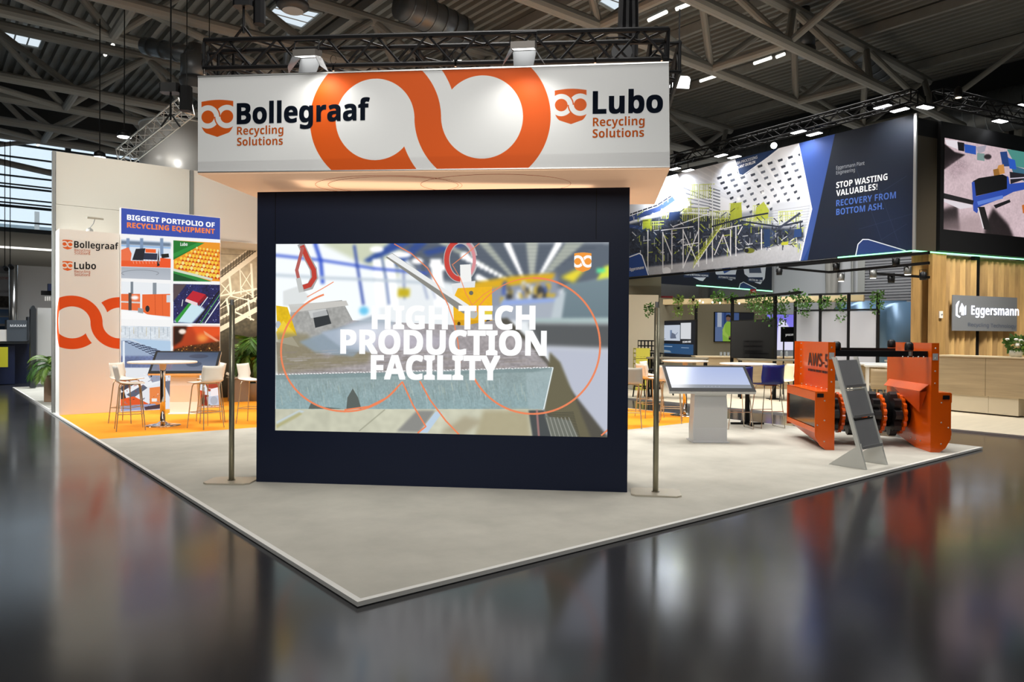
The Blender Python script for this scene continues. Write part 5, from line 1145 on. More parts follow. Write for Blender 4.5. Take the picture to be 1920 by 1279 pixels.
for i in range(16): t = i / 15; cv.line([(1300 + 52 * t, 503 - 78 * t), (1300 + 52 * t + 3, 484 - 78 * t)], 1, YG)
cv.line([(1335, 425), (1395, 408), (1440, 400)], 3, '2a2f3c'); cv.line([(1390, 415), (1460, 425), (1505, 415)], 3, '2a3140'); cv.line([(1455, 432), (1500, 400)], 4, '3b4152'); cv.ell((1405, 470), 10, 5, '70752f'); cv.ell((1400, 470), 4, 4, '23262c'); cv.ell((1250, 508), 8, 7, 'd9dce0'); P_([(1255, 398), (1275, 396), (1275, 412), (1253, 414)], '2a3858')
P_([(1465, 455), (1478, 453), (1478, 459), (1465, 460)], 'b1b337'); P_([(1490, 430), (1503, 428), (1503, 444), (1488, 446)], '2c4370'); P_([(1432, 430), (1444, 430), (1444, 462), (1433, 465)], '2b3f63')
for x in (1300, 1385, 1460, 1430): cv.ell((x, 355 + (x % 7) * 3), 3, 3, 'ffffff', soft=2)
# blue wedge with white line
P_([(1496, 262), (1567, 245), (1514, 488), (1500, 489), (1522, 392)], '3c5390', col2='2f4580', horiz=True); cv.line([(1496, 262), (1522, 392), (1500, 489)], 2, 'f2f5fa'); P_([(1514, 470), (1520, 455), (1514, 489), (1505, 489)], '24407c')
P_([(1378, 296), (1440, 270), (1480, 262), (1400, 326), (1388, 330)], '24395f'); cv.line([(1377, 296), (1386, 327), (1393, 329), (1480, 266)], 1.6, 'eef2f8')
P_([(1120, 500), (1195, 474), (1204, 478), (1218, 516), (1120, 530)], '2c4a8c'); cv.line([(1180, 482), (1199, 475), (1204, 479), (1216, 516)], 2, 'f0f3f8')
P_([(1603, 482), (1608, 458), (1618, 449), (1628, 449), (1698, 470)], '26386a'); cv.line([(1604, 482), (1609, 458), (1618, 449), (1628, 449), (1698, 470)], 1.8, 'd6dbe4')
BPR = picture('banner_print', picmat('banner_print', cv, rough=.5), bp_(LBN, ZB, .004), bp_(0, ZB, .004), bp_(0, ZTp, .004), bp_(LBN, ZTp, .004), bn)
BPL = (K0 + BN * .006, -BD)
M_wht = mat('print_white', 'e9ecef', .5); M_bl3 = mat('print_blue', '3f62b0', .5); M_gry = mat('print_grey', '8b9098', .5)
for s, a, b_, ch, m_, bo in (('Eggersmann Plant', (1568, 318), (1621, 309), 6.5, M_gry, 0), ('Engineering', (1568, 327.5), (1603, 321.5), 6.5, M_gry, 0), ('STOP WASTING', (1568, 353), (1664, 337), 11, M_wht, .02), ('VALUABLES!', (1568, 368), (1645, 355.5), 11, M_wht, .02),
                        ('RECOVERY FROM', (1568, 387), (1680, 371.5), 11.5, M_bl3, .045), ('BOTTOM ASH.', (1568, 403.5), (1657, 392), 11.5, M_bl3, .045), ('Eggersmann', (1181, 508), (1207.5, 504), 5.5, M_wht, .02),
                        ('IBA PROCESSING', (1381, 309), (1420, 297), 5, M_wht, 0), ('PLANT DUBLIN', (1381, 317), (1416, 306), 5, M_wht, .02)):
    pxtext(s, a, b_, ch, BPL, m_, BPR, bo)
# --- second face with the big screen
fc = thing('neighbour_fascia', 'black boxed fascia at the right edge around a big lit outdoor scene screen', 'fascia', K0 + ZUP * ZB, math.atan2(FD.y, FD.x))
def fp(a, z, o=0.0): return K0 + FD * a - FN * o + ZUP * z       # o > 0 towards the viewer
LF = 5.6
M_brown = mat('dark_bronze_panel', '3a3328', .5)
MB().add([fp(a, z, o) for o in (0, -.12) for a, z in ((.04, ZB), (LF, ZB), (LF, ZTp - .08), (.04, ZTp - .08))], [(0, 1, 2, 3), (7, 6, 5, 4), (0, 4, 5, 1), (1, 5, 6, 2), (2, 6, 7, 3), (3, 7, 4, 0)]).build('panel', M_brown, fc, True)
FPL = (K0 - FN * .10, FD); x0 = (onpl(1763, 400, *FPL) - K0).dot(FD); z0_ = onpl(1763, 466, *FPL).z; x1_ = (onpl(1769.5, 400, *FPL) - K0).dot(FD); sz0, sz1 = onpl(1769.5, 430, *FPL).z, onpl(1769.5, 258, *FPL).z
MB().add([fp(a, z, o) for o in (.095, .0) for a, z in ((x0, ZB + .02), (LF, ZB + .02), (LF, ZTp - .1), (x0, ZTp - .1))], [(0, 1, 2, 3), (7, 6, 5, 4), (0, 4, 5, 1), (1, 5, 6, 2), (2, 6, 7, 3), (3, 7, 4, 0)]).build('screen_box', M_black, fc, True)
MB().add([fp(a, z, .001) for a, z in ((.05, ZTp - .5), (x0, ZTp - .5), (x0, ZTp - .09), (.05, ZTp - .09))], [(0, 1, 2, 3)]).build('dark_band', M_black, fc, True)
xs = x1_ + (sz1 - sz0) * 16 / 9
cv = Canvas(900, 506, [px(fp(x1_, sz1, .10)), px(fp(xs, sz1, .10)), px(fp(xs, sz0, .10)), px(fp(x1_, sz0, .10))], 'd9bfc4'); P_ = cv.poly
P_([(1765, 250), (1990, 290), (1990, 450), (1765, 440)], 'd4bcc2', noise=.10, ns=7)
P_([(1769, 268), (1790, 285), (1810, 290), (1770, 318)], '1a1416', soft=1); P_([(1769, 312), (1800, 295), (1822, 315), (1790, 335)], 'a28a92', al=.5, soft=6, noise=.6, ns=3); P_([(1769, 392), (1795, 385), (1800, 432), (1769, 430)], '2a2023', soft=3, noise=.3)
P_([(1850, 415), (1862, 390), (1890, 420), (1900, 443), (1845, 438)], '221a1c', soft=3, noise=.5, ns=3); P_([(1769, 415), (1840, 400), (1845, 440), (1769, 432)], 'a08a8c', al=.6, soft=6)
P_([(1888, 280), (1990, 290), (1990, 330), (1905, 312)], '4d9188'); P_([(1888, 292), (1905, 312), (1930, 320), (1920, 340), (1900, 325)], '3f6f86')
P_([(1772, 262), (1796, 264), (1796, 280), (1775, 272)], 'ece4ea'); P_([(1795, 266), (1808, 268), (1808, 284), (1797, 282)], '16151a'); P_([(1808, 270), (1830, 274), (1830, 290), (1809, 286)], '2c57b4'); P_([(1830, 276), (1850, 272), (1846, 284), (1834, 288)], 'a8a2b0'); P_([(1832, 287), (1846, 288), (1846, 302), (1832, 300)], '7f9a96'); cv.ell((1852, 294), 7, 5, '2e2629', soft=1)
P_([(1875, 285), (1888, 284), (1893, 312), (1880, 312)], '274480'); P_([(1890, 296), (1903, 300), (1906, 318), (1893, 316)], '2d5cc0'); P_([(1872, 310), (1882, 308), (1884, 325), (1865, 330)], 'd0924c'); P_([(1862, 318), (1872, 316), (1875, 330), (1864, 332)], '9b6a30')
P_([(1824, 340), (1835, 334), (1880, 327), (1890, 332), (1890, 354), (1828, 368)], '101012'); P_([(1822, 342), (1827, 340), (1830, 368), (1888, 354), (1888, 330), (1891, 332), (1893, 345), (1935, 340), (1935, 352), (1900, 360), (1870, 375), (1836, 388), (1832, 400), (1825, 395)], '2f4fb0')
P_([(1832, 378), (1880, 366), (1881, 372), (1834, 385)], '5f82d8'); P_([(1895, 345), (1925, 335), (1920, 326), (1893, 322)], '26232a'); cv.line([(1893, 335), (1935, 332)], 2, 'd6cfe0'); P_([(1863, 385), (1893, 374), (1895, 379), (1867, 391)], '1c1a1e')
P_([(1769, 362), (1826, 376), (1824, 384), (1769, 372)], '18161a'); P_([(1769, 373), (1822, 384), (1823, 389), (1800, 392), (1769, 378)], 'e6dde4'); P_([(1833, 388), (1846, 388), (1858, 432), (1845, 430)], '141214'); cv.line([(1834, 390), (1844, 428)], 2, 'ece6ea'); P_([(1916, 385), (1930, 380), (1930, 400), (1918, 400)], 'c96b2c')
picture('big_screen', picmat('outdoor_screen', cv, emit=.9, base=0), fp(x1_, sz0, .10), fp(xs, sz0, .10), fp(xs, sz1, .10), fp(x1_, sz1, .10), fc)
# green light line under banner and fascia
M_green = glow('green_line', (.25, 1.0, .42), 3.2)
gl = thing('green_light_line', 'glowing green line light under the neighbour banner, bending round the corner', 'light', K + BN * .05, 0)
MB().path([onpl(1571, 483, K0 + BN * .06, BD), bp_(0.0, ZB - .02, .06) + FD * .02, fp(LF, ZB - .02, .06)], .017, 6).build('light_tube', M_green, gl, True)
MB().tube(bp_(.1, ZB - .05, -.06), bp_(LBN, ZB - .05, -.06), .04, 4).build('carrier_beam', M_black, gl, True)
# --- timber tower
M_black = MATS['black_paint']; tw = thing('timber_wall', 'tall timber clad wall of vertical boards with a black gap behind the reception counter', 'wall panel', K0 + FD * 1.2, math.atan2(FD.y, FD.x))
TPl = (K0 - FN * -.05, FD)
def tx(pxx): return (onpl(pxx, 560, *TPl) - K0).dot(FD)
M_w3 = mat('timber_cladding_light', 'b8945c', 0.6, noise=((6, 6, 0.8), 0.3)); M_w4 = mat('timber_cladding_dark', '856339', 0.6, noise=((6, 6, 0.8), 0.3))
xa, xb = tx(1744), tx(1770); MB().box((fp((xa + xb) / 2, (ZB + T) / 2, -.05)), (xb - xa, .1, ZB - T - .004), math.atan2(FD.y, FD.x)).build('corner_board', M_wood2, tw, True)
edges = [1771, 1782, 1792, 1801, 1811, 1821, 1832]; edges2 = [1847, 1853, 1863, 1873, 1883, 1893, 1904, 1914, 1925, 1936]
for E_ in (edges, edges2):
    for i in range(len(E_) - 1):
        a0, a1 = tx(E_[i]), tx(E_[i + 1]); zt = ZB - .12; o0, o1 = -.24, -.06
        vs = [fp(a0, T + .002, o0), fp(a1 - .016, T + .002, o1), fp(a1 - .016, T + .002, o1 - .04), fp(a0, T + .002, o0 - .04)]; vs += [v + ZUP * (zt - T) for v in vs]
        MB().add(vs, [(3, 2, 1, 0), (4, 5, 6, 7), (0, 1, 5, 4), (1, 2, 6, 5), (2, 3, 7, 6), (3, 0, 4, 7)]).build('board', (M_wood2, M_w3, M_w4)[(i * 7 + i // 2) % 3], tw, True)
MB().box(fp(tx(1839), (ZB + T) / 2, -.2), (tx(1844) - tx(1834) - .01, .1, ZB - T - .01), math.atan2(FD.y, FD.x)).build('black_strip', M_black, tw, True)
MB().box(fp(2.7, (ZB + T) / 2, -.34), (4.6, .05, ZB - T - .01), math.atan2(FD.y, FD.x)).build('back_board', M_wood2, tw, True)
sg = thing('backlit_sign', 'grey backlit plate with glowing white company lettering on the timber wall', 'sign', fp(tx(1845), 2.2, .05), math.atan2(FD.y, FD.x))
SPl = (K0 - FN * .06, FD); a0, a1 = (onpl(1786, 580, *SPl) - K0).dot(FD), (onpl(1907, 580, *SPl) - K0).dot(FD); zA, zB_ = onpl(1786, 553, *SPl).z, onpl(1786, 620, *SPl).z
MB().box(fp((a0 + a1) / 2, (zA + zB_) / 2, .05), (a1 - a0, .02, zA - zB_), math.atan2(FD.y, FD.x)).build('plate', mat('smoked_plate', '7a7c80', .35), sg, True)
SPl2 = (K0 - FN * .066, FD); M_glw = glow('sign_glow', (.85, .88, 1), 2.4)
pxtext('Eggersmann', (1821, 590), (1910, 592), 17, SPl2, M_glw, sg, .045)
pxtext('Recycling Technology', (1815, 612), (1905, 615.5), 7, SPl2, mat('dark_blue_letter', '4b566c', .5), sg, 0)
o_ = onpl(1800, 590, *SPl2); s_ = (onpl(1800, 565, *SPl2) - o_).length / 25
f = MB()
for pts in ([(-12, -2), (-12, 18), (-7, 24), (-2, 26), (-7, 14), (-7, 0), (-2, -6), (2, -4)], [(-1, 12), (5, 22), (12, 14), (12, -1), (4, -1), (4, 8), (-1, 4)], [(14, 0), (17, 0), (17, 18), (14, 14)]):
    f.ext(pts, o_, FD * s_, ZUP * s_, -FN * .002)
f.build('emblem', M_glw, sg, True)
wb = thing('white_wall_unit', 'small white box fixed on the timber corner board', 'box', fp((xa + xb) / 2, 2, 0), math.atan2(FD.y, FD.x))
p = onpl(1762, 590, K0 + FN * .0, FD); MB().bev(p - FN * .03, (.10, .05, .17), .01, math.atan2(FD.y, FD.x)).build('case', M_white, wb, True); MB().box(p - FN * .058, (.06, .004, .03), math.atan2(FD.y, FD.x)).build('grille', M_alu, wb, True)
# --- reception counter
c0, c1_ = atz(1757, 769, T), atz(1910, 783.5, T); CD = (c1_ - c0).normalized(); CN = Vector((-CD.y, CD.x, 0)); zt = aty(1757, 668, c0.y).z; rzc = math.atan2(CD.y, CD.x)
rc = thing('reception_counter', 'long reception counter with oak front and pale plinth below the timber wall', 'counter', c0, rzc)
LC = (c1_ - c0).length
for a, b_ in ((0, .62), (.62, 1.5)):
    A_, B_ = LC * a, LC * b_ - .008
    MB().add([c0 + CD * x + CN * y + ZUP * (z - T) for z in (.42, zt) for x, y in ((A_, -.03), (B_, -.03), (B_, .5), (A_, .5))], [(3, 2, 1, 0), (4, 5, 6, 7), (0, 1, 5, 4), (1, 2, 6, 5), (2, 3, 7, 6), (3, 0, 4, 7)]).build('front_panel', M_wood, rc, True)
M_pl = mat('plinth_cream', 'cfc2a8', .6)
for a, b_ in ((0, .65), (.65, 1.0)):
    A_, B_ = LC * a, LC * b_ - .006
    MB().add([c0 + CD * x + CN * y + ZUP * (z - T) for z in (T + .03, .418) for x, y in ((A_, .0), (B_, .0), (B_, .45), (A_, .45))], [(3, 2, 1, 0), (4, 5, 6, 7), (0, 1, 5, 4), (1, 2, 6, 5), (2, 3, 7, 6), (3, 0, 4, 7)]).build('plinth', M_pl, rc, True)
MB().add([c0 + CD * x + CN * y + ZUP * (z - T) for z in (zt + .001, zt + .03) for x, y in ((-.02, -.05), (LC * 1.52, -.05), (LC * 1.52, .55), (-.02, .55))], [(3, 2, 1, 0), (4, 5, 6, 7), (0, 1, 5, 4), (1, 2, 6, 5), (2, 3, 7, 6), (3, 0, 4, 7)]).build('counter_top', mat('light_oak_top', 'd3c1a0', .5), rc, True)
# flowers
def leafball(t, name, c, r, n, m_, size, seed=1, flat=1.0, drop=0.0):
    rnd = random.Random(seed); mb = MB()
    for i in range(n):
        d = Vector((rnd.gauss(0, 1), rnd.gauss(0, 1), rnd.gauss(0, 1))).normalized(); p = Vector(c) + Vector((d.x * r, d.y * r, d.z * r * flat)) * rnd.uniform(.4, 1) - ZUP * drop * rnd.random() ** 2
        a = d.cross(Vector((rnd.random(), rnd.random(), rnd.random()))).normalized(); b = (d + a * .3).normalized(); s = size * rnd.uniform(.6, 1.3)
        mb.add([p, p + (b * .5 + a * .35) * s, p + b * s, p + (b * .5 - a * .35) * s], [(0, 1, 2, 3)])
    return mb.build(name, m_, t, True)
fb = onpl(1905, 672, c0 + CN * .2, CD); fb.z = zt + .002; fl = thing('flower_pot', 'white flowers and greenery in a pale bowl on the reception counter', 'flowers', fb, 0)
MB().lathe([(.06, 0), (.11, .05), (.13, .12), (.12, .16), (.10, .15)], fb, 18).build('bowl', mat('pale_bowl', 'd8d6c8', .4), fl, True, True)
leafball(fl, 'foliage', fb + ZUP * .27, .18, 160, M_leaf, .09, 3); leafball(fl, 'foliage', fb + ZUP * .25, .15, 60, M_leaf2, .09, 4)
rnd = random.Random(2)
for i in range(7):
    q = fb + Vector((rnd.uniform(-.2, .15), rnd.uniform(-.15, .05), .25 + rnd.uniform(0, .17))); MB().lathe([(.005, -.02), (.035, -.005), (.045, .015), (.025, .035), (.004, .03)], q, 8).build('blossom', mat('blossom_white', 'f4efe6', .6), fl, True, True)
# ================================================================ NEIGHBOUR STAND: TRUSSES AND FLOODS OVER THE BANNER
G_NT = 'black box trusses over the neighbour banner'
t0 = bp_(LBN, ZTp + .42, .25); t1 = bp_(-.1, ZTp + .33, .25)
box_truss(t0, t1, .29, BTUBE, 'long black box truss over the plant photo banner', G_NT, step=.7)
box_truss(fp(.35, ZTp + .38, .3), fp(LF, ZTp + .3, .3), .29, BTUBE, 'black box truss over the black fascia at the right edge', G_NT, step=.7)
def tilt_lamp(px_, py_, o, label, on_face=False, w=.40):
    base = (K0 + BN * o, BD) if not on_face else (K0 - FN * o, FD)
    p = onpl(px_, py_, *base); rz = math.atan2(BD.y, BD.x) if not on_face else math.atan2(FD.y, FD.x)
    t = thing('banner_floodlight', label, 'floodlight', p, rz, 'square LED floodlights over the neighbour stand')
    MB().box(p + ZUP * .05, (w, .2, .05), rz).build('housing', M_blk2, t, True)
    MB().box(p + ZUP * .018, (w * .92, .17, .012), rz).build('lamp_glass', M_lamp, t, True)
    MB().path([p + ZUP * .07, p + ZUP * .16, p + ZUP * .28], .012, 5).build('bracket', M_black, t, True)
    return p
LAMPS = [(1265, 318, 'lowest floodlight at the left end of the neighbour banner'), (1290, 321, 'second floodlight from the left over the neighbour banner'), (1352, 293, 'floodlight just left of the blue tab on the banner'),
         (1377, 296, 'floodlight right above the blue tab on the banner'), (1497, 249, 'floodlight above the top of the blue wedge'), (1527, 253, 'floodlight over the middle of the blue wedge'),
         (1655, 202, 'left one of the three floodlights at the banner corner'), (1687, 208, 'middle one of the three floodlights at the banner corner')]
for i, (x, y, l) in enumerate(LAMPS):
    p = tilt_lamp(x, y, .45, l)
    if i % 2 == 0 or i > 5: spot('banner_beam', p, p - BN * .6 - ZUP * 1.3, 110, 2.1, (.93, .96, 1), .9, .08)
p = tilt_lamp(1735, 203, .45, 'right one of the three floodlights, past the banner corner', True)
p = tilt_lamp(1875, 229, .35, 'floodlight in front of the window strip over the black fascia', True)
spot('fascia_beam', p, p + FN * .6 - ZUP * 1.2, 20, 1.9, (.95, .97, 1), .9, .08)
tilt_lamp(1917, 200, .35, 'floodlight at the right edge of the picture, highest on the fascia', True)
p = onpl(1451, 273, K0 + BN * .4, BD); t = thing('round_spotlight', 'round bright spotlight facing us from the banner truss', 'spotlight', p, 0)
f = MB(); f.tube(p, p + (Vector((0, 0, 1.65)) - p).normalized() * -.18, .09, 16); f.build('lamp_body', M_blk2, t, True)
f = MB(); dq = (Vector((0, 0, 1.65)) - p).normalized(); f.tube(p + dq * .001, p + dq * .01, .085, 16); f.build('lamp_glass', M_lamp, t, True)
p = aty(1797, 183, 16.2); t = thing('warm_spotlight', 'black can spotlight with warm light above the banner corner', 'spotlight', p, 0)
MB().lathe([(.07, 0), (.085, .05), (.07, .2), (.03, .24)], p, 14).build('lamp_body', M_blk2, t, True, True); MB().lathe([(.06, -.004), (.06, .0)], p, 14).build('lamp_glass', glow('warm_lamp', (1, .8, .5), 5), t, True); MB().tube(p + ZUP * .2, p + ZUP * .5, .01, 5).build('bracket', M_black, t, True)
p = aty(1273, 155, 12.0); t = thing('hanging_worklight', 'bright square floodlight hanging just right of the big sign', 'floodlight', p, .1)
MB().box(p, (.32, .14, .15), .1, .5).build('lamp_glass', M_lamp, t, True); MB().box(p + Vector((0, .07, .09)), (.36, .16, .07), .1, .5).build('housing', M_blk2, t, True); MB().tube(p + ZUP * .1, p + ZUP * 1.2, .012, 5).build('bracket', M_black, t, True)
# --- second banner on the far side of the neighbour stand
a_, b_ = atz(1205, 529.5, ZB), atz(1447, 545.5, ZB); D2 = (b_ - a_); D2.z = 0; L2 = D2.length + 1.5; D2.normalize(); N2 = Vector((-D2.y, D2.x, 0)); e2 = Vector((b_.x, b_.y, 0)); s2 = e2 - D2 * L2
ib = thing('inner_banner', 'dark banner with white machine badges hanging on the far side of the neighbour stand', 'banner', s2 + ZUP * ZB, math.atan2(D2.y, D2.x))
H2 = 2.3
MB().add([s2 + D2 * x + N2 * y + ZUP * z for y in (.002, .1) for x, z in ((0, ZB), (L2, ZB), (L2, ZB + H2), (0, ZB + H2))], [(0, 1, 2, 3), (7, 6, 5, 4), (0, 4, 5, 1), (1, 5, 6, 2), (2, 6, 7, 3), (3, 7, 4, 0)]).build('banner_frame', M_black, ib, True)
cv = Canvas(1300, 380, [px(s2 + ZUP * (ZB + H2)), px(e2 + ZUP * (ZB + H2)), px(e2 + ZUP * ZB), px(s2 + ZUP * ZB)], '20242e'); P_ = cv.poly
P_([(1280, 490), (1326, 490), (1324, 520), (1318, 527), (1312, 526), (1282, 512)], 'dfe4ec'); P_([(1338, 490), (1385, 490), (1378, 520), (1372, 526), (1364, 524), (1342, 514)], 'dfe4ec'); P_([(1392, 490), (1437, 490), (1434, 522), (1426, 533), (1416, 530), (1396, 514)], 'dfe4ec')
P_([(1352, 500), (1365, 496), (1372, 506), (1358, 513)], '34569e'); P_([(1404, 500), (1425, 498), (1428, 512), (1405, 512)], '4a5468'); P_([(1180, 500), (1200, 500), (1204, 530), (1180, 530)], '2c4a8c'); P_([(1384, 546), (1388, 532), (1394, 529), (1418, 540), (1420, 546)], '2c3f6e'); cv.line([(1384, 546), (1388, 532), (1394, 529), (1418, 541)], 1.4, 'dfe4ec')
for x0, x1, y in ((1282, 1330, 517), (1345, 1380, 521), (1402, 1430, 526)): P_([(x0, y - 6), (x1, y - 6), (x1, y + 3), (x0, y + 3)], '26344f')
picture('print', picmat('inner_banner_print', cv, rough=.5), s2 + ZUP * ZB, e2 + ZUP * ZB, e2 + ZUP * (ZB + H2), s2 + ZUP * (ZB + H2), ib)
IPL = (e2 - N2 * .003, D2)
for s, a, b, ch in (('FEED & METERING HOPPER', (1284, 516), (1328, 519), 3.5), ('AUTOMATIC SORTER', (1347, 521), (1379, 523.5), 3.5), ('ARCTIN BR / 200', (1404, 526), (1429, 528.5), 3.5)): pxtext(s, a, b, ch, IPL, M_wht, ib, .02)
MB().tube(onpl(1305, 535.5, e2, D2) - N2 * .03, e2 + ZUP * (ZB - .02) - N2 * .03, .022, 6).build('light_tube', M_green, ib, True)
# --- pergola with screens
pa = atz(1455, 749, T); pb2 = atz(1190, 706, T); PD = (pb2 - pa).normalized(); PN = Vector((PD.y, -PD.x, 0)); PPL = (pa, PD); rzp = math.atan2(PD.y, PD.x)
zt = onpl(1430, 555, *PPL).z
pg = thing('pergola_frame', 'black steel post and beam frame holding three screens in the neighbour lounge', 'frame', pa, rzp)
def pt_(pxx, z): q = onpl(pxx, 600, *PPL); q.z = z; return q
for x in (1190, 1243, 1305, 1373, 1453):
    q = pt_(x, 0); MB().box(Vector((q.x, q.y, (zt + T) / 2)), (.07, .07, zt - T - .002), rzp).build('post', M_black, pg, True); MB().box(Vector((q.x, q.y, T + .01)), (.3, .3, .015), rzp).build('foot', M_black, pg, True)
MB().tube(pt_(1150, zt), pt_(1500, zt), .045, 4).build('beam', M_black, pg, True)
def screen(name, x0, x1, y0, y1, plane, off, scr, label, cat, frame=.03):
    p0, p1 = onpl(x0, y1, *plane), onpl(x1, y1, *plane); z1 = onpl(x0, y0, *plane).z; p1.z = p0.z; n = Vector(((p1 - p0).y, -(p1 - p0).x, 0)).normalized()
    if n.dot(p0) > 0: n = -n
    d = (p1 - p0).normalized(); t = thing(name, label, cat, p0, math.atan2(d.y, d.x))
    MB().add([v + n * o for o in (off, off - .06) for v in (p0, p1, p1 + ZUP * (z1 - p0.z), p0 + ZUP * (z1 - p0.z))], [(0, 1, 2, 3), (7, 6, 5, 4), (0, 4, 5, 1), (1, 5, 6, 2), (2, 6, 7, 3), (3, 7, 4, 0)]).build('housing', M_blk2, t, True)
    k = n * (off + .003); F_ = frame
    picture('screen', scr, p0 + d * F_ + ZUP * F_ + k, p1 - d * F_ + ZUP * F_ + k, p1 - d * F_ + ZUP * (z1 - p0.z - F_) + k, p0 + d * F_ + ZUP * (z1 - p0.z - F_) + k, t)
    return t, p0, p1, d, n
cvd = Canvas(32, 24, None, '0a0a0c'); M_off = picmat('dark_screen', cvd, emit=0, rough=.08)
screen('lounge_screen', 1373, 1456, 601, 671, PPL, .05, M_off, 'large switched-off black screen behind the blue stool', 'screen')
screen('lounge_screen', 1150, 1191, 603, 664, PPL, .05, M_off, 'black screen at the edge of the navy tower, mostly hidden', 'screen')
cv = Canvas(420, 380, None, '0e1622'); P_ = cv.poly
cv.rect(10, 40, 245, 210, 'cfd9e8'); cv.rect(120, 95, 145, 180, '7f93b4'); P_([(140, 120), (185, 140), (200, 185), (125, 188)], '6a748a'); P_([(185, 145), (215, 118), (218, 123), (190, 155)], '8894aa'); cv.rect(14, 190, 60, 196, '3a4454'); cv.rect(14, 55, 50, 62, '8894aa')
cv.rect(252, 20, 372, 190, 'e6e9ee'); cv.rect(10, 245, 400, 350, '24507c'); P_([(10, 310), (120, 320), (140, 340), (10, 345)], '8a9aa8', soft=3); cv.rect(30, 270, 150, 278, 'a8bed6'); cv.rect(260, 278, 350, 284, '9ab4d0')
t, p0, p1, d, n = screen('lounge_screen', 1241, 1307, 602, 668, PPL, .05, picmat('info_screen', cv, emit=.8, base=0), 'lit info screen with SCAN ME line between two black posts', 'screen')
zz = onpl(1282, 640.5, PPL[0] + n * .056, PPL[1]); lettering('SCAN ME', onpl(1280, 643, PPL[0] + n * .056, PPL[1]), onpl(1295.5, 642.5, PPL[0] + n * .056, PPL[1]), .06, M_white_emit, t, .02, off=n * .003)
# --- lounge back wall, wall screen with presenter, purple screen
LW = aty(1240, 700, 25.5); LD = (aty(1440, 700, 27.0) - LW); LD.z = 0; LD.normalize(); LPl = (LW, LD); LN_ = Vector((LD.y, -LD.x, 0))
def wallbox(name, x0, x1, z0, z1, plane, th, m_, parent, o=0):
    a = onpl(x0, 620, *plane); b = onpl(x1, 620, *plane); a.z = b.z = 0; d = (b - a).normalized(); n = Vector((d.y, -d.x, 0))
    return MB().add([v + ZUP * z for z in (z0, z1) for v in (a + n * o, b + n * o, b + n * (o - th), a + n * (o - th))], [(3, 2, 1, 0), (4, 5, 6, 7), (0, 1, 5, 4), (1, 2, 6, 5), (2, 3, 7, 6), (3, 0, 4, 7)]).build(name, m_, parent, True)
lw = thing('lounge_wall', 'olive beige inner wall of the neighbour lounge carrying a screen', 'partition', Vector((LW.x, LW.y, T)), 0)
M_olive = mat('olive_wall', '9c957f', .7); M_lb = mat('light_beige_wall', 'c9bda3', .7)
wallbox('panel', 1236, 1437, T + .002, 2.95, LPl, .08, M_olive, lw)
wallbox('panel', 1170, 1234, T + .002, 3.0, (aty(1200, 700, 24.6), hdir(.1)), .08, M_lb, lw)
wallbox('tall_panel', 1165, 1239, T + .002, 4.9, (aty(1200, 700, 26.5), hdir(.1)), .08, mat('tall_olive_wall', '8d8872', .7), lw)
cv = Canvas(360, 300, None, '5870a8'); P_ = cv.poly
cv.rect(0, 0, 360, 300, '4f69a2'); cv.rect(20, 0, 60, 300, 'c6d0e2'); cv.rect(80, 0, 100, 300, '2f4a88'); cv.rect(0, 150, 160, 300, '6f86b4'); cv.rect(120, 60, 170, 130, '38508c'); cv.rect(220, 0, 360, 120, '25262c'); cv.rect(240, 90, 360, 110, 'b8bec8')
cv.ell((120, 60), 20, 30, '8a6a58'); P_([(98, 50), (102, 25), (127, 18), (144, 35), (140, 50), (117, 40)], '241f22'); P_([(82, 130), (107, 92), (137, 92), (157, 130), (160, 300), (72, 300), (67, 220)], '9fd04e'); P_([(72, 230), (67, 180), (87, 130), (92, 200), (132, 250), (122, 268)], 'b8e060'); cv.ell((137, 255), 12, 9, '8a6a58'); cv.rect(127, 262, 157, 285, '1b1d22')
screen('wall_screen', 1338, 1412, 585, 641, LPl, .05, picmat('presenter_screen', cv, emit=.55, base=0), 'wall screen showing a presenter in a bright green jacket', 'screen', .02)
cv = Canvas(300, 330, None, '8d86f0'); P_ = cv.poly
P_([(0, 0), (300, 0), (300, 330), (0, 330)], '7f78e8', col2='9a90ff'); P_([(120, 60), (180, 50), (230, 120), (270, 160), (300, 330), (100, 330), (110, 150)], 'e9e6ff', soft=8); P_([(180, 120), (220, 150), (240, 220), (190, 260)], 'b8b0f8', soft=8)
t, p0, p1, d, n = screen('purple_screen', 1436, 1492, 589, 657, (aty(1460, 700, 25), hdir(.15)), .03, picmat('purple_picture', cv, emit=.9, base=0), 'purple lit screen beside the frosted glass panels', 'screen', .01)
lettering('T T', p0.lerp(p1, .42) + ZUP * (onpl(1452, 610, p0, d).z - p0.z) + n * .04, p0.lerp(p1, .66) + ZUP * (onpl(1452, 610, p0, d).z - p0.z) + n * .04, .2, M_blk2, t, .02)
QP = (aty(1475, 640, 20.2), hdir(-.2)); t, p0, p1, d, n = screen('small_sign_board', 1464, 1491, 613, 641, QP, .02, M_off, 'small black board with the word process in white', 'sign', .005)
o = lettering('process', onpl(1473, 630, QP[0] + n * .03, QP[1]), onpl(1490.5, 629, QP[0] + n * .03, QP[1]), .065, mat('print_white', 'e9ecef'), t, 0, off=n * .004)
q0 = p0.lerp(p1, .2); MB().tube(Vector((q0.x, q0.y, T + .001)), Vector((q0.x, q0.y, p0.z)), .02, 6).build('stand', M_black, t, True)
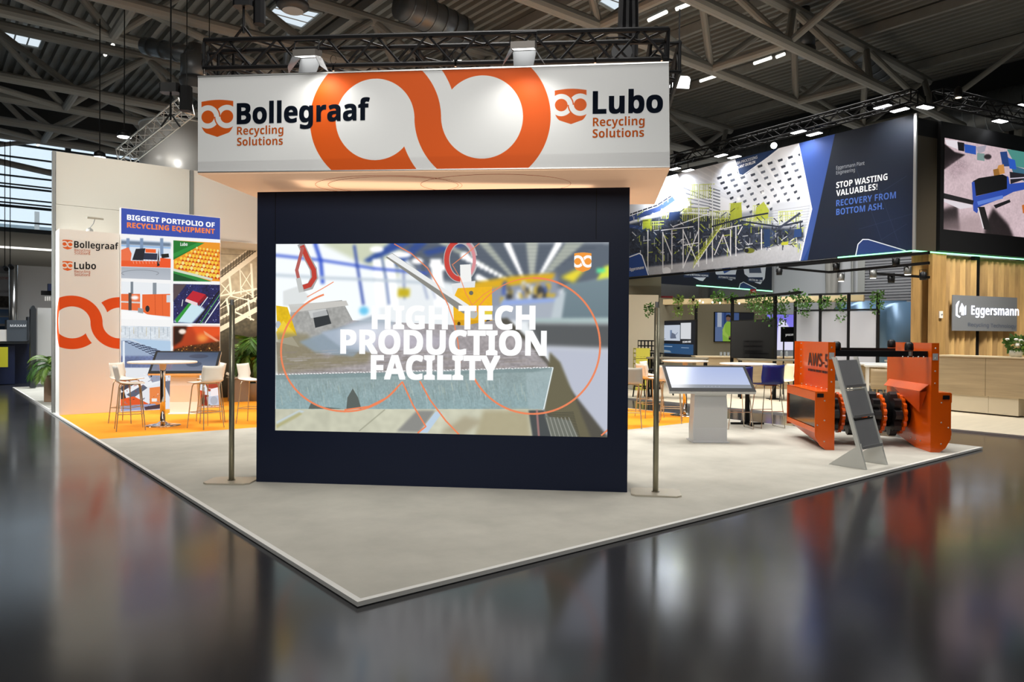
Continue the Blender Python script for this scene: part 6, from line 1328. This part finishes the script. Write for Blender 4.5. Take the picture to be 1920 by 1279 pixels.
# --- long wooden lounge bar and light timber beam
MB_ = lambda: MB()
lbr = thing('lounge_bar', 'long pale oak bar counter running behind the black screens', 'counter', aty(1350, 690, 22.5), 0); BPl = (aty(1400, 690, 22.3), hdir(-.02))
wallbox('front', 1306, 1500, T + .002, .98, BPl, .5, M_wood, lbr); wallbox('bar_top', 1304, 1502, .982, 1.02, BPl, .6, mat('light_oak_top', 'd3c1a0'), lbr, .05)
tb_ = thing('timber_beam', 'pale timber beam with string lights hanging over the neighbour lounge', 'beam', aty(1400, 562, 21.5), 0)
qa, qb2 = aty(1245, 567, 22.5), aty(1620, 571, 19.2); qb2.z = qa.z = 2.66
MB().tube(qa, qb2, .11, 4).build('beam', mat('pale_timber', 'cbb78d', .6), tb_, True)
for x, y in ((1312, 564), (1318, 567), (1336, 567), (1350, 568), (1386, 569), (1490, 567), (1497, 563), (1530, 563), (1534, 562)):
    q = aty(x, y, 20.4); MB().lathe([(.004, -.03), (.03, 0), (.004, .03)], q, 8).build('bulb', glow('bulb_glow', (1, .92, .75), 4) if 'bulb_glow' not in MATS else MATS['bulb_glow'], tb_, True)
# --- frosted panels
fr = thing('frosted_screen', 'black framed row of three frosted glass panels behind the orange machine', 'partition', aty(1570, 660, 19.5), 0)
FPL2 = (aty(1491, 600, 20.0), (aty(1646, 600, 18.7) - aty(1491, 600, 20.0)).normalized()); FPL2[1].z = 0
M_fro = mat('frosted_glass', 'b4b5bb', .35, alpha=.9)
def fx(x, y): return onpl(x, y, *FPL2)
zm = fx(1570, 581.5).z; ztp = fx(1570, 551).z; M_fg = M_black
for x, z1 in ((1491, zm + .25), (1538, ztp), (1591, ztp), (1646, ztp)): q = fx(x, 600); MB().box(Vector((q.x, q.y, (z1 + T) / 2)), (.07, .06, z1 - T - .002)).build('post', M_black, fr, True)
for a, b, z in ((1491, 1646, zm), (1515, 1646, ztp), (1491, 1646, .9)): A_, B_ = fx(a, 600), fx(b, 600); A_.z = B_.z = z; MB().tube(A_, B_, .03, 4).build('rail', M_black, fr, True)
for a, b in ((1494, 1536), (1541, 1589), (1594, 1643)):
    A_, B_ = fx(a, 600), fx(b, 600); MB().slab(*[Vector((v.x, v.y, z)) for v, z in ((A_, .93), (B_, .93), (B_, zm - .03), (A_, zm - .03))], .012).build('glass_panel', M_fro, fr, True)
# --- black spotlight track
tk = thing('spotlight_track', 'black track beams carrying small spotlights under the neighbour banner', 'track', aty(1560, 500, 17), 0)
def trk(x, y, Y): return aty(x, y, Y)
for pts in ([(1462, 502, 19.0), (1555, 510.5, 17.5), (1742, 493, 15.2)], [(1640, 513, 17.4), (1742, 520, 16.0)], [(1462, 500, 19.0), (1742, 474, 14.8)]):
    MB().path([trk(*p) for p in pts], .04, 4).build('track_beam', M_black, tk, True)
for x, y, Y, on_, l in ((1461, 510, 18.9, 0, 'small black spotlight at the left end of the track'), (1568, 501, 17.2, 0, 'small black boxy spotlight on the upper track beam'), (1577, 521, 17.2, 1, 'lit silver can spotlight, leftmost under the track'),
                     (1637, 515, 16.6, 1, 'lit silver can spotlight before the left side of the roller shutter'), (1680, 492, 15.9, 0, 'black boxy spotlight before the top of the shutter'), (1671, 524, 17.0, 0, 'black spotlight hanging lowest before the shutter'),
                     (1702, 508, 15.7, 1, 'lit silver can spotlight nearest the timber wall'), (1731, 518, 16.1, 0, 'small black spotlight beside the timber corner')):
    p = aty(x, y, Y); t = thing('track_spotlight', l, 'spotlight', p, 0, 'spotlights on the black track')
    MB().lathe([(.07, -.08), (.075, -.02), (.065, .08), (.03, .1)], p, 12).build('can', M_alu2 if on_ else M_blk2, t, True, True); MB().path([p + Vector((-.08, 0, 0)), p + Vector((-.08, 0, .14)), p + Vector((.08, 0, .14)), p + Vector((.08, 0, 0))], .008, 4).build('yoke', M_black, t, True)
    if on_: MB().lathe([(.06, -.086), (.06, -.08)], p, 12).build('lamp_glass', M_lamp, t, True)
# --- hanging plants
for i, (x, y, Y, r, n, dp, l) in enumerate(((1217, 575, 22.5, .16, 90, .25, 'small trailing plant beside the right steel post top'), (1272, 560, 22, .14, 60, .1, 'light trailing plant left on the timber beam'), (1272, 577, 22, .12, 50, .3, 'thin trailing plant under the black beam by the info screen'),
        (1300, 561, 21.8, .16, 60, .4, 'trailing plant between the info screen and the presenter screen'), (1346, 555, 21.2, .2, 110, .1, 'bushy plant on the timber beam above the presenter screen'), (1372, 557, 21, .14, 60, .1, 'small plant right of the bushy one on the beam'),
        (1411, 556, 20.6, .2, 110, .3, 'leafy plant beside the red arrow sign'), (1432, 566, 19.2, .3, 170, .35, 'left half of the big hanging plant over the black screen'), (1455, 566, 18.9, .32, 240, .55, 'big dark hanging plant over the right corner of the black screen'),
        (1492, 550, 19.8, .16, 70, .1, 'small upright plant left on the frosted panel frame'), (1507, 563, 19.6, .22, 150, .35, 'round plant hanging over the first frosted panel'), (1546, 563, 19.4, .15, 80, .15, 'small plant on the beam over the second frosted panel'),
        (1577, 562, 19.2, .12, 80, .6, 'narrow trailing plant over the middle of the frosted panels'), (1646, 552, 18.6, .16, 100, .45, 'trailing plant on the right end post of the frosted panels'))):
    p = aty(x, y, Y); t = thing('hanging_plant', l, 'plant', p, 0, 'hanging plants over the neighbour lounge')
    leafball(t, 'foliage', p, r, int(n * 1.6), M_leaf if i not in (1, 2, 3) else M_leaf2, .07, i + 5, .7, dp); MB().lathe([(.03, -.05), (.05, .02)], p, 8).build('pot', M_black, t, True)
# --- red signs
def redsign(x0, x1, y0, y1, Y, s, label):
    p0, p1 = aty(x0, y1, Y), aty(x1, y1, Y); z1 = aty(x0, y0, Y).z; t = thing('red_sign', label, 'sign', p0, 0)
    MB().add([v + Vector((0, o, 0)) for o in (0, .05) for v in (p0, p1, Vector((p1.x, p1.y, z1)), Vector((p0.x, p0.y, z1)))], [(0, 1, 2, 3), (7, 6, 5, 4), (0, 4, 5, 1), (1, 5, 6, 2), (2, 6, 7, 3), (3, 7, 4, 0)]).build('plate', mat('sign_red', '8f1f22', .5), t, True)
    lettering(s, p0.lerp(p1, .3) + ZUP * .05 + Vector((0, -.01, 0)), p0.lerp(p1, .85) + ZUP * .05 + Vector((0, -.01, 0)), (z1 - p0.z) * .5, M_wht, t, .02, off=Vector((0, -.003, 0)))
redsign(1233, 1262, 555, 568, 27.5, 'A M', 'red sign with white symbols on the far wall left of the lounge'); redsign(1407, 1418, 542, 551, 28, '<', 'small red sign with a white arrow above the lounge')
# --- roller shutter on the hall wall
SHP = (uv(UW - .32, 5, 0), VD); sh = thing('roller_shutter', 'grey metal roller shutter door in the far hall wall', 'shutter', onpl(1680, 560, *SHP), YAW)
a0, b0 = onpl(1616, 560, *SHP), onpl(1748, 560, *SHP); z0s, z1s = 1.0, onpl(1680, 478, *SHP).z; dS = (b0 - a0).normalized(); dS.z = 0; nsl = 34
for i in range(nsl):
    z = z0s + (z1s - z0s) * i / nsl; h = (z1s - z0s) / nsl
    vs = [v + ZUP * zz - UD * o for v in (Vector((a0.x, a0.y, 0)), Vector((b0.x, b0.y, 0))) for zz, o in ((z, .0), (z + h * .3, .06), (z + h * .8, .07), (z + h * .98, .01))]
    MB().add(vs, [(0, 1, 5, 4), (1, 2, 6, 5), (2, 3, 7, 6), (3, 0, 4, 7), (0, 3, 2, 1), (4, 5, 6, 7)]).build('slat', mat('shutter_grey', '94959a', .45, .4), sh, True)
for v in (a0, b0): MB().box(Vector((v.x, v.y, (z1s + .1) / 2)) - UD * .04, (.08, .3, z1s + .1), YAW).build('guide_rail', M_alu2, sh, True)
MB().tube(onpl(1600, 480, *SHP) - UD * .1, onpl(1600, 640, *SHP) - UD * .1, .05, 6).build('drain_pipe', M_alu2, sh, True)
# --- blue pods
def pod(pts, Y, dep, label, m_):
    P = [aty(x, y, Y) for x, y in pts]; O = P[0]; t = thing('blue_pod', label, 'cabin', Vector((O.x, O.y, T)), 0, 'blue round-topped cabins')
    out = [((p - O).x, (p - O).z) for p in P]; MB().ext(out, O, (1, 0, 0), (0, 0, 1), (0, dep, 0)).build('shell', m_, t, True, True); return t
M_pod = mat('pod_blue', '5f7f9e', .3, .25)
def podpts(x0, x1, yt, yb, r): return [(x0, yb)] + [(x0 + r - r * math.cos(a * PI / 12), yt + r * .55 - r * .55 * math.sin(a * PI / 12)) for a in range(0, 7)] + [(x1, yt), (x1, yb)]
zb_ = 700
pod(podpts(1597, 1700, 564, zb_, 30), 21.5, 1.2, 'left blue round-topped cabin in front of the roller shutter', M_pod); pod(podpts(1662, 1760, 566, zb_, 34), 20.2, 1.0, 'right blue round-topped cabin beside the timber wall', M_pod)
# --- lounge furniture
M_dk = mat('dark_wood', '2a221c', .5); M_pl2 = mat('cream_table_top', 'd8ccb4', .5)
def lounge_table(x, y, Y, w_, d_, h, label, m_, rz=0, leg=None):
    p = aty(x, y, Y); p.z = T + .002; t = thing('lounge_table', label, 'table', p, rz, 'tables of the neighbour lounge')
    MB().bev((0, 0, h - .02), (w_, d_, .04), .02).build('table_top', m_, t)
    for sx in (-1, 1):
        for sy in (-1, 1): MB().box((sx * (w_ / 2 - .06), sy * (d_ / 2 - .06), h / 2 - .02), (.045, .045, h - .042)).build('leg', leg or m_, t)
    return t
lounge_table(1270, 720, 18.6, 1.5, .6, 1.05, 'long dark-edged high table under the info screen', mat('grey_oak_top', '77705f', .5), -.35, M_black)
lounge_table(1455, 700, 18.8, 1.9, .6, 1.02, 'long grey oak high table under the black screen', MATS['grey_oak_top'], -.2, M_black)
lounge_table(1667, 700, 16.4, 1.0, .7, .98, 'white high table seen between the orange cheeks', mat('white_frame', 'd6d2c8', .5), -.4)
lounge_table(1640, 690, 17.5, 1.2, .7, .98, 'farther white high table behind the brochure rack', MATS['white_frame'], -.3)
lounge_table(1705, 690, 19.6, 1.1, .7, .98, 'farthest white high table right of the rack', MATS['white_frame'], -.3)
def lounge_chair(x, Y, rz, sm, lm, label, h=.45, group='chairs of the neighbour lounge'):
    p = aty(x, 740, Y); p.z = T + .002; t = thing('lounge_chair', label, 'chair', p, rz, group)
    shell_mesh(.46, .42, .42, h).build('seat_shell', sm, t, smooth=True)
    for sx in (-1, 1):
        for sy in (-1, 1): MB().tube((sx * .1, sy * .1, h - .02), (sx * .21, sy * .21, 0), .016, 6, .012).build('leg', lm, t)
lounge_chair(1466, 18.3, fz(195), M_cream, M_dk, 'cream shell chair with dark legs right of the blue stool', .50)
lounge_chair(1640, 17.0, fz(120), M_wood, M_wood, 'pale wooden chair seen behind the grey rack panels', .5); lounge_chair(1655, 15.8, fz(60), M_wood, M_wood, 'pale wooden chair just left of the right orange cheek', .5)
lounge_chair(1625, 18.0, fz(60), M_wood, M_wood, 'small wooden chair far behind the brochure rack', .5)
for i, (x, Y) in enumerate(((1203, 19.0), (1218, 18.4))):
    p = aty(x, 700, Y); p.z = T + .002; t = thing('saddle_stool', ('black high stool left of the steel post', 'black high stool right behind the steel post')[i], 'stool', p, .3, 'black high stools of the neighbour')
    MB().lathe([(.16, .70), (.19, .73), (.18, .77), (.05, .755)], (0, 0, 0), 16, 1, .75).build('seat', M_black, t, smooth=True)
    for sx in (-1, 1):
        for sy in (-1, 1): MB().tube((sx * .1, sy * .07, .72), (sx * .17, sy * .15, 0), .017, 6).build('leg', M_black, t)
    MB().path([(-.15, -.12, .28), (.15, -.12, .28), (.15, .12, .28), (-.15, .12, .28), (-.15, -.12, .28)], .01, 4).build('footrest', M_black, t)
# crates
def crate(x, Y, z, m_, label, rz=.1, w_=.4, h=.28, solid=False):
    p = aty(x, 650, Y); p.z = z; t = thing('bottle_crate', label, 'crate', p, rz, 'plastic bottle crates behind the neighbour lounge')
    f = MB()
    for zz in (.02, h / 2, h - .02):
        f.box((0, -.15, zz), (w_, .015, .035)).box((0, .15, zz), (w_, .015, .035)).box((-w_ / 2, 0, zz), (.015, .3, .035)).box((w_ / 2, 0, zz), (.015, .3, .035))
    f.build('rim', m_, t); f = MB()
    for i in range(5):
        for sy in (-1, 1): f.box((-w_ / 2 + w_ * i / 4, sy * .15, h / 2), (.02, .012, h))
    tag(f.build('rib', m_, t), kind='stuff')
    if solid: MB().box((0, -.152, h * .55), (w_ * .98, .012, h * .75)).build('side_wall', m_, t)
    MB().box((0, 0, .01), (w_ - .02, .29, .015)).build('bottom', m_, t)
M_yel = mat('crate_yellow', 'b9b040', .5)
for k in range(4): crate(1203, 21.5, T + .002 + k * .31, M_yel, ['lowest', 'second', 'third', 'topmost'][k] + ' yellow crate of the stack left of the steel post', solid=True, h=.3)
for k in range(4): crate(1212, 22.4, T + .002 + k * .37, M_black, ['lowest', 'second', 'third', 'topmost'][k] + ' black crate of the tall stack behind the yellow ones', h=.35, w_=.44)
for k in range(3): crate(1229, 21.9, T + .002 + k * .37, M_black, ['lowest', 'middle', 'topmost'][k] + ' black crate of the short stack behind the steel post', h=.35, w_=.4)
# bottles and glasses on the bar
for i, (x, l) in enumerate(((1354, 'glass on the lounge bar left of the black screen'), (1361, 'second glass on the lounge bar left of the black screen'), (1368, 'glass on the lounge bar touching the black screen edge'), (1468, 'bottle on the lounge bar below the process board'), (1478, 'second bottle on the lounge bar below the process board'))):
    p = onpl(x, 650, BPl[0], BPl[1]); p.z = 1.022; p.y += .12
    tag(MB().lathe([(.0, 0), (.035, 0), (.035, .12), (.015, .16), (.015, .2)] if i > 2 else [(.0, 0), (.03, 0), (.04, .12)], p, 10).build('bottle' if i > 2 else 'drinking_glass', mat('bottle_glass', 'cdd6dc', .1, trans=.6), None), l, 'bottle' if i > 2 else 'glass', 'glassware on the lounge bar')
# ================================================================ NEIGHBOURS ON THE LEFT
np2 = thing('left_neighbour_platform', 'pale platform of the next stand beyond the column on the left', 'platform', uv(0, 14, 0), YAW)
slabuv([(.03, 13.5), (3.1, 13.5), (3.1, 20.9), (.03, 20.9)], .002, T - .001).build('deck', M_carpet, np2, True)
for p in ([(0, 13.45), (.03, 13.45), (.03, 20.95), (0, 20.95)], [(.03, 20.92), (3.1, 20.92), (3.1, 20.95), (.03, 20.95)]): slabuv(p, .002, T + .015).build('edge_trim', M_white, np2, True)
NL = (aty(40, 700, 24.5), UD)
w1 = thing('left_exhibit_wall', 'pale grey exhibition wall seen left of the beige column', 'partition', aty(60, 700, 23), YAW)
def wb2(nm, x0, x1, y0, y1, Y, m_, par, th=.08):
    pl_ = (aty(x0, 600, Y), UD); a, b = onpl(x0, y1, *pl_), onpl(x1, y1, *pl_); z1 = onpl(x0, y0, *pl_).z; z0 = a.z
    a.z = b.z = 0
    return MB().add([v + ZUP * z for z in (z0, z1) for v in (a, b, b + VD * th, a + VD * th)], [(3, 2, 1, 0), (4, 5, 6, 7), (0, 1, 5, 4), (1, 2, 6, 5), (2, 3, 7, 6), (3, 0, 4, 7)]).build(nm, m_, par, True)
M_gw = mat('grey_white_wall', 'b9b8b6', .6)
wb2('panel', 27, 130, 497, 712, 24.5, M_gw, w1)
w2 = thing('left_banner_wall', 'white banner wall with red and black lettering at the left edge', 'banner', aty(10, 700, 26), YAW)
cv = Canvas(240, 560, None, 'bfbfc2'); cv.rect(0, 0, 240, 60, '8f9094'); cv.rect(0, 250, 240, 345, '4a443e', noise=.5, ns=9); cv.rect(0, 360, 240, 415, '5a7aa6', col2='8a9ab0'); cv.rect(0, 425, 240, 480, '7aa2d8'); cv.rect(0, 500, 240, 560, '2f4a6a')
ppl = (aty(-30, 600, 25), UD); A_, B_ = onpl(-30, 625, *ppl), onpl(21, 625, *ppl); B_.z = A_.z; h_ = onpl(-30, 497, *ppl).z - A_.z
picture('print', picmat('left_banner_print', cv), A_, B_, B_ + ZUP * h_, A_ + ZUP * h_, w2); MB().slab(B_ + VD * .01, A_ + VD * .01, A_ + VD * .01 + ZUP * h_, B_ + VD * .01 + ZUP * h_, .03).build('board', M_gw, w2, True)
pxtext('stries', (0, 524), (17.5, 524), 6, (ppl[0] - VD * .004, UD), mat('print_red', 'a8302c', .5), w2, 0); pxtext('SYSTEMS', (0, 549), (17, 549), 4.5, (ppl[0] - VD * .004, UD), mat('print_dark', '4a2c2a', .5), w2, 0)
sp_ = aty(25, 600, 24.0); tag(MB().lathe([(.13, T), (.13, aty(25, 497, 24.0).z)], (sp_.x, sp_.y, 0), 18).build('silver_column', mat('silver_column', 'c9c9c8', .2, .9), None, smooth=True), 'shiny silver round column left of the grey exhibit wall', 'column')
mm = thing('grey_blue_machine', 'grey machine cabinet on a dark blue base at the left edge', 'machine', aty(35, 720, 22.4), YAW)
M_mg = mat('machine_grey', '4d545c', .5); M_db = mat('machine_dark_blue', '101c3c', .45)
wb2('cabinet', 13, 52, 600, 640, 22.0, M_mg, mm, .7); wb2('side_cabinet', 52, 64, 594, 638, 22.3, mat('machine_dark_grey', '34383d', .5), mm, .5); wb2('white_box', -2, 14, 618, 640, 21.9, M_white, mm, .3)
wb2('base', -40, 60, 643, 722, 22.2, M_db, mm, 1.2); wb2('front_step', -40, 28, 648, 722, 21.7, M_db, mm, .3); wb2('yellow_panel', -20, 15, 651, 689, 21.6, mat('machine_yellow', 'c9c22a', .5), mm, .04); wb2('ledge', -20, 58, 638, 645, 21.8, M_mg, mm, .8)
pxtext('MAXAM', (19, 613), (49, 613), 4.5, (aty(13, 600, 21.97), UD), mat('print_white', 'e9ecef'), mm, .045)
ds = thing('dark_totem', 'tall dark round-cornered totem panel beside the left palm', 'sign', aty(62, 730, 20.5), YAW)
pl_ = (aty(57, 600, 20.4), UD); a = onpl(57, 733, *pl_); b = onpl(68, 733, *pl_); H_ = onpl(57, 573, *pl_).z; wd = (b - a).length
MB().ext([(0, T + .02), (wd, T + .02), (wd, H_ - .1), (wd - .05, H_), (.05, H_), (0, H_ - .1)], (a.x, a.y, 0), UD, ZUP, VD * .25).build('panel', mat('totem_grey', '35393e', .4), ds, True)
wb2('front_face', 70, 96, 577, 720, 20.9, mat('totem_white', 'c4c4c2', .5), ds, .05)
for x, y, l in ((9, 501, 'small black spotlight at the left edge above the banner'), (19, 498, 'small black spotlight beside the silver column top')):
    p = aty(x, y, 23.5); t = thing('clip_spotlight', l, 'spotlight', p, 0, 'small clip spotlights'); MB().tube(p, p + Vector((.12, -.1, -.08)), .06, 10, .07).build('can', M_black, t, True); MB().tube(p, p + ZUP * 4, .012, 4).build('cable', M_black, t, True)
sh2 = thing('display_shelf', 'black shelf rail with white samples between the totem and the beige column', 'shelf', aty(90, 550, 20.5), YAW)
wb2('rail', 78, 100, 545, 553, 20.6, M_black, sh2, .15); wb2('blue_box', 90, 100, 532, 545, 20.6, M_db, sh2, .15)
for i in range(4): wb2('sample', 84 + i * 4, 86.5 + i * 4, 556, 564, 20.6, M_white, sh2, .04)
